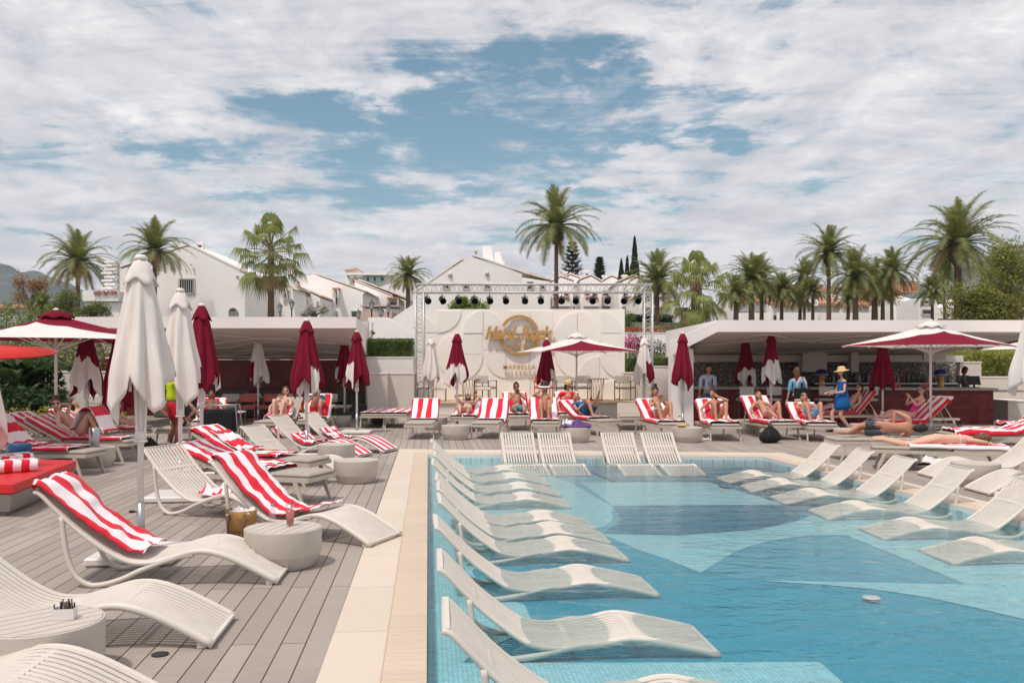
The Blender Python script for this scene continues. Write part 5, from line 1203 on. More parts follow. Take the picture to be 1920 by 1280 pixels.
def h3x(t, ox):
    D = 62
    for (a, c, d2, e_) in (((902, 450), (919, 450), (926, 492), (903, 492)), ((926, 462), (936, 461), (947, 500), (926, 500))):
        b = MB(); b.prism([Vector((X(q_[0], D)-ox, 3, Z(q_[1], D))) for q_ in (a, c, d2, e_)], (0, .8, 0)); b.build('chimney', MT['wall'], t)
    for px, py in ((844, 515), (913, 513)): b = MB(); b.sphere((X(px, D)-ox, -.05, Z(py, D)), .16, 8, 6); b.build('wall_lamp', MT['frame'], t)
    b = MB(); b.tube([(X(889, D)-ox, 3, Z(478, D)), (X(889, D)-ox, 3, Z(462, D))], .08, 8); b.lathe([(.2, 0), (.001, .2)], 8, (X(889, D)-ox, 3, Z(462, D))); b.build('flue', MT['frame'], t)
    b = MB(); b.tube([(X(945, D)-ox, 3, Z(500, D)), (X(945, D)-ox, 3, Z(478, D))], .08, 8); b.build('flue', MT['frame'], t)
house('gabled_house', 'broad white gabled house behind the stage, with tall slab chimneys', 62, 9, [(774, 620), (774, 552), (800, 530), (862, 492), (885, 482), (945, 497), (979, 514), (979, 620)], [(831, 533, 843, 542), (868, 533, 880, 542, 'a'), (908, 533, 919, 542)], [((774, 551), (870, 486), .12, 'wall'), ((882, 479.5), (979, 512), .12, 'wall')], extra=h3x)
# terraces of houses right of the gable
rg = random.Random(21)
house('row_house', 'white house with tiled eaves and striped awning right of the broad gable', 75, 8, [(979, 620), (979, 520), (1032, 528), (1032, 620)], [(988, 528, 1000, 543), (1012, 535, 1022, 542)], [((976, 512), (1034, 528), .18, 'roofpale')])
for i, (x0, x1, y0, y1, D, lb) in enumerate(((1028, 1075, 533, 528, 82, 'white house left of the tall central palm trunk'), (1046, 1092, 530, 524, 92, 'white house with pale tiled roof right of the central palm'), (1088, 1128, 526, 530, 84, 'white house with slab chimney beneath the larger araucaria'), (1122, 1170, 533, 527, 88, 'white house beneath the smaller araucaria'), (1160, 1214, 530, 528, 80, 'white house in front of the cypresses'), (1198, 1260, 556, 552, 70, 'white house wall beside the right lighting tower'))):
    def ex(t, ox, x0=x0, x1=x1, y0=y0, D=D, i=i):
        chim(t, ox, D, x0+12, y0-24+i*2, x0+19, y0, .5, 2.0)
        b = MB(); cx_ = (x0+x1)/2
        b.box((X(cx_, D)-ox, -.5, Z(566, D)), (X(x1-6, D)-X(x0+6, D), 1.0, .9)); bl_ = b.build('balcony', MT['wall'], t)
        b = MB(); r2 = random.Random(i); leaves(b, [(r2.uniform(X(x0+8, D), X(x1-8, D))-ox, -1.05+r2.uniform(-.1, .1), Z(562, D)+r2.gauss(.1, .10)) for _ in range(260)], .14, r2, [0, 0, 1]); b.build('flower_trough', [MT['redflower'], MT['leaf']], bl_)
    house('row_house', lb, D, 8, [(x0, 620), (x0, y0), ((x0+x1)/2, min(y0, y1)-8), (x1, y1), (x1, 620)], [(x0+8, 545, x0+18, 555), (x1-18, 547, x1-8, 556)], [((x0-2, y0), ((x0+x1)/2, min(y0, y1)-8.5), .15, 'roofpale'), (((x0+x1)/2, min(y0, y1)-8.5), (x1+2, y1), .15, 'roofpale')], extra=ex)
# row of orange roofed houses on the right: tiled slopes face the pool
def rowhouse(px0, px1, pye, pyr, D, lb, wins=2, chimn=True):
    t = thing('row_house', lb, 'house', (X((px0+px1)/2, D), D, 0)); ox = t.location.x; x0, x1 = X(px0, D)-ox, X(px1, D)-ox; ze, zr = Z(pye, D), Z(pyr, D)
    b = MB(); b.box(((x0+x1)/2, 3.5, ze/2), (x1-x0, 7, ze)); b.prism([(x0+.02, 0, ze-.05), (x0+.02, 7, ze-.05), (x0+.02, 3.6, zr-.06)], (x1-x0-.04, 0, 0)); b.build('wall', MT['wall'], t)
    b = MB(); b.prism([(x0, -.5, ze-.05), (x0, 3.5, zr), (x0, 3.5, zr+.18), (x0, -.5, ze+.13)], (x1-x0, 0, 0)); b.prism([(x0, 3.52, zr), (x0, 7.4, ze-.05), (x0, 7.4, ze+.13), (x0, 3.52, zr+.18)], (x1-x0, 0, 0)); b.build('roof', MT['rooft'], t)
    b = MB(); b.prism([(x1-.05, -.6, ze-.05), (x1-.05, 3.6, zr), (x1-.05, 3.6, zr+.45), (x1-.05, -.6, ze+.40)], (.4, 0, 0)); b.build('party_wall', MT['wall'], t)
    for k in range(wins):
        xx = x0+(x1-x0)*(k+.5)/wins; zz = ze-1.35; b = MB()
        for a, c in (((-.7, -.55), (.7, -.55)), ((-.7, .55), (.7, .55)), ((-.7, -.55), (-.7, .55)), ((.7, -.55), (.7, .55)), ((0, -.55), (0, .55))): b.bar((xx+a[0], -.04, zz+a[1]), (xx+c[0], -.04, zz+c[1]), .08, .08, up=(0, 1, 0))
        fr_ = b.build('window', MT['frame'], t); b = MB(); b.box((xx, -.012, zz), (1.4, .012, 1.1)); b.build('pane', MT['glass'], fr_)
    if chimn: chim(t, ox, D, px0+(px1-px0)*.6, pyr-8, px0+(px1-px0)*.6+8, pyr+3, .7, 3.6)
    b = MB(); b.box(((x0+x1)/2, -1.6, Z(595, D)/2+.2), (x1-x0, .2, Z(590, D))); b.build('garden_parapet', MT['wall'], t)
    return t
for a_ in ((1376, 1452, 567, 552, 78, 'orange roofed row house behind the double trunk palm'), (1446, 1522, 573, 556, 76, 'orange roofed row house behind the leaning palm'), (1516, 1582, 572, 555, 78, 'orange roofed row house behind the tall middle palm'), (1576, 1640, 574, 558, 77, 'orange roofed row house behind the bushy dark palm'), (1634, 1706, 573, 557, 76, 'orange roofed row house right of the orange fruited palms'), (1700, 1745, 578, 566, 74, 'lowest orange roofed house left of the pale villa')): rowhouse(*a_)
for a_ in ((1410, 1500, 545, 532, 105, 'upper tiled house on the slope above the double trunk palm'), (1500, 1590, 548, 536, 108, 'upper tiled house on the slope behind the tall middle palm'), (1590, 1680, 549, 537, 104, 'upper tiled house on the slope behind the fruited palms')): rowhouse(*a_)
def vill(t, ox):
    b = MB(); b.box((X(1760, 72)-ox, -.6, Z(588, 72)), (3.2, 1.2, .9)); b.build('balcony', MT['wall'], t)
house('villa', 'pale two storey villa with an orange roof near the mountain on the right', 72, 8, [(1676, 620), (1676, 560), (1722, 560), (1722, 570), (1790, 570), (1790, 620)], [(1703, 564, 1717, 576, 'b'), (1724, 562+10, 1741, 580), (1728, 590, 1746, 600), (1684, 565, 1692, 574)], [((1670, 559), (1722, 559), .9, 'rooft'), ((1720, 569), (1792, 569), .2, 'wall')], extra=vill)
house('villa', 'small white building with stepped terraces beyond the right palms', 68, 6, [(1722, 620), (1722, 560), (1758, 560), (1758, 620)], [(1727, 563, 1741, 570), (1728, 580, 1748, 590)], ())
house('farm_house', 'long low white house with orange roof and green shutters at the far left', 62, 8, [(-60, 620), (-60, 578), (78, 578), (78, 620)], [(20, 577, 31, 589, 'g'), (55, 577, 66, 589, 'g')], [((-60, 578), (78, 578), .1, 'rooft')], extra=lambda t, ox: (lambda b: (b.prism([(X(-60, 62)-ox, -.5, Z(580, 62)), (X(-60, 62)-ox, 4, Z(565, 62)), (X(-60, 62)-ox, 4, Z(565, 62)+.15), (X(-60, 62)-ox, -.5, Z(580, 62)+.15)], (X(138, 62), 0, 0)) if False else b.prism([(X(-60, 62)-ox, -.5, Z(578, 62)), (X(-60, 62)-ox, 4, Z(564, 62)), (X(-60, 62)-ox, 8.5, Z(578, 62))], (X(78, 62)-X(-60, 62), 0, 0)), b.build('tiled_roof', MT['rooft'], t)))(MB()))
# ------------------------------------------------------------------ street lamps
def make_lamp():
    t = thing('street_lamp', 'lamp', 'street lamp')
    b = MB(); b.lathe([(.12, 0), (.10, .25), (.05, .35), (.04, 2.6), (.06, 2.65), (.03, 2.7)], 10); b.build('post', MT['lamp'], t)
    b = MB(); b.lathe([(.09, 2.72), (.17, 3.05), (.17, 3.06)], 6, smooth=False); b.build('lamp_glass', MT['lampglass'], t)
    b = MB(); b.lathe([(.20, 3.06), (.10, 3.2), (.03, 3.24), (.03, 3.32), (.001, 3.36)], 6, smooth=False); b.lathe([(.05, 2.68), (.10, 2.72)], 6, smooth=False)
    for k in range(6): a = PI/3*k; b.bar((.09*math.cos(a), .09*math.sin(a), 2.72), (.175*math.cos(a), .175*math.sin(a), 3.06), .012, .012)
    b.build('lantern_cap', MT['lamp'], t); return t
LM = Proto(make_lamp())
for px, py, D, lb in ((525, 566, 60, 'left of two lamps beside the fan palm trunk'), (547, 559, 57, 'right of two lamps beside the fan palm trunk'), (672, 578, 62, 'small lamp left of the lamp group by the stair wall'), (697, 560, 56, 'tallest lamp of the group by the stair wall'), (713, 573, 62, 'lamp between the tallest and the rightmost of the group'), (716, 576, 66, 'lamp half hidden behind another in the group'), (728, 567, 58, 'rightmost lamp of the group by the stair wall'), (772, 568, 52, 'lamp peeking over the white stair wall by the truss')):
    LM.place((X(px, D), D, Z(py, D)-3.36), 0, 'black street lantern, '+lb)['group'] = 'black street lanterns on the slope'
# ------------------------------------------------------------------ palms
def date_palm_meshes(seed, nf=46, R=2.9, spread=1.0):
    nf = int(nf*1.32)
    rg = random.Random(seed); b = MB()
    for k in range(nf):
        age = k/nf; el = math.radians(86-112*age**.9+rg.uniform(-10, 10)); az = k*2.39996+rg.uniform(-.2, .2); L = R*rg.uniform(.88, 1.1)*(.80+.25*math.sin(age*PI)); n = 15; p = Vector((0, 0, 0)); d = Vector((math.cos(az)*math.cos(el), math.sin(az)*math.cos(el), math.sin(el))); pts = [p.copy()]; droop = (.10+.035*age)*spread*rg.uniform(.7, 1.3)
        for i in range(n):
            p = p+d*(L/n); d = (d+Vector((0, 0, -droop*(.35+1.5*i/n)))).normalized(); pts.append(p.copy())
        b.tube(pts, [.028*(1-i/(n+2)) for i in range(n+1)], 4, 1, cap=False)
        dead = age > .93
        for i in range(2, n*3):
            f = i/(n*3); q_ = f*n; i0 = int(q_); p = pts[i0].lerp(pts[i0+1], q_-i0); t_ = (pts[i0+1]-pts[i0]).normalized(); s_ = t_.cross(Vector((0, 0, 1)));
            if s_.length < .05: s_ = Vector((1, 0, 0))
            s_.normalize(); up = s_.cross(t_)
            for sg in (-1, 1):
                ll = .62*math.sin(PI*min(1, .16+f*.84))**.6*rg.uniform(.8, 1.1)*R/2.9; dv = (t_*.62+s_*sg*.78+up*rg.uniform(.05, .35)-Vector((0, 0, .14))).normalized(); e_ = p+dv*ll-Vector((0, 0, ll*.12)); w = t_*.029*R/2.9
                b.add([p-w, p+w, e_], [(0, 1, 2)], 2 if dead else 0)
    return b
def make_date(seed, R=2.9, nf=46, fruit=False):
    b = date_palm_meshes(seed, nf, R); t = thing('date_palm', 'palm', 'palm tree')
    b.build('crown', [MT['palm'], MT['palm'], MT['palm_old']], t, (0, 0, 0))
    if fruit:
        rg = random.Random(seed)
        for k in range(7):
            a = k*.9+rg.uniform(-.2, .2); q_ = Vector((math.cos(a)*.55, math.sin(a)*.55, -.5+rg.gauss(0, .12))); b = MB(); b.sphere(q_, 1, 26, 20, fn=lambda v: Vector((v.x*.24, v.y*.24, v.z*.40))*(.8+.5*mnoise.noise(v*6+Vector((k, 0, 0))))); b.build('fruit_cluster', MT['date'], t, smooth=False)
    b = MB(); rg = random.Random(seed+1)
    b.lathe([(.20, -1.0), (.30, -.75), (.36, -.45), (.30, -.1), (.18, .15)], 16)
    for k in range(60):
        a = k*2.39996; z = -.85+k/60*.9; r = .33; b.bar((r*math.cos(a), r*math.sin(a), z), ((r+.12)*math.cos(a), (r+.12)*math.sin(a), z+.16), .07, .04)
    b.build('crown_boss', MT['trunk'], t)
    return t
def trunk_for(t, H, r, lean=0.0, sc=1.0):
    b = MB(); n = 26; pts = []; rs = []
    for i in range(n*3+1):
        f = i/(n*3); z = -H*f-.5; pts.append((lean*f*H, 0, z)); rs.append((r*(.82+.35*f)+.012*((i % 3) == 0)))
    b.tube(pts, rs, 12, smooth=True); return b.build('trunk', MT['trunk'], t)
DV = [make_date(3), make_date(8, 2.9, 52), make_date(15, 2.9, 40), make_date(23, 2.9, 46, True)]
DUSE = [False]*4
def date(px, pyc, D, Rpx, lb, v=0, tw=None, lean=0.0, rz=0.0):
    """pyc = row of the crown's heart; Rpx = crown radius in photo pixels"""
    R_ = Rpx*D/F; s = R_/2.75; loc = Vector((X(px, D), D, Z(pyc, D))); base = DV[v]
    if not DUSE[v]: DUSE[v] = True; t = base
    else: t = dup(base)
    t.location = loc; t.rotation_euler = (0, 0, rz); t.scale = (s, s, s); t['label'] = lb; t['group'] = 'date palms behind the pool'
    r = (tw if tw else 10)*D/F/2/s; H = (loc.z-hgt(loc.x, loc.y))/s
    # the trunk mesh belongs to this palm alone
    for ch in list(t.children):
        if ch.name.startswith('trunk'): bpy.data.objects.remove(ch)
    trunk_for(t, H, r, lean)
    return t
# copies must be made before trunks are added to the source, so keep bare prototypes
class DP:
    pass
_bare = [dup(x) for x in DV]
def date2(px, pyc, D, Rpx, lb, v=0, tw=10, lean=0.0, rz=0.0):
    R_ = Rpx*D/F*1.12; s = R_/2.75; tw *= .72; t = dup(_bare[v]); t.location = (X(px, D), D, Z(pyc, D)); t.rotation_euler = (0, 0, rz); t.scale = (s,)*3; t['label'] = lb; t['group'] = 'date palms behind the pool'
    trunk_for(t, (t.location.z-hgt(t.location.x, D))/s, tw*D/F/2/s, lean); return t
for x in DV:
    for ch in list(x.children): bpy.data.objects.remove(ch)
    bpy.data.objects.remove(x)
date2(146, 492, 66, 70, 'date palm left of the gabled house, against the mountain', 0, 11, rz=.4)
date2(290, 470, 62, 68, 'date palm rising in front of the big gable, behind the nearest umbrella', 2, 12, rz=2.2)
date2(765, 517, 85, 43, 'small date palm alone above the villas, left of the truss', 1, 12, rz=1.0)
date2(1043, 425, 60, 82, 'tall date palm rising behind the stage wall, centre of the photo', 2, 11, rz=.9)
date2(1232, 525, 52, 66, 'date palm just right of the lighting truss', 0, 12, rz=3.0)
date2(1409, 522, 56, 56, 'date palm with a thick orange banded trunk, left of the double pair', 1, 14, rz=.5)
date2(1428, 528, 60, 52, 'date palm closely behind the thick trunked one', 3, 10, rz=2.5)
date2(1380, 552, 50, 44, 'short dark date palm hidden beside the big fan palm', 0, 13, rz=4.0)
date2(1466, 545, 58, 42, 'short leaning date palm right of the double trunks', 1, 9, lean=.10, rz=1.4)
date2(1508, 520, 62, 40, 'date palm with slim trunk and orange fruit, left of the tall one', 3, 7, rz=.2)
date2(1524, 545, 60, 30, 'small low date palm between the fruiting one and the tall one', 1, 8, rz=.8)
date2(1554, 475, 57, 60, 'tall date palm left of the bushy dark one', 0, 11, rz=5.2)
date2(1604, 520, 50, 60, 'bushy dark date palm with upright fronds, right of the tall one', 1, 14, rz=3.3)
date2(1640, 530, 55, 50, 'date palm with orange fruit and a thick dark trunk', 3, 15, rz=1.7)
date2(1655, 545, 60, 40, 'date palm half hidden between two fruiting ones', 3, 10, rz=4.4)
date2(1672, 510, 52, 54, 'date palm with slim pale trunk, right of the fruiting pair', 0, 8, rz=2.0)
date2(1771, 520, 62, 44, 'date palm left of the tallest right palm, against the mountain', 2, 7, rz=.7)
date2(1748, 548, 58, 38, 'low date palm beside the pale villa on the right', 1, 8, rz=5.5)
date2(1796, 458, 50, 98, 'largest date palm of the right side, with a tall thick trunk', 0, 19, rz=1.2)
date2(1878, 505, 64, 40, 'date palm peeking from behind the big leafy tree at the right', 2, 9, rz=2.4)
date2(78, 572, 56, 34, 'small date palm beside the rust coloured tree at the far left', 1, 10, rz=2.4)
date2(1500, 560, 64, 34, 'low date palm left of the tall one, in front of the row houses', 0, 9, rz=1.9)
date2(1592, 560, 64, 34, 'low date palm behind the bushy dark one', 2, 9, lean=-.08, rz=.3)
for x in _bare:
    for ch in list(x.children): bpy.data.objects.remove(ch)
    bpy.data.objects.remove(x)
def fan_palm(px, pyc, D, Rpx, trunk_w, lb, seed, skirt=True, zbase=None, down=1.0):
    R = Rpx*D/F; t = thing('fan_palm', lb, 'palm tree', (X(px, D), D, Z(pyc, D))); rg = random.Random(seed); b = MB(); b2 = MB(); nf = 38
    for k in range(nf):
        age = k/nf; el = math.radians(82-150*age*down+rg.uniform(-8, 8)); az = k*2.39996+rg.uniform(-.15, .15); d = Vector((math.cos(az)*math.cos(el), math.sin(az)*math.cos(el), math.sin(el)))
        st = R*rg.uniform(.48, .80); p0 = Vector((0, 0, -.25*R*age)); p1 = p0+d*st-Vector((0, 0, st*.12)); tgt = b2 if (age > .55 and rg.random() < .22) or age > .93 else b
        mi = 1 if tgt is b2 else 0
        b.tube([p0, (p0+p1)/2+Vector((0, 0, .04)), p1], [.03*R/2.2, .022*R/2.2, .014*R/2.2], 4, mi, cap=False)
        s_ = d.cross(Vector((0, 0, 1)));
        if s_.length < .05: s_ = Vector((1, 0, 0))
        s_.normalize(); fr_ = R*rg.uniform(.38, .56); m = 22
        for j in range(m):
            a = (j/(m-1)-.5)*math.radians(210); dv = (d*math.cos(a)+s_*math.sin(a)).normalized(); w = (d*-math.sin(a)+s_*math.cos(a))*fr_*.038
            L = fr_*(1-.18*abs(a)/1.8)*rg.uniform(.9, 1.08); pm = p1+dv*L*.5-Vector((0, 0, L*.07)); pe = pm+(dv*.40+Vector((0, 0, -.72-.2*rg.random()))).normalized()*L*rg.uniform(.5, .95)
            b.add([p1, pm-w, pe, pm+w], [(0, 1, 2, 3)], mi)
    b.build('crown', [MT['fan'], MT['palm_old']], t)
    r = trunk_w*D/F/2; H = t.location.z-hgt(t.location.x, D)+.1; b = MB(); b.tube([(0, 0, .1), (0, 0, -1), (0, 0, -H*.5), (0, 0, -H)], [r*1.25, r*.95, r, r*1.25], 12); b.build('trunk', MT['trunk'], t)
    b = MB()
    for k in range(3):
        a = k*2.1+.5; pts = [Vector((0, 0, .1)), Vector((math.cos(a)*.4, math.sin(a)*.4, .35))*R/2, Vector((math.cos(a)*.75, math.sin(a)*.75, -.15))*R/2]
        b.tube(pts, [.03, .02, .01], 5)
        leaves(b, [pts[1].lerp(pts[2], rg.random())+Vector((rg.gauss(0, .12), rg.gauss(0, .12), rg.gauss(-.1, .18)))*R/2 for _ in range(220)], .07, rg)
    b.build('flower_spray', MT['palm_old'], t); return t
fan_palm(508, 462, 50, 74, 11, 'fan palm with shaggy drooping leaves above the left pavilion roof', 4, down=.95)
fan_palm(1305, 530, 44, 72, 20, 'large low fan palm bushy down to the bar roof', 9, down=1.05)
# ------------------------------------------------------------------ other trees
def cypress(px, py0, py1, D, wpx, lb, seed):
    z0, z1 = Z(py1, D), Z(py0, D); w = wpx*D/F/2; t = thing('cypress', lb, 'cypress', (X(px, D), D, 0)); rg = random.Random(seed); b = MB(); pts = []
    for i in range(3200):
        f = rg.random()**1.1; z = z0+(z1-z0)*f; r = w*(1-f)**.75*(1+.35*mnoise.noise(Vector((f*9, seed, 0)))); a = rg.uniform(0, 2*PI); rr = r*(.5+.5*rg.random()**.5)*(1+.2*mnoise.noise(Vector((math.cos(a)*2, math.sin(a)*2, f*12+seed)))); pts.append((rr*math.cos(a), rr*math.sin(a), z))
    for p in pts:
        p = Vector(p); s = .22*rg.uniform(.6, 1.3); d = Vector((p.x*.3, p.y*.3, 1)).normalized(); w_ = d.cross(Vector((rg.uniform(-1, 1), rg.uniform(-1, 1), .1))).normalized(); b.add([p-d*s, p+w_*s*.35, p+d*s, p-w_*s*.35], [(0, 1, 2, 3)])
    b.build('crown', MT['cypress'], t); b = MB(); g0 = hgt(t.location.x, D); b.tube([(0, 0, g0), (0, 0, z0+(z1-z0)*.7)], [.2, .05], 8); b.build('trunk', MT['trunk2'], t)
cypress(1190, 445, 560, 85, 24, 'tallest slim cypress right of the truss top', 3); cypress(1165, 488, 560, 85, 20, 'left one of the two shorter cypresses', 5); cypress(1176, 482, 560, 88, 16, 'right one of the two shorter cypresses, touching the tallest', 8)
def araucaria(px, py0, py1, D, wpx, lb, seed):
    z0, z1 = Z(py1, D), Z(py0, D); w = wpx*D/F/2; t = thing('araucaria', lb, 'conifer', (X(px, D), D, 0)); rg = random.Random(seed); b = MB(); tb = MB(); tiers = 9
    for i in range(tiers):
        f = i/tiers; z = z0+(z1-z0)*(.05+f*.92); L = w*(1-f)**.55
        for k in range(6):
            a = k*PI/3+i*.5+rg.uniform(-.1, .1); pts = [Vector((0, 0, z)), Vector((math.cos(a)*L*.5, math.sin(a)*L*.5, z+.02)), Vector((math.cos(a)*L, math.sin(a)*L, z+L*.22))]; tb.tube(pts, [.05, .035, .01], 5)
            for j in range(46):
                g = .25+.75*rg.random(); p = (pts[0].lerp(pts[1], g*2) if g < .5 else pts[1].lerp(pts[2], g*2-1)); p = p+Vector((rg.gauss(0, .10), rg.gauss(0, .10), rg.uniform(0, .18))); s = .20; d = Vector((math.cos(a), math.sin(a), rg.uniform(.2, 1.0))).normalized(); w2 = d.cross(Vector((0, 0, 1))).normalized(); b.add([p-d*s, p+w2*.05, p+d*s, p-w2*.05], [(0, 1, 2, 3)])
    b.build('crown', MT['cypress'], t); g0 = hgt(t.location.x, D); tb.tube([(0, 0, g0), (0, 0, z1)], [.18, .03], 8); tb.build('trunk', MT['trunk2'], t)
araucaria(1073, 450, 520, 95, 44, 'taller araucaria right of the central palm trunk', 2); araucaria(1124, 480, 532, 95, 28, 'shorter araucaria left of the cypresses', 6)
def broadleaf(px, py, D, r, lb, mats, n, size, sc, seed, kids=9, name='broadleaf_tree'):
    c = Vector((X(px, D), D, Z(py, D))); t = thing(name, lb, 'tree', (c.x, c.y, 0)); rg = random.Random(seed); b = MB(); tb = MB(); g0 = hgt(c.x, c.y)
    for k in range(kids):
        v = Vector((rg.uniform(-1, 1), rg.uniform(-1, 1), rg.uniform(-.9, 1))).normalized()*rg.uniform(.35, .8); cc_2 = (v.x*r*sc[0], v.y*r*sc[1], c.z+v.z*r*sc[2]); rr = r*rg.uniform(.32, .5)
        leaves(b, blob_pts(n//kids, rg, cc_2, rr, seed+k, .15), size, rg, list(range(len(mats))) if len(mats) > 1 else 0)
        tb.tube([(0, 0, g0), (cc_2[0]*.3, cc_2[1]*.3, c.z-r*sc[2]*.5), cc_2], [.05+.03*r, .03+.015*r, .008], 6)
    b.build('crown', [MT[m_] for m_ in mats], t); tb.build('trunk', MT['trunk2'], t); return t
broadleaf(1900, 522, 38, 2.05, 'big leafy yellow green tree at the right edge, upper mass', ('leaf_y', 'leaf_y', 'leaf_o', 'leaf_o'), 8000, .14, (1.0, .8, 1.0), 31, 12)
broadleaf(1830, 572, 37, 1.25, 'leafy yellow green tree spreading over the right bar roof', ('leaf_o', 'leaf_y', 'leaf_y'), 6500, .13, (1.35, .8, .8), 33, 12)
broadleaf(1895, 590, 36.5, 1.2, 'leafy olive green tree low at the right edge behind the bar roof', ('leaf_o', 'leaf_y', 'leaf_o'), 5000, .13, (1.3, .8, .7), 35, 9)
broadleaf(57, 545, 58, 1.35, 'rust coloured autumn tree at the far left before the mountain', ('autumn', 'leaf_o', 'autumn'), 2600, .14, (1, .8, .8), 41, 9)
broadleaf(130, 572, 54, 1.2, 'green garden tree behind the left palm trunk', ('leaf_o', 'leaf'), 3200, .14, (1.7, .8, .7), 43, 8)
broadleaf(180, 590, 50, 1.0, 'low green garden tree left of the white terrace block', ('leaf', 'leaf_o'), 2400, .14, (1.4, .8, .7), 44, 7)
broadleaf(10, 600, 50, 1.5, 'dark green hedge like tree behind the open left umbrella', ('leaf', 'leaf_o'), 3000, .15, (2.2, .8, .6), 45, 8)
broadleaf(882, 572, 40, .72, 'bright lime creeper spilling over the stage wall top', ('lime', 'lime', 'leaf_y'), 3800, .12, (1.75, .7, .55), 47, 9)
broadleaf(588, 584, 52, .62, 'bleached bare branched shrub above the left pavilion roof', ('palebranch', 'palebranch', 'leaf_o'), 900, .12, (1.5, .8, .55), 49, 9)
broadleaf(692, 629, 40, .3, 'small green bush beside the white stair wall', ('leaf_o',), 500, .08, (1, .8, 1), 51, 4)
shrub(1188, 645, 40, .65, 'round magenta flowering bush right of the stage wall', 'magenta', 1500, .10, (1, .8, .7), extra='leaf')
shrub(1200, 617, 47, .6, 'low red flowering bed on the slope beside the truss', 'redflower', 1000, .10, (2.6, .7, .22), extra='leaf'); shrub(1228, 628, 44, .5, 'red flowering ground bed below the fan palm', 'redflower', 900, .10, (2.2, .7, .25), extra='leaf')
shrub(1270, 612, 42, .5, 'grey green low bush under the fan palm', 'leaf_o', 700, .10, (1.8, .7, .4)); shrub(1178, 600, 50, .5, 'green bush behind the top right corner of the stage wall', 'leaf', 700, .10, (.8, .7, 1.1)); shrub(1225, 655, 36, .6, 'dark purple green shrub behind the right lighting tower', 'leaf_d', 900, .10, (1.2, .7, .6))
wallbox('retaining_wall', 1165, 1260, 41, Z(625, 41), .3, 'white retaining wall on the garden slope', 'wall', z0=.8)
# ------------------------------------------------------------------ people
def skin_eval(vs, es, rs, sub=1):
    me = bpy.data.meshes.new('tmp'); me.from_pydata([tuple(v) for v in vs], es, []); o = bpy.data.objects.new('tmp', me); COL.objects.link(o)
    md = o.modifiers.new('s', 'SKIN'); md.branch_smoothing = .6; md.use_smooth_shade = True
    for i, r in enumerate(rs):
        sv = me.skin_vertices[0].data[i]; sv.radius = (r, r); sv.use_root = (i == 0)
    s2 = o.modifiers.new('b', 'SUBSURF'); s2.levels = sub; s2.render_levels = sub
    dg = bpy.context.evaluated_depsgraph_get(); ev = o.evaluated_get(dg); m2 = ev.to_mesh()
    ov = [v.co.copy() for v in m2.vertices]; of = [tuple(p.vertices) for p in m2.polygons]; ev.to_mesh_clear()
    bpy.data.objects.remove(o); bpy.data.meshes.remove(me); return ov, of
def ik(a, c, l1, l2, pole):
    a, c, pole = Vector(a), Vector(c), Vector(pole); d = c-a; L = min(d.length, (l1+l2)*.985)
    if L < 1e-3: L = .05; d = Vector((0, 0, -1))
    d.normalize(); x = (l1*l1-l2*l2+L*L)/(2*L); h = math.sqrt(max(0, l1*l1-x*x)); p = pole-d*pole.dot(d)
    if p.length < 1e-4: p = Vector((0, 1, 0))
    return a+d*x+p.normalized()*h, a+d*L
def head_mesh(b, c, f, u, mi_skin=0, mi_dark=1, sc=1.0):
    f = f.normalized(); u = (u-f*u.dot(f)).normalized(); s = f.cross(u)
    def w(v): return s*v.x+f*v.y+u*v.z
    def fn(v):
        x, y, z = v.x*.078*sc/1, v.y*.098*sc, v.z*.122*sc
        if z < 0: x *= 1+z*2.6/sc; y *= 1+z*.9/sc if y < 0 else 1
        if y > .05*sc:
            x2 = x/(.02*sc); z2 = (z+.018*sc)/(.026*sc); y += .026*sc*math.exp(-(x2*x2+z2*z2)*.8)              # nose
            for sx in (-1, 1): y -= .011*sc*math.exp(-(((x-sx*.032*sc)/(.018*sc))**2+((z-.014*sc)/(.014*sc))**2))  # eye sockets
            y += .006*sc*math.exp(-((x/(.03*sc))**2+((z+.062*sc)/(.012*sc))**2))
            y += .010*sc*math.exp(-((x/(.025*sc))**2+((z+.10*sc)/(.02*sc))**2))
        return w(Vector((x, y, z)))
    b.sphere(c, 1, 18, 14, mi_skin, fn=fn)
    for sx in (-1, 1):
        b.sphere(c+w(Vector((sx*.032*sc, .084*sc, .014*sc))), .0105*sc, 6, 5, mi_dark)
        b.sphere(c+w(Vector((sx*.078*sc, -.005*sc, -.008*sc))), .03*sc, 7, 5, mi_skin, fn=lambda v: w(Vector((v.x*.4, v.y*.7, v.z))))
    b.sphere(c+w(Vector((0, .089*sc, -.062*sc))), 1, 8, 5, mi_dark, fn=lambda v: w(Vector((v.x*.024*sc, v.y*.008*sc, v.z*.007*sc))))
    return s, f, u
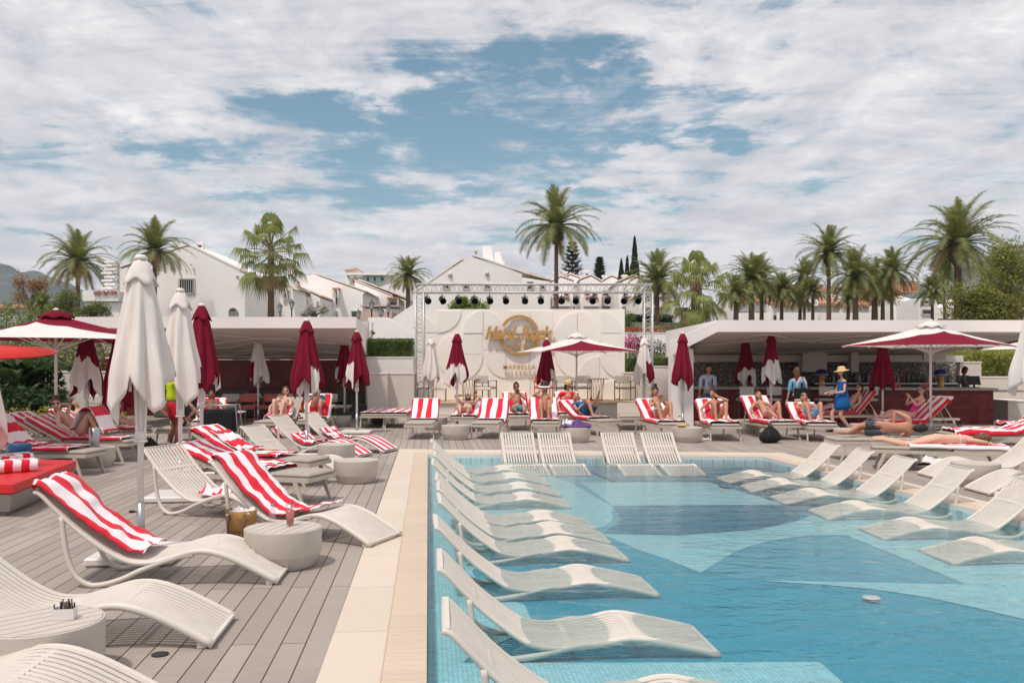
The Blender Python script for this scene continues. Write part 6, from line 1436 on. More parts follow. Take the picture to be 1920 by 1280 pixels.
def person(label, P_, loc, rz, skin='skin1', hair='hair_b', hlen=.05, garments=(), specs=False, hat=None, scale=1.0, fem=False, bun=False):
    """P_: pelvis, back (direction pelvis to neck), bend, side, ankles, knees' poles, wrists, elbows' poles, face, toes"""
    V = lambda k, d=None: Vector(P_.get(k, d))
    pel = V('pelvis'); bk = V('back').normalized(); bend = V('bend', (0, 0, 0)); side = V('side', (0, 1, 0)).normalized()
    shw = .155 if fem else .185; hpw = .088 if fem else .082; T = .47
    waist = pel+bk*.17+bend*.02; chest = pel+bk*.34+bend*.06; nb = pel+bk*T+bend*.10
    nd = V('neck', tuple(bk)).normalized(); nk = nb+nd*.07; hl = nb+nd*.12
    vs = [pel, waist, chest, nb, nk, hl]; k = .90 if fem else 1.0
    rs = [.118, .096*k, .118*k, .078*k, .050*k, .050*k]; es = [(0, 1), (1, 2), (2, 3), (3, 4), (4, 5)]; J = {}
    hands = []
    for sg, n in ((1, 'L'), (-1, 'R')):
        sh = nb-bk*.03+side*sg*shw; h = pel-bk*.03+side*sg*hpw
        ml = 'mirror'
        wr = V('wrist'+n); el, wr2 = ik(sh, wr, .275, .25, V('elbow'+n, (0, sg, -1)))
        an = V('ankle'+n); kn, an2 = ik(h, an, .42, .41, V('knee'+n, (0, 0, 1)))
        to = V('toe'+n, (1, 0, 0)).normalized(); sn = an2-kn
        i0 = len(vs); vs += [sh, sh.lerp(el, .5), el, el.lerp(wr2, .35), wr2]; rs += [.056*k, .046*k, .037*k, .038*k, .026*k]; es += [(3, i0), (i0, i0+1), (i0+1, i0+2), (i0+2, i0+3), (i0+3, i0+4)]
        i1 = len(vs); heel = an2+sn.normalized()*.035; toe = heel+to*.15
        vs += [h, h.lerp(kn, .45), kn, kn.lerp(an2, .3), an2, heel+to*.02, toe]; rs += [.094, .078, .053, .056, .034, .034, .024]
        es += [(0, i1), (i1, i1+1), (i1+1, i1+2), (i1+2, i1+3), (i1+3, i1+4), (i1+4, i1+5), (i1+5, i1+6)]
        J[n] = dict(sh=sh, el=el, wr=wr2, h=h, kn=kn, an=an2); hands.append((el, wr2, sg, toe, to))
    ov, of = skin_eval(vs, es, rs); b = MB(); b.add(ov, of, 0, True)
    for el, wr2, sg, toe, to in hands:
        d = V('hand'+('L' if sg > 0 else 'R'), tuple(wr2-el)).normalized(); up = d.cross(side)
        if up.length < .1: up = d.cross(Vector((0, 0, 1)))
        if up.length < .1: up = Vector((1, 0, 0))
        up.normalize(); ac = up.cross(d).normalized()
        R = lambda v, d=d, up=up, ac=ac: d*v.x+ac*v.y+up*v.z
        b.sphere(wr2+d*.045, 1, 8, 6, 0, fn=lambda v, R=R: R(Vector((v.x*.052, v.y*.038, v.z*.018))))
        for q_, ln, cu in ((-.027, .052, .02), (-.009, .066, .022), (.009, .07, .024), (.027, .060, .026)):
            p0 = wr2+d*.080+ac*q_; b.tube([p0, p0+d*ln*.5-up*cu*.4, p0+d*ln*.85-up*cu*1.4, p0+d*ln-up*cu*2.0], [.0095, .0085, .0075, .005], 6)
        p0 = wr2+d*.03-ac*.030; b.tube([p0, p0-ac*.028+d*.022-up*.008, p0-ac*.034+d*.052-up*.016], [.0115, .0095, .006], 6)
        lat = to.cross(V('toeup', (0, 0, 1))) if abs(to.z) < .9 else Vector((0, 1, 0))
        lat.normalize()
        for q_ in range(5): b.tube([toe+lat*(q_-2)*.013-to*.005, toe+lat*(q_-2)*.014+to*(.040-.005*abs(q_-1))], [.011, .007], 5)
    face = V('face', (1, 0, 0)).normalized(); hu = V('crown', tuple(nd)); hc = nb+nd*.125+hu.normalized()*.085
    s_, f_, u_ = head_mesh(b, hc, face, hu, 0, 1)
    o = b.build('person', [MT[skin], MT['lip']]); o.location = loc; o.rotation_euler = (0, 0, rz); o.scale = (scale,)*3
    tag(o, label, 'person')
    # hair
    def w(x, y, z): return s_*x+f_*y+u_*z
    rg = random.Random(len(label)); hb = MB(); rows = 12; n = 18; vv = []; keep = []
    for i in range(rows+1):
        t = PI*i/rows*.80
        for j in range(n):
            a = 2*PI*j/n; x, y, z = math.sin(t)*math.cos(a), math.sin(t)*math.sin(a), math.cos(t); m = 1.07+.05*mnoise.noise(Vector((x*4, y*4, z*4)))
            back = max(0, -y); zz = z*.122*m-(hlen*back*max(0, -z+.3)*1.6); yy = y*.098*m
            if y > .25 and z < .55: yy = min(yy, .070); zz = max(zz, .055)
            if y > -.1 and z < .2: zz = max(zz, -.01 if hlen < .1 else -.09)
            vv.append(hc+w(x*.080*m*(1+.15*back*(hlen > .1)), yy, zz))
    hb.add(vv, [(i*n+j, (i+1)*n+j, (i+1)*n+(j+1) % n, i*n+(j+1) % n) for i in range(rows) for j in range(n)]+[tuple(rows*n+j for j in range(n))], 0, True)
    if bun: hb.sphere(hc+w(0, -.04, .14), .045, 10, 8)
    hb.build('hair', MT[hair], o)
    if specs:
        gb = MB()
        for sx in (-1, 1): gb.sphere(hc+w(sx*.034, .094, .015), 1, 10, 6, fn=lambda v: w(v.x*.029, v.y*.008, v.z*.021)); gb.bar(hc+w(sx*.062, .088, .02), hc+w(sx*.084, 0, .02), .006, .008)
        gb.bar(hc+w(-.06, .098, .024), hc+w(.06, .098, .024), .006, .006); gb.build('sunglasses', MT['sun_g'], o)
    if hat:
        kind, mt = hat; tb = MB(); R = Matrix((s_, f_, u_)).transposed()
        prof = {'straw': [(.155, .035), (.150, .045), (.098, .052), (.092, .11), (.078, .145), (.001, .150)], 'bucket': [(.150, .012), (.145, .02), (.100, .062), (.092, .12), (.07, .145), (.001, .15)], 'sun': [(.20, .022), (.195, .032), (.105, .052), (.10, .10), (.08, .14), (.001, .152)]}[kind]
        q2 = MB(); q2.lathe(prof, 20); tb.add([hc+R @ (Vector(v)+Vector((0, 0, 0))) for v in q2.v], q2.f, 0, True)
        ht = tb.build('hat', MT[mt], o)
        if kind == 'straw': q2 = MB(); q2.lathe([(.100, .053), (.098, .075)], 20); tb = MB(); tb.add([hc+R @ Vector(v) for v in q2.v], q2.f[:20], 0, True); tb.build('hat_band', MT['black'], ht)
        if kind == 'bucket': q2 = MB(); q2.lathe([(.153, .010), (.140, .028), (.120, .042)], 20); tb = MB(); tb.add([hc+R @ Vector(v) for v in q2.v], q2.f[:40], 0, True); tb.build('hat_brim_band', MT['whitecloth'], ht)
    for g in garments:
        kind, mt = g[:2]; ln = g[2] if len(g) > 2 else .5
        if kind == 'shorts':
            v2 = [pel+bk*.02, pel+bk*.10]; r2 = [.128, .118]; e2 = [(0, 1)]
            for n in 'LR':
                h, kn = J[n]['h'], J[n]['kn']; i0 = len(v2); v2 += [h, h.lerp(kn, ln*.6), h.lerp(kn, ln)]; r2 += [.104, .098, .092]; e2 += [(0, i0), (i0, i0+1), (i0+1, i0+2)]
            nm = 'shorts'
        elif kind == 'briefs':
            v2 = [pel+bk*.03, pel-bk*.0]; r2 = [.120, .122]; e2 = [(0, 1)]
            for n in 'LR': i0 = len(v2); v2 += [J[n]['h']+bk*.02]; r2 += [.098]; e2 += [(1, i0)]
            nm = 'briefs'
        elif kind == 'trousers':
            v2 = [pel+bk*.02, pel+bk*.10]; r2 = [.126, .116]; e2 = [(0, 1)]
            for n in 'LR':
                h, kn, an = J[n]['h'], J[n]['kn'], J[n]['an']; i0 = len(v2); v2 += [h, h.lerp(kn, .5), kn, kn.lerp(an, .5), an]; r2 += [.102, .088, .068, .066, .055]; e2 += [(0, i0)]+[(i0+q_, i0+q_+1) for q_ in range(4)]
            nm = 'trousers'
        elif kind == 'shirt':
            v2 = [pel+bk*.03, waist, chest, nb-bk*.015]; r2 = [.132, .118, .134, .092]; e2 = [(0, 1), (1, 2), (2, 3)]
            for n in 'LR':
                sh, el, wr = J[n]['sh'], J[n]['el'], J[n]['wr']; i0 = len(v2); v2 += [sh, sh.lerp(el, min(1, ln)*.5), sh.lerp(el, min(1, ln))]; r2 += [.070, .062, .058]; e2 += [(3, i0), (i0, i0+1), (i0+1, i0+2)]
                if ln > 1: v2 += [el.lerp(wr, ln-1)]; r2 += [.048]; e2 += [(i0+2, i0+3)]
            nm = 'shirt'
        elif kind == 'swimsuit':
            v2 = [pel, waist, chest, chest+bk*.05]; r2 = [.123, .102*k, .125*k, .105*k]; e2 = [(0, 1), (1, 2), (2, 3)]
            for n in 'LR': i0 = len(v2); v2 += [J[n]['h']+bk*.03]; r2 += [.09]; e2 += [(0, i0)]
            nm = 'swimsuit'
        elif kind == 'top':
            v2 = [chest-bk*.03+bend*.02, chest+bk*.03+bend*.02]; r2 = [.121*k, .117*k]; e2 = [(0, 1)]; nm = 'bikini_top'
        elif kind == 'dress':
            v2 = [nb-bk*.03, chest, waist, pel, pel-bk*.16, pel-bk*.34]; r2 = [.10, .14, .15, .20, .24, .26]; e2 = [(i, i+1) for i in range(5)]
            for n in 'LR': sh, el = J[n]['sh'], J[n]['el']; i0 = len(v2); v2 += [sh, sh.lerp(el, .35)]; r2 += [.068, .074]; e2 += [(0, i0), (i0, i0+1)]
            nm = 'dress'
        elif kind == 'shoes':
            for n in 'LR':
                hb = MB(); to = Vector(P_.get('toe'+n, (1, 0, 0))).normalized(); a = J[n]['an']; hb.tube([a+Vector((0, 0, -.03))-to*.05, a+Vector((0, 0, -.04))+to*.06, a+Vector((0, 0, -.05))+to*.19], [.045, .048, .030], 8); hb.build('shoe', MT[mt], o)
            continue
        ov, of = skin_eval(v2, e2, r2); gb = MB(); gb.add([v+Vector((mnoise.noise(v*14)*.006, mnoise.noise(v*14+Vector((5, 0, 0)))*.006, 0)) for v in ov], of, 0, True); gb.build(nm, MT[mt], o)
    return o
def recl(A, legs='flat', arms='side', face=(1, 0, .2), hipu=.98, **kw):
    """someone lying face up along a lounger frame (+x = towards the feet)"""
    a = math.radians(A); bk = Vector((-math.cos(a), 0, math.sin(a))); z0 = LH+.125; pel = Vector((hipu-.03*math.sin(a), 0, z0+.01)); nb = pel+bk*.47
    d = dict(pelvis=pel, back=bk, side=(0, 1, 0), face=face, neck=(bk+Vector((.15, 0, .45))).normalized(), crown=kw.pop('crown', (-math.cos(a+.5), 0, math.sin(a+.5))))
    for n, sg in (('L', 1), ('R', -1)):
        m = legs if isinstance(legs, str) else legs[0 if sg > 0 else 1]
        if m == 'flat': d['ankle'+n] = (pel.x+.80, sg*.11, LH+.09); d['knee'+n] = (0, sg*.3, 1); d['toe'+n] = (.25, sg*.35, 1)
        elif m == 'up': d['ankle'+n] = (pel.x+.42, sg*.13, LH+.09); d['knee'+n] = (0, sg*.15, 1); d['toe'+n] = (1, sg*.1, -.05)
        elif m == 'hug': d['ankle'+n] = (pel.x+.30, sg*.08, LH+.09); d['knee'+n] = (0, sg*.05, 1); d['toe'+n] = (1, sg*.1, -.05)
        elif m == 'cross': d['ankle'+n] = (pel.x+.70, -sg*.15, LH+.56); d['knee'+n] = (-.1, sg*.8, 1); d['toe'+n] = (.6, -sg*.2, .8)
        m = arms if isinstance(arms, str) else arms[0 if sg > 0 else 1]; sh = nb+Vector((0, sg*.18, 0))
        if m == 'side': d['wrist'+n] = (sh.x+.40*math.cos(a)+.06, sg*.30, sh.z-.42*math.sin(a)-.03); d['elbow'+n] = (0, sg, -.4)
        elif m == 'phone': d['wrist'+n] = (nb.x+.30, sg*.05, nb.z+.02); d['elbow'+n] = (.2, sg*.8, -1)
        elif m == 'belly': d['wrist'+n] = (pel.x-.08, sg*.05, pel.z+.17); d['elbow'+n] = (0, sg, 0)
        elif m == 'head': d['wrist'+n] = (nb.x-.14, sg*.12, nb.z+.20); d['elbow'+n] = (.1, sg, .5)
        elif m == 'ear': d['wrist'+n] = (nb.x+.12, sg*.10, nb.z+.12); d['elbow'+n] = (.3, sg, -.8)
        elif m == 'knee': d['wrist'+n] = (pel.x+.36, sg*.12, LH+.38); d['elbow'+n] = (0, sg, -.3)
    d.update(kw); return d
def on(lo, label, P_, **kw): return person(label, P_, lo.location, lo.rotation_euler.z, **kw)
# loungers, towels and the people on them ---------------------------------------
L = lounger
l = L((-2.42, 11.5), -18, 20, 'padded lounger with two striped towels, behind the towelled wave chaise')
LT(l, 20, 'long striped towel covering backrest and most of the seat of the nearer padded lounger', u1=1.45, n=3.2, seed=3, w=.37, amp=.02, back=.12, skew=.05); towel(l, zs[20], .95, 1.35, 'towel corner hanging over the side of the nearer padded lounger', w=.40, n=2.2, seed=8, lift=.045, shift=-.06, amp=.03)
l = L((-2.80, 13.2), -15, 28, 'padded lounger with striped towels, farther of the two on the left of the low tables')
LT(l, 28, 'striped towel over the farther padded lounger behind the first', u1=1.5, n=2.5, seed=5, w=.36, amp=.022, back=.1); towel(l, zs[28], .30, .95, 'bunched towel on the backrest of the farther padded lounger', w=.25, n=2, seed=18, lift=.06, amp=.04, cross=True)
l = L((-6.65, 14.5), -4, 42, 'padded lounger nearest the red daybed, towel spilling down its back and seat')
LT(l, 42, 'crumpled striped towel over the raised back nearest the daybed', u1=1.1, n=3, seed=6, w=.33, amp=.04, cross=True); towel(l, zs[42], .95, 1.72, 'striped towel end on the seat above the red daybed', w=.37, n=3, seed=7, lift=.03)
l = L((-6.85, 16.5), -4, 28, 'padded lounger of the woman with raised knees under a towel, far left')
LT(l, 28, 'striped towel under the woman with raised towel covered knees', u1=1.9, n=3, seed=9)
on(l, 'woman with reddish bun hair and dark sunglasses propped on one elbow, sage top, far left', recl(38, ('up', 'up'), ('head', 'side'), face=(.4, -1, .1), crown=(-.2, 0, 1)), skin='skin1', hair='hair_b', bun=True, specs=True, fem=True, garments=(('top', 'olive'), ('briefs', 'olive')), hat=None)
def knee_towel(lo, label, seed, u0=.92, u1=1.52, zk=.84, yw=.27):
    f = lambda u: LH+.05+(zk-LH)*math.exp(-((u-1.20)/.17)**2); return towel(lo, f, u0, u1, label, w=yw, n=2, seed=seed, lift=.08, cross=True, amp=.01)
knee_towel(l, 'striped towel draped over the reclining woman’s raised knees', 4)
l = L((-7.75, 17.6), -5, 28, 'padded lounger with striped towel back, front one of the pair behind the reclining woman')
LT(l, 28, 'striped towel on the front one of the two raised backs behind the reclining woman', n=3, seed=10, back=.15)
l = L((-7.75, 19.1), -5, 28, 'padded lounger with striped towel back, rear one of the pair behind the reclining woman')
LT(l, 28, 'striped towel on the rear one of the two raised backs behind the reclining woman', n=3, seed=11, back=.15)
on(l, 'short haired person lying with legs stretched towards the nearest umbrella pole', recl(26, 'flat', 'belly', face=(.5, .6, .5)), skin='skin1', hair='hair_d', garments=(('shorts', 'greyshort', .6),))
l = L((-7.2, 19.2), -82, 0, 'flat padded lounger partly hidden behind the nearest umbrella pole')
on(l, 'bare backed person in black shorts sitting with back to the camera behind the umbrella pole', dict(pelvis=(1.55, 0, .52), back=(-.12, 0, 1), side=(0, -1, 0), face=(-1, 0, 0), crown=(0, 0, 1), neck=(-.1, 0, 1), ankleL=(1.0, -.3, .08), ankleR=(1.0, .3, .08), kneeL=(-1, 0, .5), kneeR=(-1, 0, .5), toeL=(-1, 0, 0), toeR=(-1, 0, 0), wristL=(1.3, -.2, .60), wristR=(1.3, .2, .60), elbowL=(.3, -1, 0), elbowR=(.3, 1, 0)), skin='skin1', hair='hair_b', garments=(('shorts', 'black', .4),))
person('standing attendant in neon yellow shirt and red shorts beside the closed white umbrellas', dict(pelvis=(0, 0, .92), back=(0, 0, 1), side=(1, 0, 0), face=(.3, 1, -.1), ankleL=(.12, 0, .09), ankleR=(-.11, .05, .09), kneeL=(0, 1, 0), kneeR=(0, 1, 0), toeL=(.2, 1, 0), toeR=(-.1, 1, 0), wristL=(.26, .18, .92), wristR=(-.24, .2, 1.0), elbowL=(.3, -1, 0), elbowR=(-.3, -1, 0)), at(322, 19.0), -.6, 'skin3', 'hair_d', garments=(('shirt', 'neon', .6), ('shorts', 'redshort', .75), ('shoes', 'whitecloth')))
l = L((-7.15, 21.3), -75, 35, 'padded lounger with hanging red striped towel behind the second white umbrella')
LT(l, 35, 'red striped towel hanging off the lounger behind the second white umbrella', n=3, seed=12, w=.40)
on(l, 'brown skinned person reclining with bent knees, half hidden by the second white umbrella', recl(35, ('up', 'flat'), 'side'), skin='skin3', hair='hair_d', garments=(('shorts', 'redshort', .5),))
l = L((-5.87, 21.7), -94, 42, 'padded lounger of the woman in sunglasses before the coral chairs')
towel(l, zs[42], .55, 1.2, 'striped towel wrapped round the woman in sunglasses before the coral chairs', w=.40, n=2.5, seed=13, lift=.05, shift=-.15, amp=.04)
on(l, 'fair woman in sunglasses and black bikini with one knee raised, before the coral chairs', recl(46, ('up', 'hug'), ('phone', 'side'), face=(1, .25, 0), crown=(0, 0, 1)), hair='hair_b', specs=True, fem=True, garments=(('top', 'black'), ('briefs', 'black')))
l = L((-6.05, 23.3), -118, 20, 'padded lounger of the man in orange shorts')
on(l, 'man in orange swim shorts lying back, between the umbrella pole and the teal shirt man', recl(22, ('up', 'flat'), 'side', face=(.6, .3, .8)), skin='skin2', hair='hair_b', garments=(('shorts', 'orangec', .6),))
crumple(P(545, 770, 24.0), (.5, .4), 'grey patterned cloth heaped beside the man in orange shorts', 4, hgt_=.1, mat='purple', name='crumpled_cloth', group='loose cloths')
l = L((-4.95, 22.3), -84, 42, 'padded lounger with striped towel back holding the man in the teal shirt')
LT(l, 42, 'striped towel spread behind the man in the teal shirt', n=2.5, seed=14, w=.40, u1=1.6, back=.1)
tm = on(l, 'man in teal shirt sitting on a towelled lounger looking at his phone', recl(55, ('up', 'cross'), 'phone', face=(1, 0, -.45), crown=(.3, 0, 1)), skin='skin2', hair='hair_d', garments=(('shirt', 'teal', .8), ('shorts', 'redshort', .8)))
def phone(lo, u, y, z, label, a=.6):
    b = MB(); b.box((0, 0, 0), (.012, .075, .15), bev=.004, R=Matrix.Rotation(-a, 3, 'Y')); o = b.build('phone', MT['black']); M4 = Matrix.Translation(lo.location) @ Matrix.Rotation(lo.rotation_euler.z, 4, 'Z'); o.location = M4 @ Vector((u, y, z)); o.rotation_euler = (0, 0, lo.rotation_euler.z); return tag(o, label, 'phone')
phone(l, 1.05, 0, .98, 'black phone held by the man in the teal shirt')
for px, lb, u in ((698, 'flat padded lounger with striped towel by the tiled wall corner, left of the pair', 21), (741, 'flat padded lounger with striped towel beside the upright towelled one', 22)):
    l = L(((px-CX)/F*24.8, 24.8), -90, 0, lb); LT(l, 0, 'striped towel lying on the '+lb.split(' with')[0]+(' left of the flat pair' if u == 21 else ' right of the flat pair'), n=3, seed=u, u1=1.98)
l = L((-2.17, 21.1), -90, 35, 'padded lounger facing the pool with a neat striped towel, left of the stage')
LT(l, 35, 'neat upright striped towel with broad stripes, left of the round table with glasses', u1=.95, n=3, seed=23, w=.37, amp=.004, back=.1)
l = L((-.63, 21.2), -96, 35, 'padded lounger facing the pool with a neat striped towel, right of the table with glasses')
LT(l, 35, 'upright striped towel hanging over the right side, right of the round table with glasses', u1=1.15, n=3, seed=24, w=.40, amp=.006, shift=.04, back=.1)
l = L((-1.27, 23.4), -92, 20, 'padded lounger of the man in black swim briefs'); LT(l, 20, 'striped towel under the man in black swim briefs', n=3, seed=25, w=.40, u1=1.9)
on(l, 'man in black swim briefs sunbathing on his back with an arm over his head', recl(20, 'flat', ('head', 'head'), face=(.2, 0, 1)), skin='skin1', hair='hair_d', garments=(('briefs', 'black'),))
l = L((.25, 23.9), -84, 42, 'padded lounger of the man in turquoise shorts'); LT(l, 42, 'striped towel under the man in turquoise shorts', n=3, seed=26, w=.36, u1=1.6)
on(l, 'man in sunglasses and turquoise shorts sitting up with a phone, below the sign', recl(60, ('flat', 'flat'), 'phone', face=(1, 0, -.25), crown=(.2, 0, 1)), skin='skin2', hair='hair_d', specs=True, garments=(('shorts', 'turq', .7),)); phone(l, 1.08, 0, 1.0, 'black phone held by the man in turquoise shorts')
l = L((.80, 21.4), -90, 35, 'padded lounger of the person in the black and white bucket hat'); LT(l, 35, 'striped towel under the person in the bucket hat', n=3, seed=27, w=.39, u1=1.75, back=.1)
on(l, 'person in black and white bucket hat hugging knees on a towelled lounger', recl(72, 'hug', ('knee', 'ear'), hipu=1.25, face=(1, 0, -.1), crown=(0, 0, 1)), skin='skin2', hair='hair_g', hlen=.1, hat=('bucket', 'black'), fem=True, garments=(('briefs', 'olive'),))
l = L((1.62, 24.3), -88, 42, 'padded lounger of the person in the straw trilby'); LT(l, 42, 'striped towel behind the person in the straw trilby', n=3, seed=28, w=.40, u1=1.5)
on(l, 'person in straw trilby hat sitting up and looking sideways behind the open umbrella pole', recl(62, ('up', 'up'), 'side', face=(.5, .9, -.2), crown=(0, 0, 1)), skin='skin2', hair='hair_d', hat=('straw', 'straw'), garments=(('shirt', 'redshort', .5), ('shorts', 'redshort', .6)))
l = L((2.42, 22.2), -62, 28, 'padded lounger of the person in blue with a crossed leg'); LT(l, 28, 'striped towel under the person in blue with a crossed leg', n=3, seed=29, w=.38, u1=1.5, back=.12)
on(l, 'person in blue swimwear lying back with one leg crossed high over the other knee', recl(25, ('cross', 'up'), ('belly', 'phone'), face=(.6, -.4, .6)), skin='skin2', hair='hair_g', garments=(('shorts', 'teal', .85), ('shirt', 'bluec', .3)))
L((3.15, 24.0), -96, 20, 'empty padded lounger between the open umbrella and the reading woman')
l = L((3.78, 20.9), -79, 35, 'padded lounger of the woman reading'); LT(l, 35, 'striped towel behind the woman reading', n=3, seed=30, w=.39, u1=1.7, back=.1)
on(l, 'woman with hair tied up reading with knees raised, between umbrella and yellow bowl', recl(50, 'up', 'phone', face=(1, -.3, -.3), crown=(.1, 0, 1)), skin='skin2', hair='hair_d', bun=True, fem=True, garments=(('swimsuit', 'olive'),))
b = MB(); b.add([(0, -.16, 0), (.02, 0, .03), (0, .16, 0), (.17, -.16, -.03), (.18, 0, .0), (.17, .16, -.03)], [(0, 3, 4, 1), (1, 4, 5, 2)]); o = b.build('magazine', MT['whitecloth']); o.modifiers.new('t', 'SOLIDIFY').thickness = .008; o.location = P(1226, 768, 21.7); o.rotation_euler = (0, -.3, -1.4); tag(o, 'open magazine held by the woman reading', 'magazine')
l = L((4.87, 20.6), -91, 35, 'padded lounger of the dark haired woman on her side'); LT(l, 35, 'striped towel spilling over the lounger of the dark haired woman', n=3, seed=31, w=.42, u1=1.9, back=.1, amp=.02)
on(l, 'dark haired tanned woman leaning sideways with bent knees and a dark phone', recl(42, ('up', 'hug'), ('ear', 'side'), face=(.7, -.7, -.1), crown=(.1, 0, 1)), skin='skin2', hair='hair_d', hlen=.22, fem=True, garments=(('swimsuit', 'black'),))
l = L((6.35, 20.9), -80, 42, 'padded lounger of the woman in the black bikini'); LT(l, 42, 'striped towel under the woman in the black bikini', n=3, seed=32, w=.39, u1=1.8, back=.1)
on(l, 'woman in sunglasses and black bikini reclining with one knee up, above the black backpack', recl(35, ('up', 'flat'), 'side', face=(.6, 0, .8)), skin='skin2', hair='hair_b', specs=True, fem=True, garments=(('top', 'black'), ('briefs', 'black')))
l = L((7.05, 20.5), -92, 28, 'padded lounger of the bearded man in light blue shorts'); LT(l, 28, 'striped towel under the man in light blue shorts', n=3, seed=33, w=.39, u1=1.8, back=.1)
on(l, 'man in light blue shorts and sunglasses with both knees raised, beside the blue dress woman', recl(30, 'up', 'belly', face=(.8, 0, .5)), skin='skin2', hair='hair_g', specs=True, garments=(('shorts', 'lblue', .75),))
l = L((8.55, 21.6), 188, 42, 'padded lounger of the woman in the magenta swimsuit'); LT(l, 42, 'striped towel looped over the lounger of the woman in magenta', n=3, seed=34, w=.40, u1=1.9, back=.15)
on(l, 'woman in magenta swimsuit sitting up in profile with a phone', recl(58, 'flat', 'phone', face=(1, 0, -.1), crown=(0, 0, 1)), skin='skin1', hair='hair_b', hlen=.2, specs=True, fem=True, garments=(('swimsuit', 'pink'),))
L((9.75, 23.9), 186, 42, 'empty padded lounger with raised back behind the woman in magenta')
l = L((8.35, 25.3), 184, 50, 'padded lounger with high towelled back behind the woman in the blue dress'); LT(l, 50, 'striped towel over the high lounger back behind the blue dress', n=3, seed=35, w=.38, u1=1.8)
on(l, 'person with sunglasses reclining behind the woman in the blue dress', recl(50, 'flat', 'side', face=(1, .3, .1), crown=(0, 0, 1)), skin='skin1', hair='hair_d', specs=True, garments=(('shorts', 'redshort', .5),))
l = L((5.95, 16.9), 180, 0, 'flat padded lounger of the man in charcoal shorts')
on(l, 'man in charcoal shorts lying on his side with his back to the pool', dict(pelvis=(1.02, .02, .58), back=(-1, 0, 0), side=(0, .25, 1), face=(-.1, -1, .1), crown=(-1, 0, .05), neck=(-1, 0, -.1), ankleL=(1.72, .12, .50), ankleR=(1.78, .02, .48), kneeL=(0, -.9, .1), kneeR=(0, -.7, 0), toeL=(.6, -1, 0), toeR=(.6, -1, 0), wristL=(.80, -.1, .62), wristR=(.35, -.3, .48), elbowL=(0, -.2, 1), elbowR=(0, -1, 0)), skin='skin2', hair='hair_d', garments=(('shorts', 'greyshort', .8),))
l = L((6.1, 15.35), 161, 0, 'flat padded lounger of the prone woman in white, nearest on the right deck'); LT(l, 0, 'striped towel under the prone woman in white, hanging off the head end', n=2.5, seed=36, w=.38, u1=1.45, back=.16)
on(l, 'woman in white bikini lying face down with arms folded under her head', dict(pelvis=(1.0, 0, .525), back=(-1, 0, 0), side=(0, -1, 0), bend=(0, 0, 0), face=(-.2, -.9, -.1), crown=(-1, 0, .1), neck=(-1, 0, .1), ankleL=(1.83, -.10, .50), ankleR=(1.83, .10, .49), kneeL=(0, 0, -1), kneeR=(0, 0, -1), toeL=(1, 0, -.1), toeR=(1, .1, -.1), wristL=(.22, .1, .47), wristR=(.22, -.12, .47), elbowL=(-.2, -1, 0), elbowR=(-.2, 1, 0)), skin='skin1', hair='hair_b', fem=True, garments=(('briefs', 'wswim'), ('top', 'wswim')))
l = L((8.7, 18.2), 176, 20, 'padded lounger with striped towel at the right edge of the photo'); LT(l, 20, 'striped towel along the lounger at the right edge', n=3, seed=37, w=.42, u1=1.95, amp=.03)
l = L((10.0, 19.9), 174, 42, 'padded lounger with towelled raised back at the right photo edge, rear one'); LT(l, 42, 'bunched striped towel on the raised lounger back at the right edge', n=3, seed=38, w=.42, u1=1.3, amp=.05)
# towels on the wave chaises
WZ = wave_z
towel(CA, WZ, -.02, .80, 'striped towel over the backrest of the second deck chaise, with a folded edge', w=.30, n=2.0, seed=40, lift=.03, amp=.04, back=.05, skew=.10)
towel(CB, WZ, -.02, 1.22, 'long striped towel over the deck chaise whose foot rests on the stone band', w=.30, n=2.5, seed=41, lift=.025, amp=.03, back=.05, skew=-.08)
crumple((CC.location.x+1.0, CC.location.y-.40, .23), (.75, .5), 'crumpled striped towel on the seat of the deck chaise by the white base', 3, rz=-.4, n=3, hgt_=.16)
towel(CE, WZ, .42, .95, 'bunched striped towel in the seat of the chaise behind the white pole', w=.34, n=3, seed=43, lift=.03, amp=.05, cross=False)
towel(CE, WZ, 1.0, 1.86, 'striped towel covering the foot end of the chaise behind the low table', w=.31, n=2.5, seed=44, lift=.02, amp=.006)
towel(CF, WZ, .38, .90, 'bunched striped towel in the seat of the farthest left deck chaise', w=.34, n=3, seed=45, lift=.03, amp=.05)
towel(CF, WZ, 1.0, 1.86, 'striped towel covering the foot end of the farthest left deck chaise', w=.31, n=2.5, seed=46, lift=.02, amp=.006)
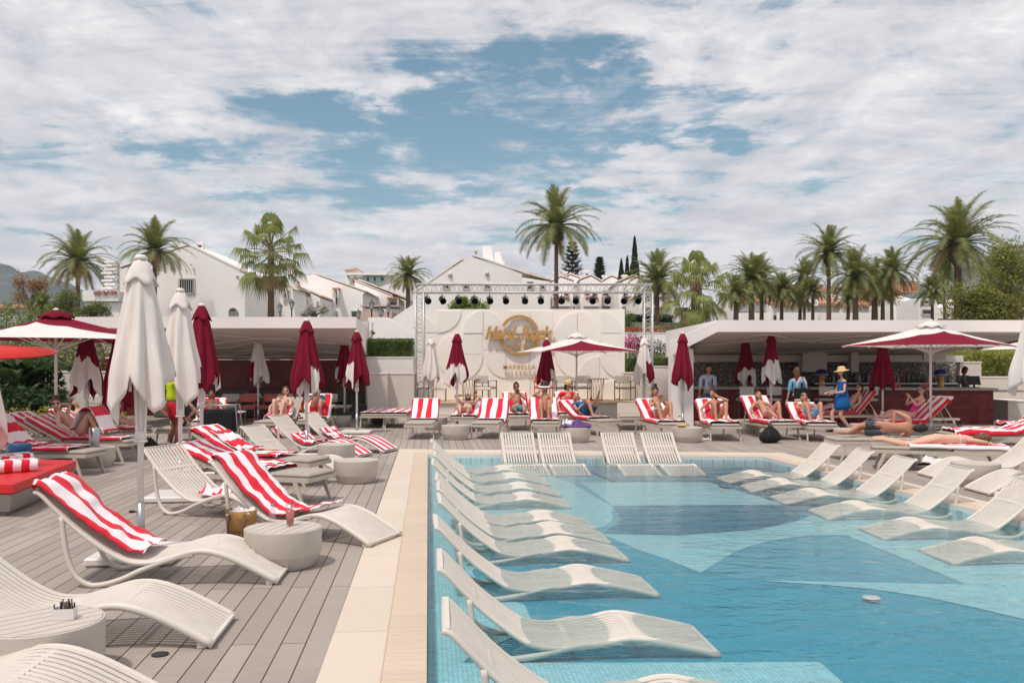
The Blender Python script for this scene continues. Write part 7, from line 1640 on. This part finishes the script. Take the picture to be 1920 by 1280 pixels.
# people standing
person('man in pale blue shirt and jeans standing at the left end of the bar', dict(pelvis=(0, 0, .92), back=(0, 0, 1), side=(1, 0, 0), face=(-.7, .5, -.1), crown=(0, 0, 1), ankleL=(.12, 0, .09), ankleR=(-.12, 0, .09), kneeL=(0, 1, 0), kneeR=(0, 1, 0), toeL=(.2, 1, 0), toeR=(-.2, 1, 0), wristL=(.24, .06, .84), wristR=(-.10, .26, 1.14), elbowL=(.1, -1, 0), elbowR=(-.2, -.5, -1)), at(1328, 26.4), PI*.9, 'skin2', 'hair_d', garments=(('shirt', 'shirt', 1.3), ('trousers', 'denim')), scale=1.02)
wb = person('woman in loose light blue top seen from behind, carrying a black shoulder bag', dict(pelvis=(0, 0, .88), back=(0, 0, 1), side=(-1, 0, 0), face=(0, 1, 0), crown=(0, 0, 1), ankleL=(-.10, 0, .09), ankleR=(.10, .15, .09), kneeL=(0, 1, 0), kneeR=(0, 1, 0), toeL=(0, 1, 0), toeR=(0, 1, 0), wristL=(-.24, .05, .80), wristR=(.34, .30, 1.02), elbowL=(-.1, -1, 0), elbowR=(.2, -.4, -1)), at(1494, 24.3), 0, 'skin1', 'hair_b', hlen=.2, fem=True, garments=(('shirt', 'lblue', 1.1), ('shorts', 'black', .6)))
t = thing('shoulder_bag', 'black tote with straw base and white rope handles on the woman in light blue', 'bag', at(1504, 24.05)); b = MB(); b.box((0, 0, .98), (.42, .13, .30), bev=.03); b.build('bag_body', MT['blackcloth'], t); b = MB(); b.box((0, 0, .80), (.40, .135, .08), bev=.02); b.build('straw_base', MT['straw'], t)
for y in (-.05, .05): b = MB(); b.tube([(-.14, y, 1.10), (-.12, y, 1.28), (-.04, y, 1.41), (.04, y, 1.40), (.10, y, 1.26), (.12, y, 1.10)], .011, 6); b.build('rope_handle', MT['whitecloth'], t)
person('woman in cobalt blue dress and wide straw sun hat walking past the loungers', dict(pelvis=(0, 0, .88), back=(0, 0, 1), side=(0, 1, 0), face=(1, -.1, -.15), crown=(.1, 0, 1), ankleL=(-.16, .08, .11), ankleR=(.20, -.09, .09), kneeL=(1, 0, 0), kneeR=(1, 0, 0), toeL=(1, 0, -.2), toeR=(1, 0, 0), wristL=(.26, .12, 1.02), wristR=(.30, -.12, 1.03), elbowL=(-.6, .4, -.6), elbowR=(-.6, -.4, -.6)), at(1579, 23.4), PI*1.02, 'skin1', 'hair_d', hlen=.28, fem=True, hat=('sun', 'straw'), garments=(('dress', 'bluec'), ('shoes', 'black')))
person('barman in dark grey shirt bending over the till at the right end of the counter', dict(pelvis=(0, 0, .92), back=(-.05, .25, 1), side=(-1, 0, 0), face=(.1, -1, -.6), crown=(0, -.3, 1), neck=(0, -.35, 1), ankleL=(-.12, 0, .09), ankleR=(.12, 0, .09), kneeL=(0, -1, 0), kneeR=(0, -1, 0), toeL=(0, -1, 0), toeR=(0, -1, 0), wristL=(-.1, -.30, 1.15), wristR=(.22, -.30, 1.15), elbowL=(-1, 0, -.6), elbowR=(1, 0, -.6)), at(1812, 27.9), 0, 'skin3', 'hair_d', garments=(('shirt', 'cushion_teal', .9), ('trousers', 'black')))
# ------------------------------------------------------------------ small things
def on_table(key, dx=0, dy=0): p = TABLES[key].location; return Vector((p.x+dx, p.y+dy, .337))
t = thing('pencil_box', 'white box of pencils on the nearest round table', 'pencil box', (X(122, 5.05), 5.05, .337), .15)
b = MB()
for c, d in (((0, .035, .03), (.11, .004, .06)), ((0, -.035, .03), (.11, .004, .06)), ((.054, 0, .03), (.004, .07, .06)), ((-.054, 0, .03), (.004, .07, .06)), ((0, 0, .003), (.11, .07, .006))): b.box(c, d)
b.build('box', MT['metalw'], t); rg = random.Random(2)
for k in range(12): b = MB(); x, y = rg.uniform(-.045, .045), rg.uniform(-.025, .025); b.tube([(x, y, .01), (x+rg.uniform(-.03, .02), y+rg.uniform(-.01, .01), rg.uniform(.075, .105))], .0045, 6); b.build('pencil', MT['dframe' if k % 3 else 'black'], t)
t = thing('drink_glass', 'tall clear cup of red drink with a straw on a round table', 'drink', tuple(on_table('T1', .045, .06)))
m, ntg, pb, out = newmat('thin_clear_cup'); ntg.nodes.remove(pb); g1 = N(ntg, 'ShaderNodeBsdfTransparent'); g1.inputs[0].default_value = (.93, .90, .90, 1); g2 = N(ntg, 'ShaderNodeBsdfGlossy', Roughness=.05); gm = N(ntg, 'ShaderNodeMixShader', Fac=.18); ntg.links.new(g1.outputs[0], gm.inputs[1]); ntg.links.new(g2.outputs[0], gm.inputs[2]); ntg.links.new(gm.outputs[0], out.inputs[0]); MT['clearcup'] = m
b = MB(); b.lathe([(.030, 0), (.032, .01), (.043, .19), (.041, .19)], 20); b.build('cup', MT['clearcup'], t); b = MB(); b.lathe([(.001, .012), (.029, .012), (.038, .135), (.001, .137)], 20); b.build('drink', MT['drink'], t); b = MB(); b.tube([(0, 0, .05), (.022, .0, .21)], .004, 6); b.build('straw', MT['black'], t)
t = thing('water_bottle', 'small clear bottle with blue cap lying by the drink', 'bottle', tuple(on_table('T1', -.16, .25)+Vector((0, 0, .0)))); b = MB(); b.lathe([(.03, 0), (.032, .10), (.015, .13), (.014, .145)], 14); b.build('bottle_body', MT['clearcup'], t); b = MB(); b.lathe([(.016, .145), (.016, .16), (.001, .161)], 12); b.build('cap', MT['lblue'], t)
def basket(p, label):
    t = thing('beach_bag', label, 'bag', p); b = MB(); b.lathe([(.10, 0), (.12, .01), (.145, .25), (.15, .33), (.142, .33), (.13, .05), (.001, .03)], 24); b.build('woven_body', MT['wicker'], t)
    for s in (-1, 1): b = MB(); b.tube([(-.07, s*.13, .30), (-.08, s*.165, .20), (-.05, s*.175, .07), (0, s*.18, .05), (.05, s*.175, .07), (.08, s*.165, .20), (.07, s*.13, .30)], .010, 6); b.build('handle', MT['dframe'], t)
    return t
bp2 = G(452, 1018); basket((bp2.x, bp2.y, 0), 'golden woven beach bag between the low round table and the towelled chaise')
crumple((bp2.x, bp2.y, .28), (.24, .24), 'white cloth stuffed into the golden beach bag', 7, hgt_=.08, mat='whitecloth', name='crumpled_cloth', group='loose cloths')
def backpack(px, py, s, label, m='blackcloth'):
    p = G(px, py); t = thing('backpack', label, 'bag', (p.x, p.y, 0), .3); b = MB()
    b.sphere((0, 0, .19*s), 1, 16, 12, fn=lambda v: Vector((v.x*.19*s*(1.25-v.z*.65), v.y*.14*s*(1.2-v.z*.5), v.z*.20*s)) + Vector((mnoise.noise(v*3)*.02, 0, mnoise.noise(v*4)*.015))); b.build('bag_body', MT[m], t)
    b = MB(); b.tube([(-.05*s, 0, .36*s), (-.03*s, 0, .42*s), (.03*s, 0, .42*s), (.05*s, 0, .36*s)], .010, 6); b.tube([(-.12*s, -.13*s, .30*s), (-.16*s, -.17*s, .15*s), (-.20*s, -.14*s, .02)], .014, 6); b.build('strap', MT['black'], t); return t
backpack(1444, 830, 1.0, 'black backpack standing on the deck before the black bikini woman'); backpack(1700, 873, .6, 'small dark bag on the deck under the prone woman’s lounger'); backpack(708, 795, .8, 'grey round bag under the flat towelled loungers', 'cushion_teal'); backpack(280, 850, .8, 'black bag on the deck under the lounger behind the nearest umbrella')
def sandals(px, py, rz, label, m='black'):
    p = G(px, py)
    t = thing('sandals', label, 'sandals', (p.x, p.y, 0), rz)
    for s in (-1, 1):
        b = MB(); b.sphere((0, s*.07, .014), 1, 14, 6, fn=lambda v: Vector((v.x*.13, v.y*.048*(1+.2*v.x), v.z*.013))); so_ = b.build('sole', MT[m], t); b = MB(); b.tube([(.02, s*.07-.045, .015), (.045, s*.07, .055), (.02, s*.07+.045, .015)], .009, 6); b.build('strap', MT[m], so_)
sandals(988, 820, .2, 'pair of black sandals on the deck left of the bucket hat person'); sandals(1327, 824, .1, 'pair of white sandals left of the dark haired woman’s lounger', 'whitecloth'); sandals(1402, 806, .3, 'white trainers on the deck behind the dark haired woman', 'whitecloth'); sandals(1752, 862, .3, 'white cloth slippers under the nearest right lounger', 'whitecloth')
t = thing('striped_bag', 'white and magenta striped beach bag under the lounger of the woman in sunglasses', 'bag', (X(528, 21.6), 21.6, 0)); b = MB(); b.sphere((0, 0, .17), 1, 16, 10, fn=lambda v: Vector((v.x*.22, v.y*.12, v.z*.17*(1+.2*v.x)))); 
uvs_ = [(v[0]*6+v[2]*5, .5) for v in b.v]
for i, f in enumerate(b.f): b.uv[i] = [uvs_[k2] for k2 in f]
b.build('bag_body', MT['towel'], t); b = MB(); b.tube([(-.1, 0, .30), (-.05, 0, .44), (.05, 0, .44), (.1, 0, .30)], .01, 6); b.build('handle', MT['purple'], t)
crumple((X(1080, 20.5), 20.5, .337), (.62, .5), 'heap of purple and red patterned clothes on the round table', 5, hgt_=.16, mat='purple', name='crumpled_cloth', group='loose cloths')
crumple((X(1066, 20.6), 20.6, .36), (.3, .3), 'white and grey scarf on the round table heap', 9, hgt_=.16, mat='whitecloth', name='crumpled_cloth', group='loose cloths')
crumple((X(1733, 15.9), 15.9, .02), (.8, .4), 'white crumpled cloth on the low step under the right loungers', 11, hgt_=.16, mat='whitecloth', name='crumpled_cloth', group='loose cloths')
t = thing('bowl', 'yellow bowl on the round table by the burgundy umbrella', 'bowl', (X(1278, 20.4), 20.4, .337)); b = MB(); b.lathe([(.06, 0), (.13, .05), (.14, .06), (.13, .055), (.05, .01)], 20); b.build('bowl_body', MT['straw'], t)
def glass(px, D, z, label, fill=None):
    t = thing('wine_glass', label, 'glass', (X(px, D), D, z), 0); b = MB(); b.lathe([(.035, 0), (.005, .006), (.004, .09), (.035, .13), (.040, .17), (.032, .21), (.030, .21)], 16); b.build('glass_body', MT['clearcup'], t)
    if fill: b = MB(); b.lathe([(.001, .10), (.033, .135), (.036, .16), (.001, .161)], 14); b.build('drink', MT[fill], t)
for a_ in ((843, 21.2, 'glass on the left side of the table by the burgundy and white umbrella'), (855, 21.1, 'glass in the middle of the table by the burgundy and white umbrella'), (866, 21.2, 'dark stemmed glass on the right side of the table by the umbrella')): glass(a_[0], a_[1], .337, a_[2])
t = thing('tray', 'black round tray on the table beside the tiled wall', 'tray', (X(637, 25.7), 25.7, .337)); b = MB(); b.lathe([(.36, 0), (.37, .03), (.355, .03), (.35, .01), (.001, .01)], 24); b.build('tray_body', MT['black'], t)
glass(629, 25.7, .35, 'glass of orange drink on the black tray', 'drink'); glass(652, 25.7, .35, 'clear wine glass on the black tray')
t = thing('ice_bucket', 'round blue lidded bucket behind the red daybed', 'bucket', (X(37, 13.5), 13.5, .0)); b = MB(); b.lathe([(.13, .0), (.15, .40), (.16, .50), (.16, .56), (.15, .575), (.001, .575)], 28); b.build('bucket_body', MT['bluebin'], t)
t = thing('steel_cup', 'brushed steel tumbler on the table behind the far left lounger', 'tumbler', (X(177, 15.5), 15.5, .337)); b = MB(); b.lathe([(.075, 0), (.08, .01), (.09, .33), (.085, .33), (.075, .02)], 20); b.build('cup', MT['steel'], t)
b = MB(); p = G(300, 1227); b.lathe([(.05, .0045), (.052, .007), (.03, .009), (.001, .0085)], 24); o = b.build('deck_light', MT['lamp']); o.location = (p.x, p.y, 0); tag(o, 'small round deck light set in the boards near the camera', 'deck light')
b = MB(); b.lathe([(.075, .0), (.08, .004), (.06, .008), (.001, .008)], 20); o = b.build('floor_inlet', MT['metalw']); p = G(1634, 1127, ZF); o.location = (p.x, p.y, ZF+.03); tag(o, 'white round inlet disc on the pool floor', 'pool fitting')
t = thing('service_trolley', 'black bag trolley with chrome frame beside the burgundy umbrella', 'trolley', (X(412, 20.8), 20.8, 0), .1)
b = MB(); b.box((0, 0, .45), (.75, .45, .55), bev=.06); b.build('black_bag', MT['blackcloth'], t); b = MB()
for s in (-1, 1): b.tube([(-.42, s*.24, .06), (-.42, s*.24, .82), (.40, s*.24, .82), (.46, s*.24, .06)], .015, 6)
b.build('frame', MT['steel'], t)
for sx in (-1, 1):
    for sy in (-1, 1): b = MB(); b.tube([(sx*.42, sy*.24-.015, .05), (sx*.42, sy*.24+.015, .05)], .05, 12); b.build('wheel', MT['black'], t)
t = thing('service_table', 'small white side table behind the black trolley', 'table', (X(432, 21.6), 21.6, 0)); b = MB(); b.box((0, 0, .62), (.6, .5, .03)); b.build('table_top', MT['seat'], t)
for sx in (-1, 1):
    for sy in (-1, 1): b = MB(); b.bar((sx*.28, sy*.22, 0), (sx*.28, sy*.22, .6), .02, .02); b.build('leg', MT['dframe'], t)
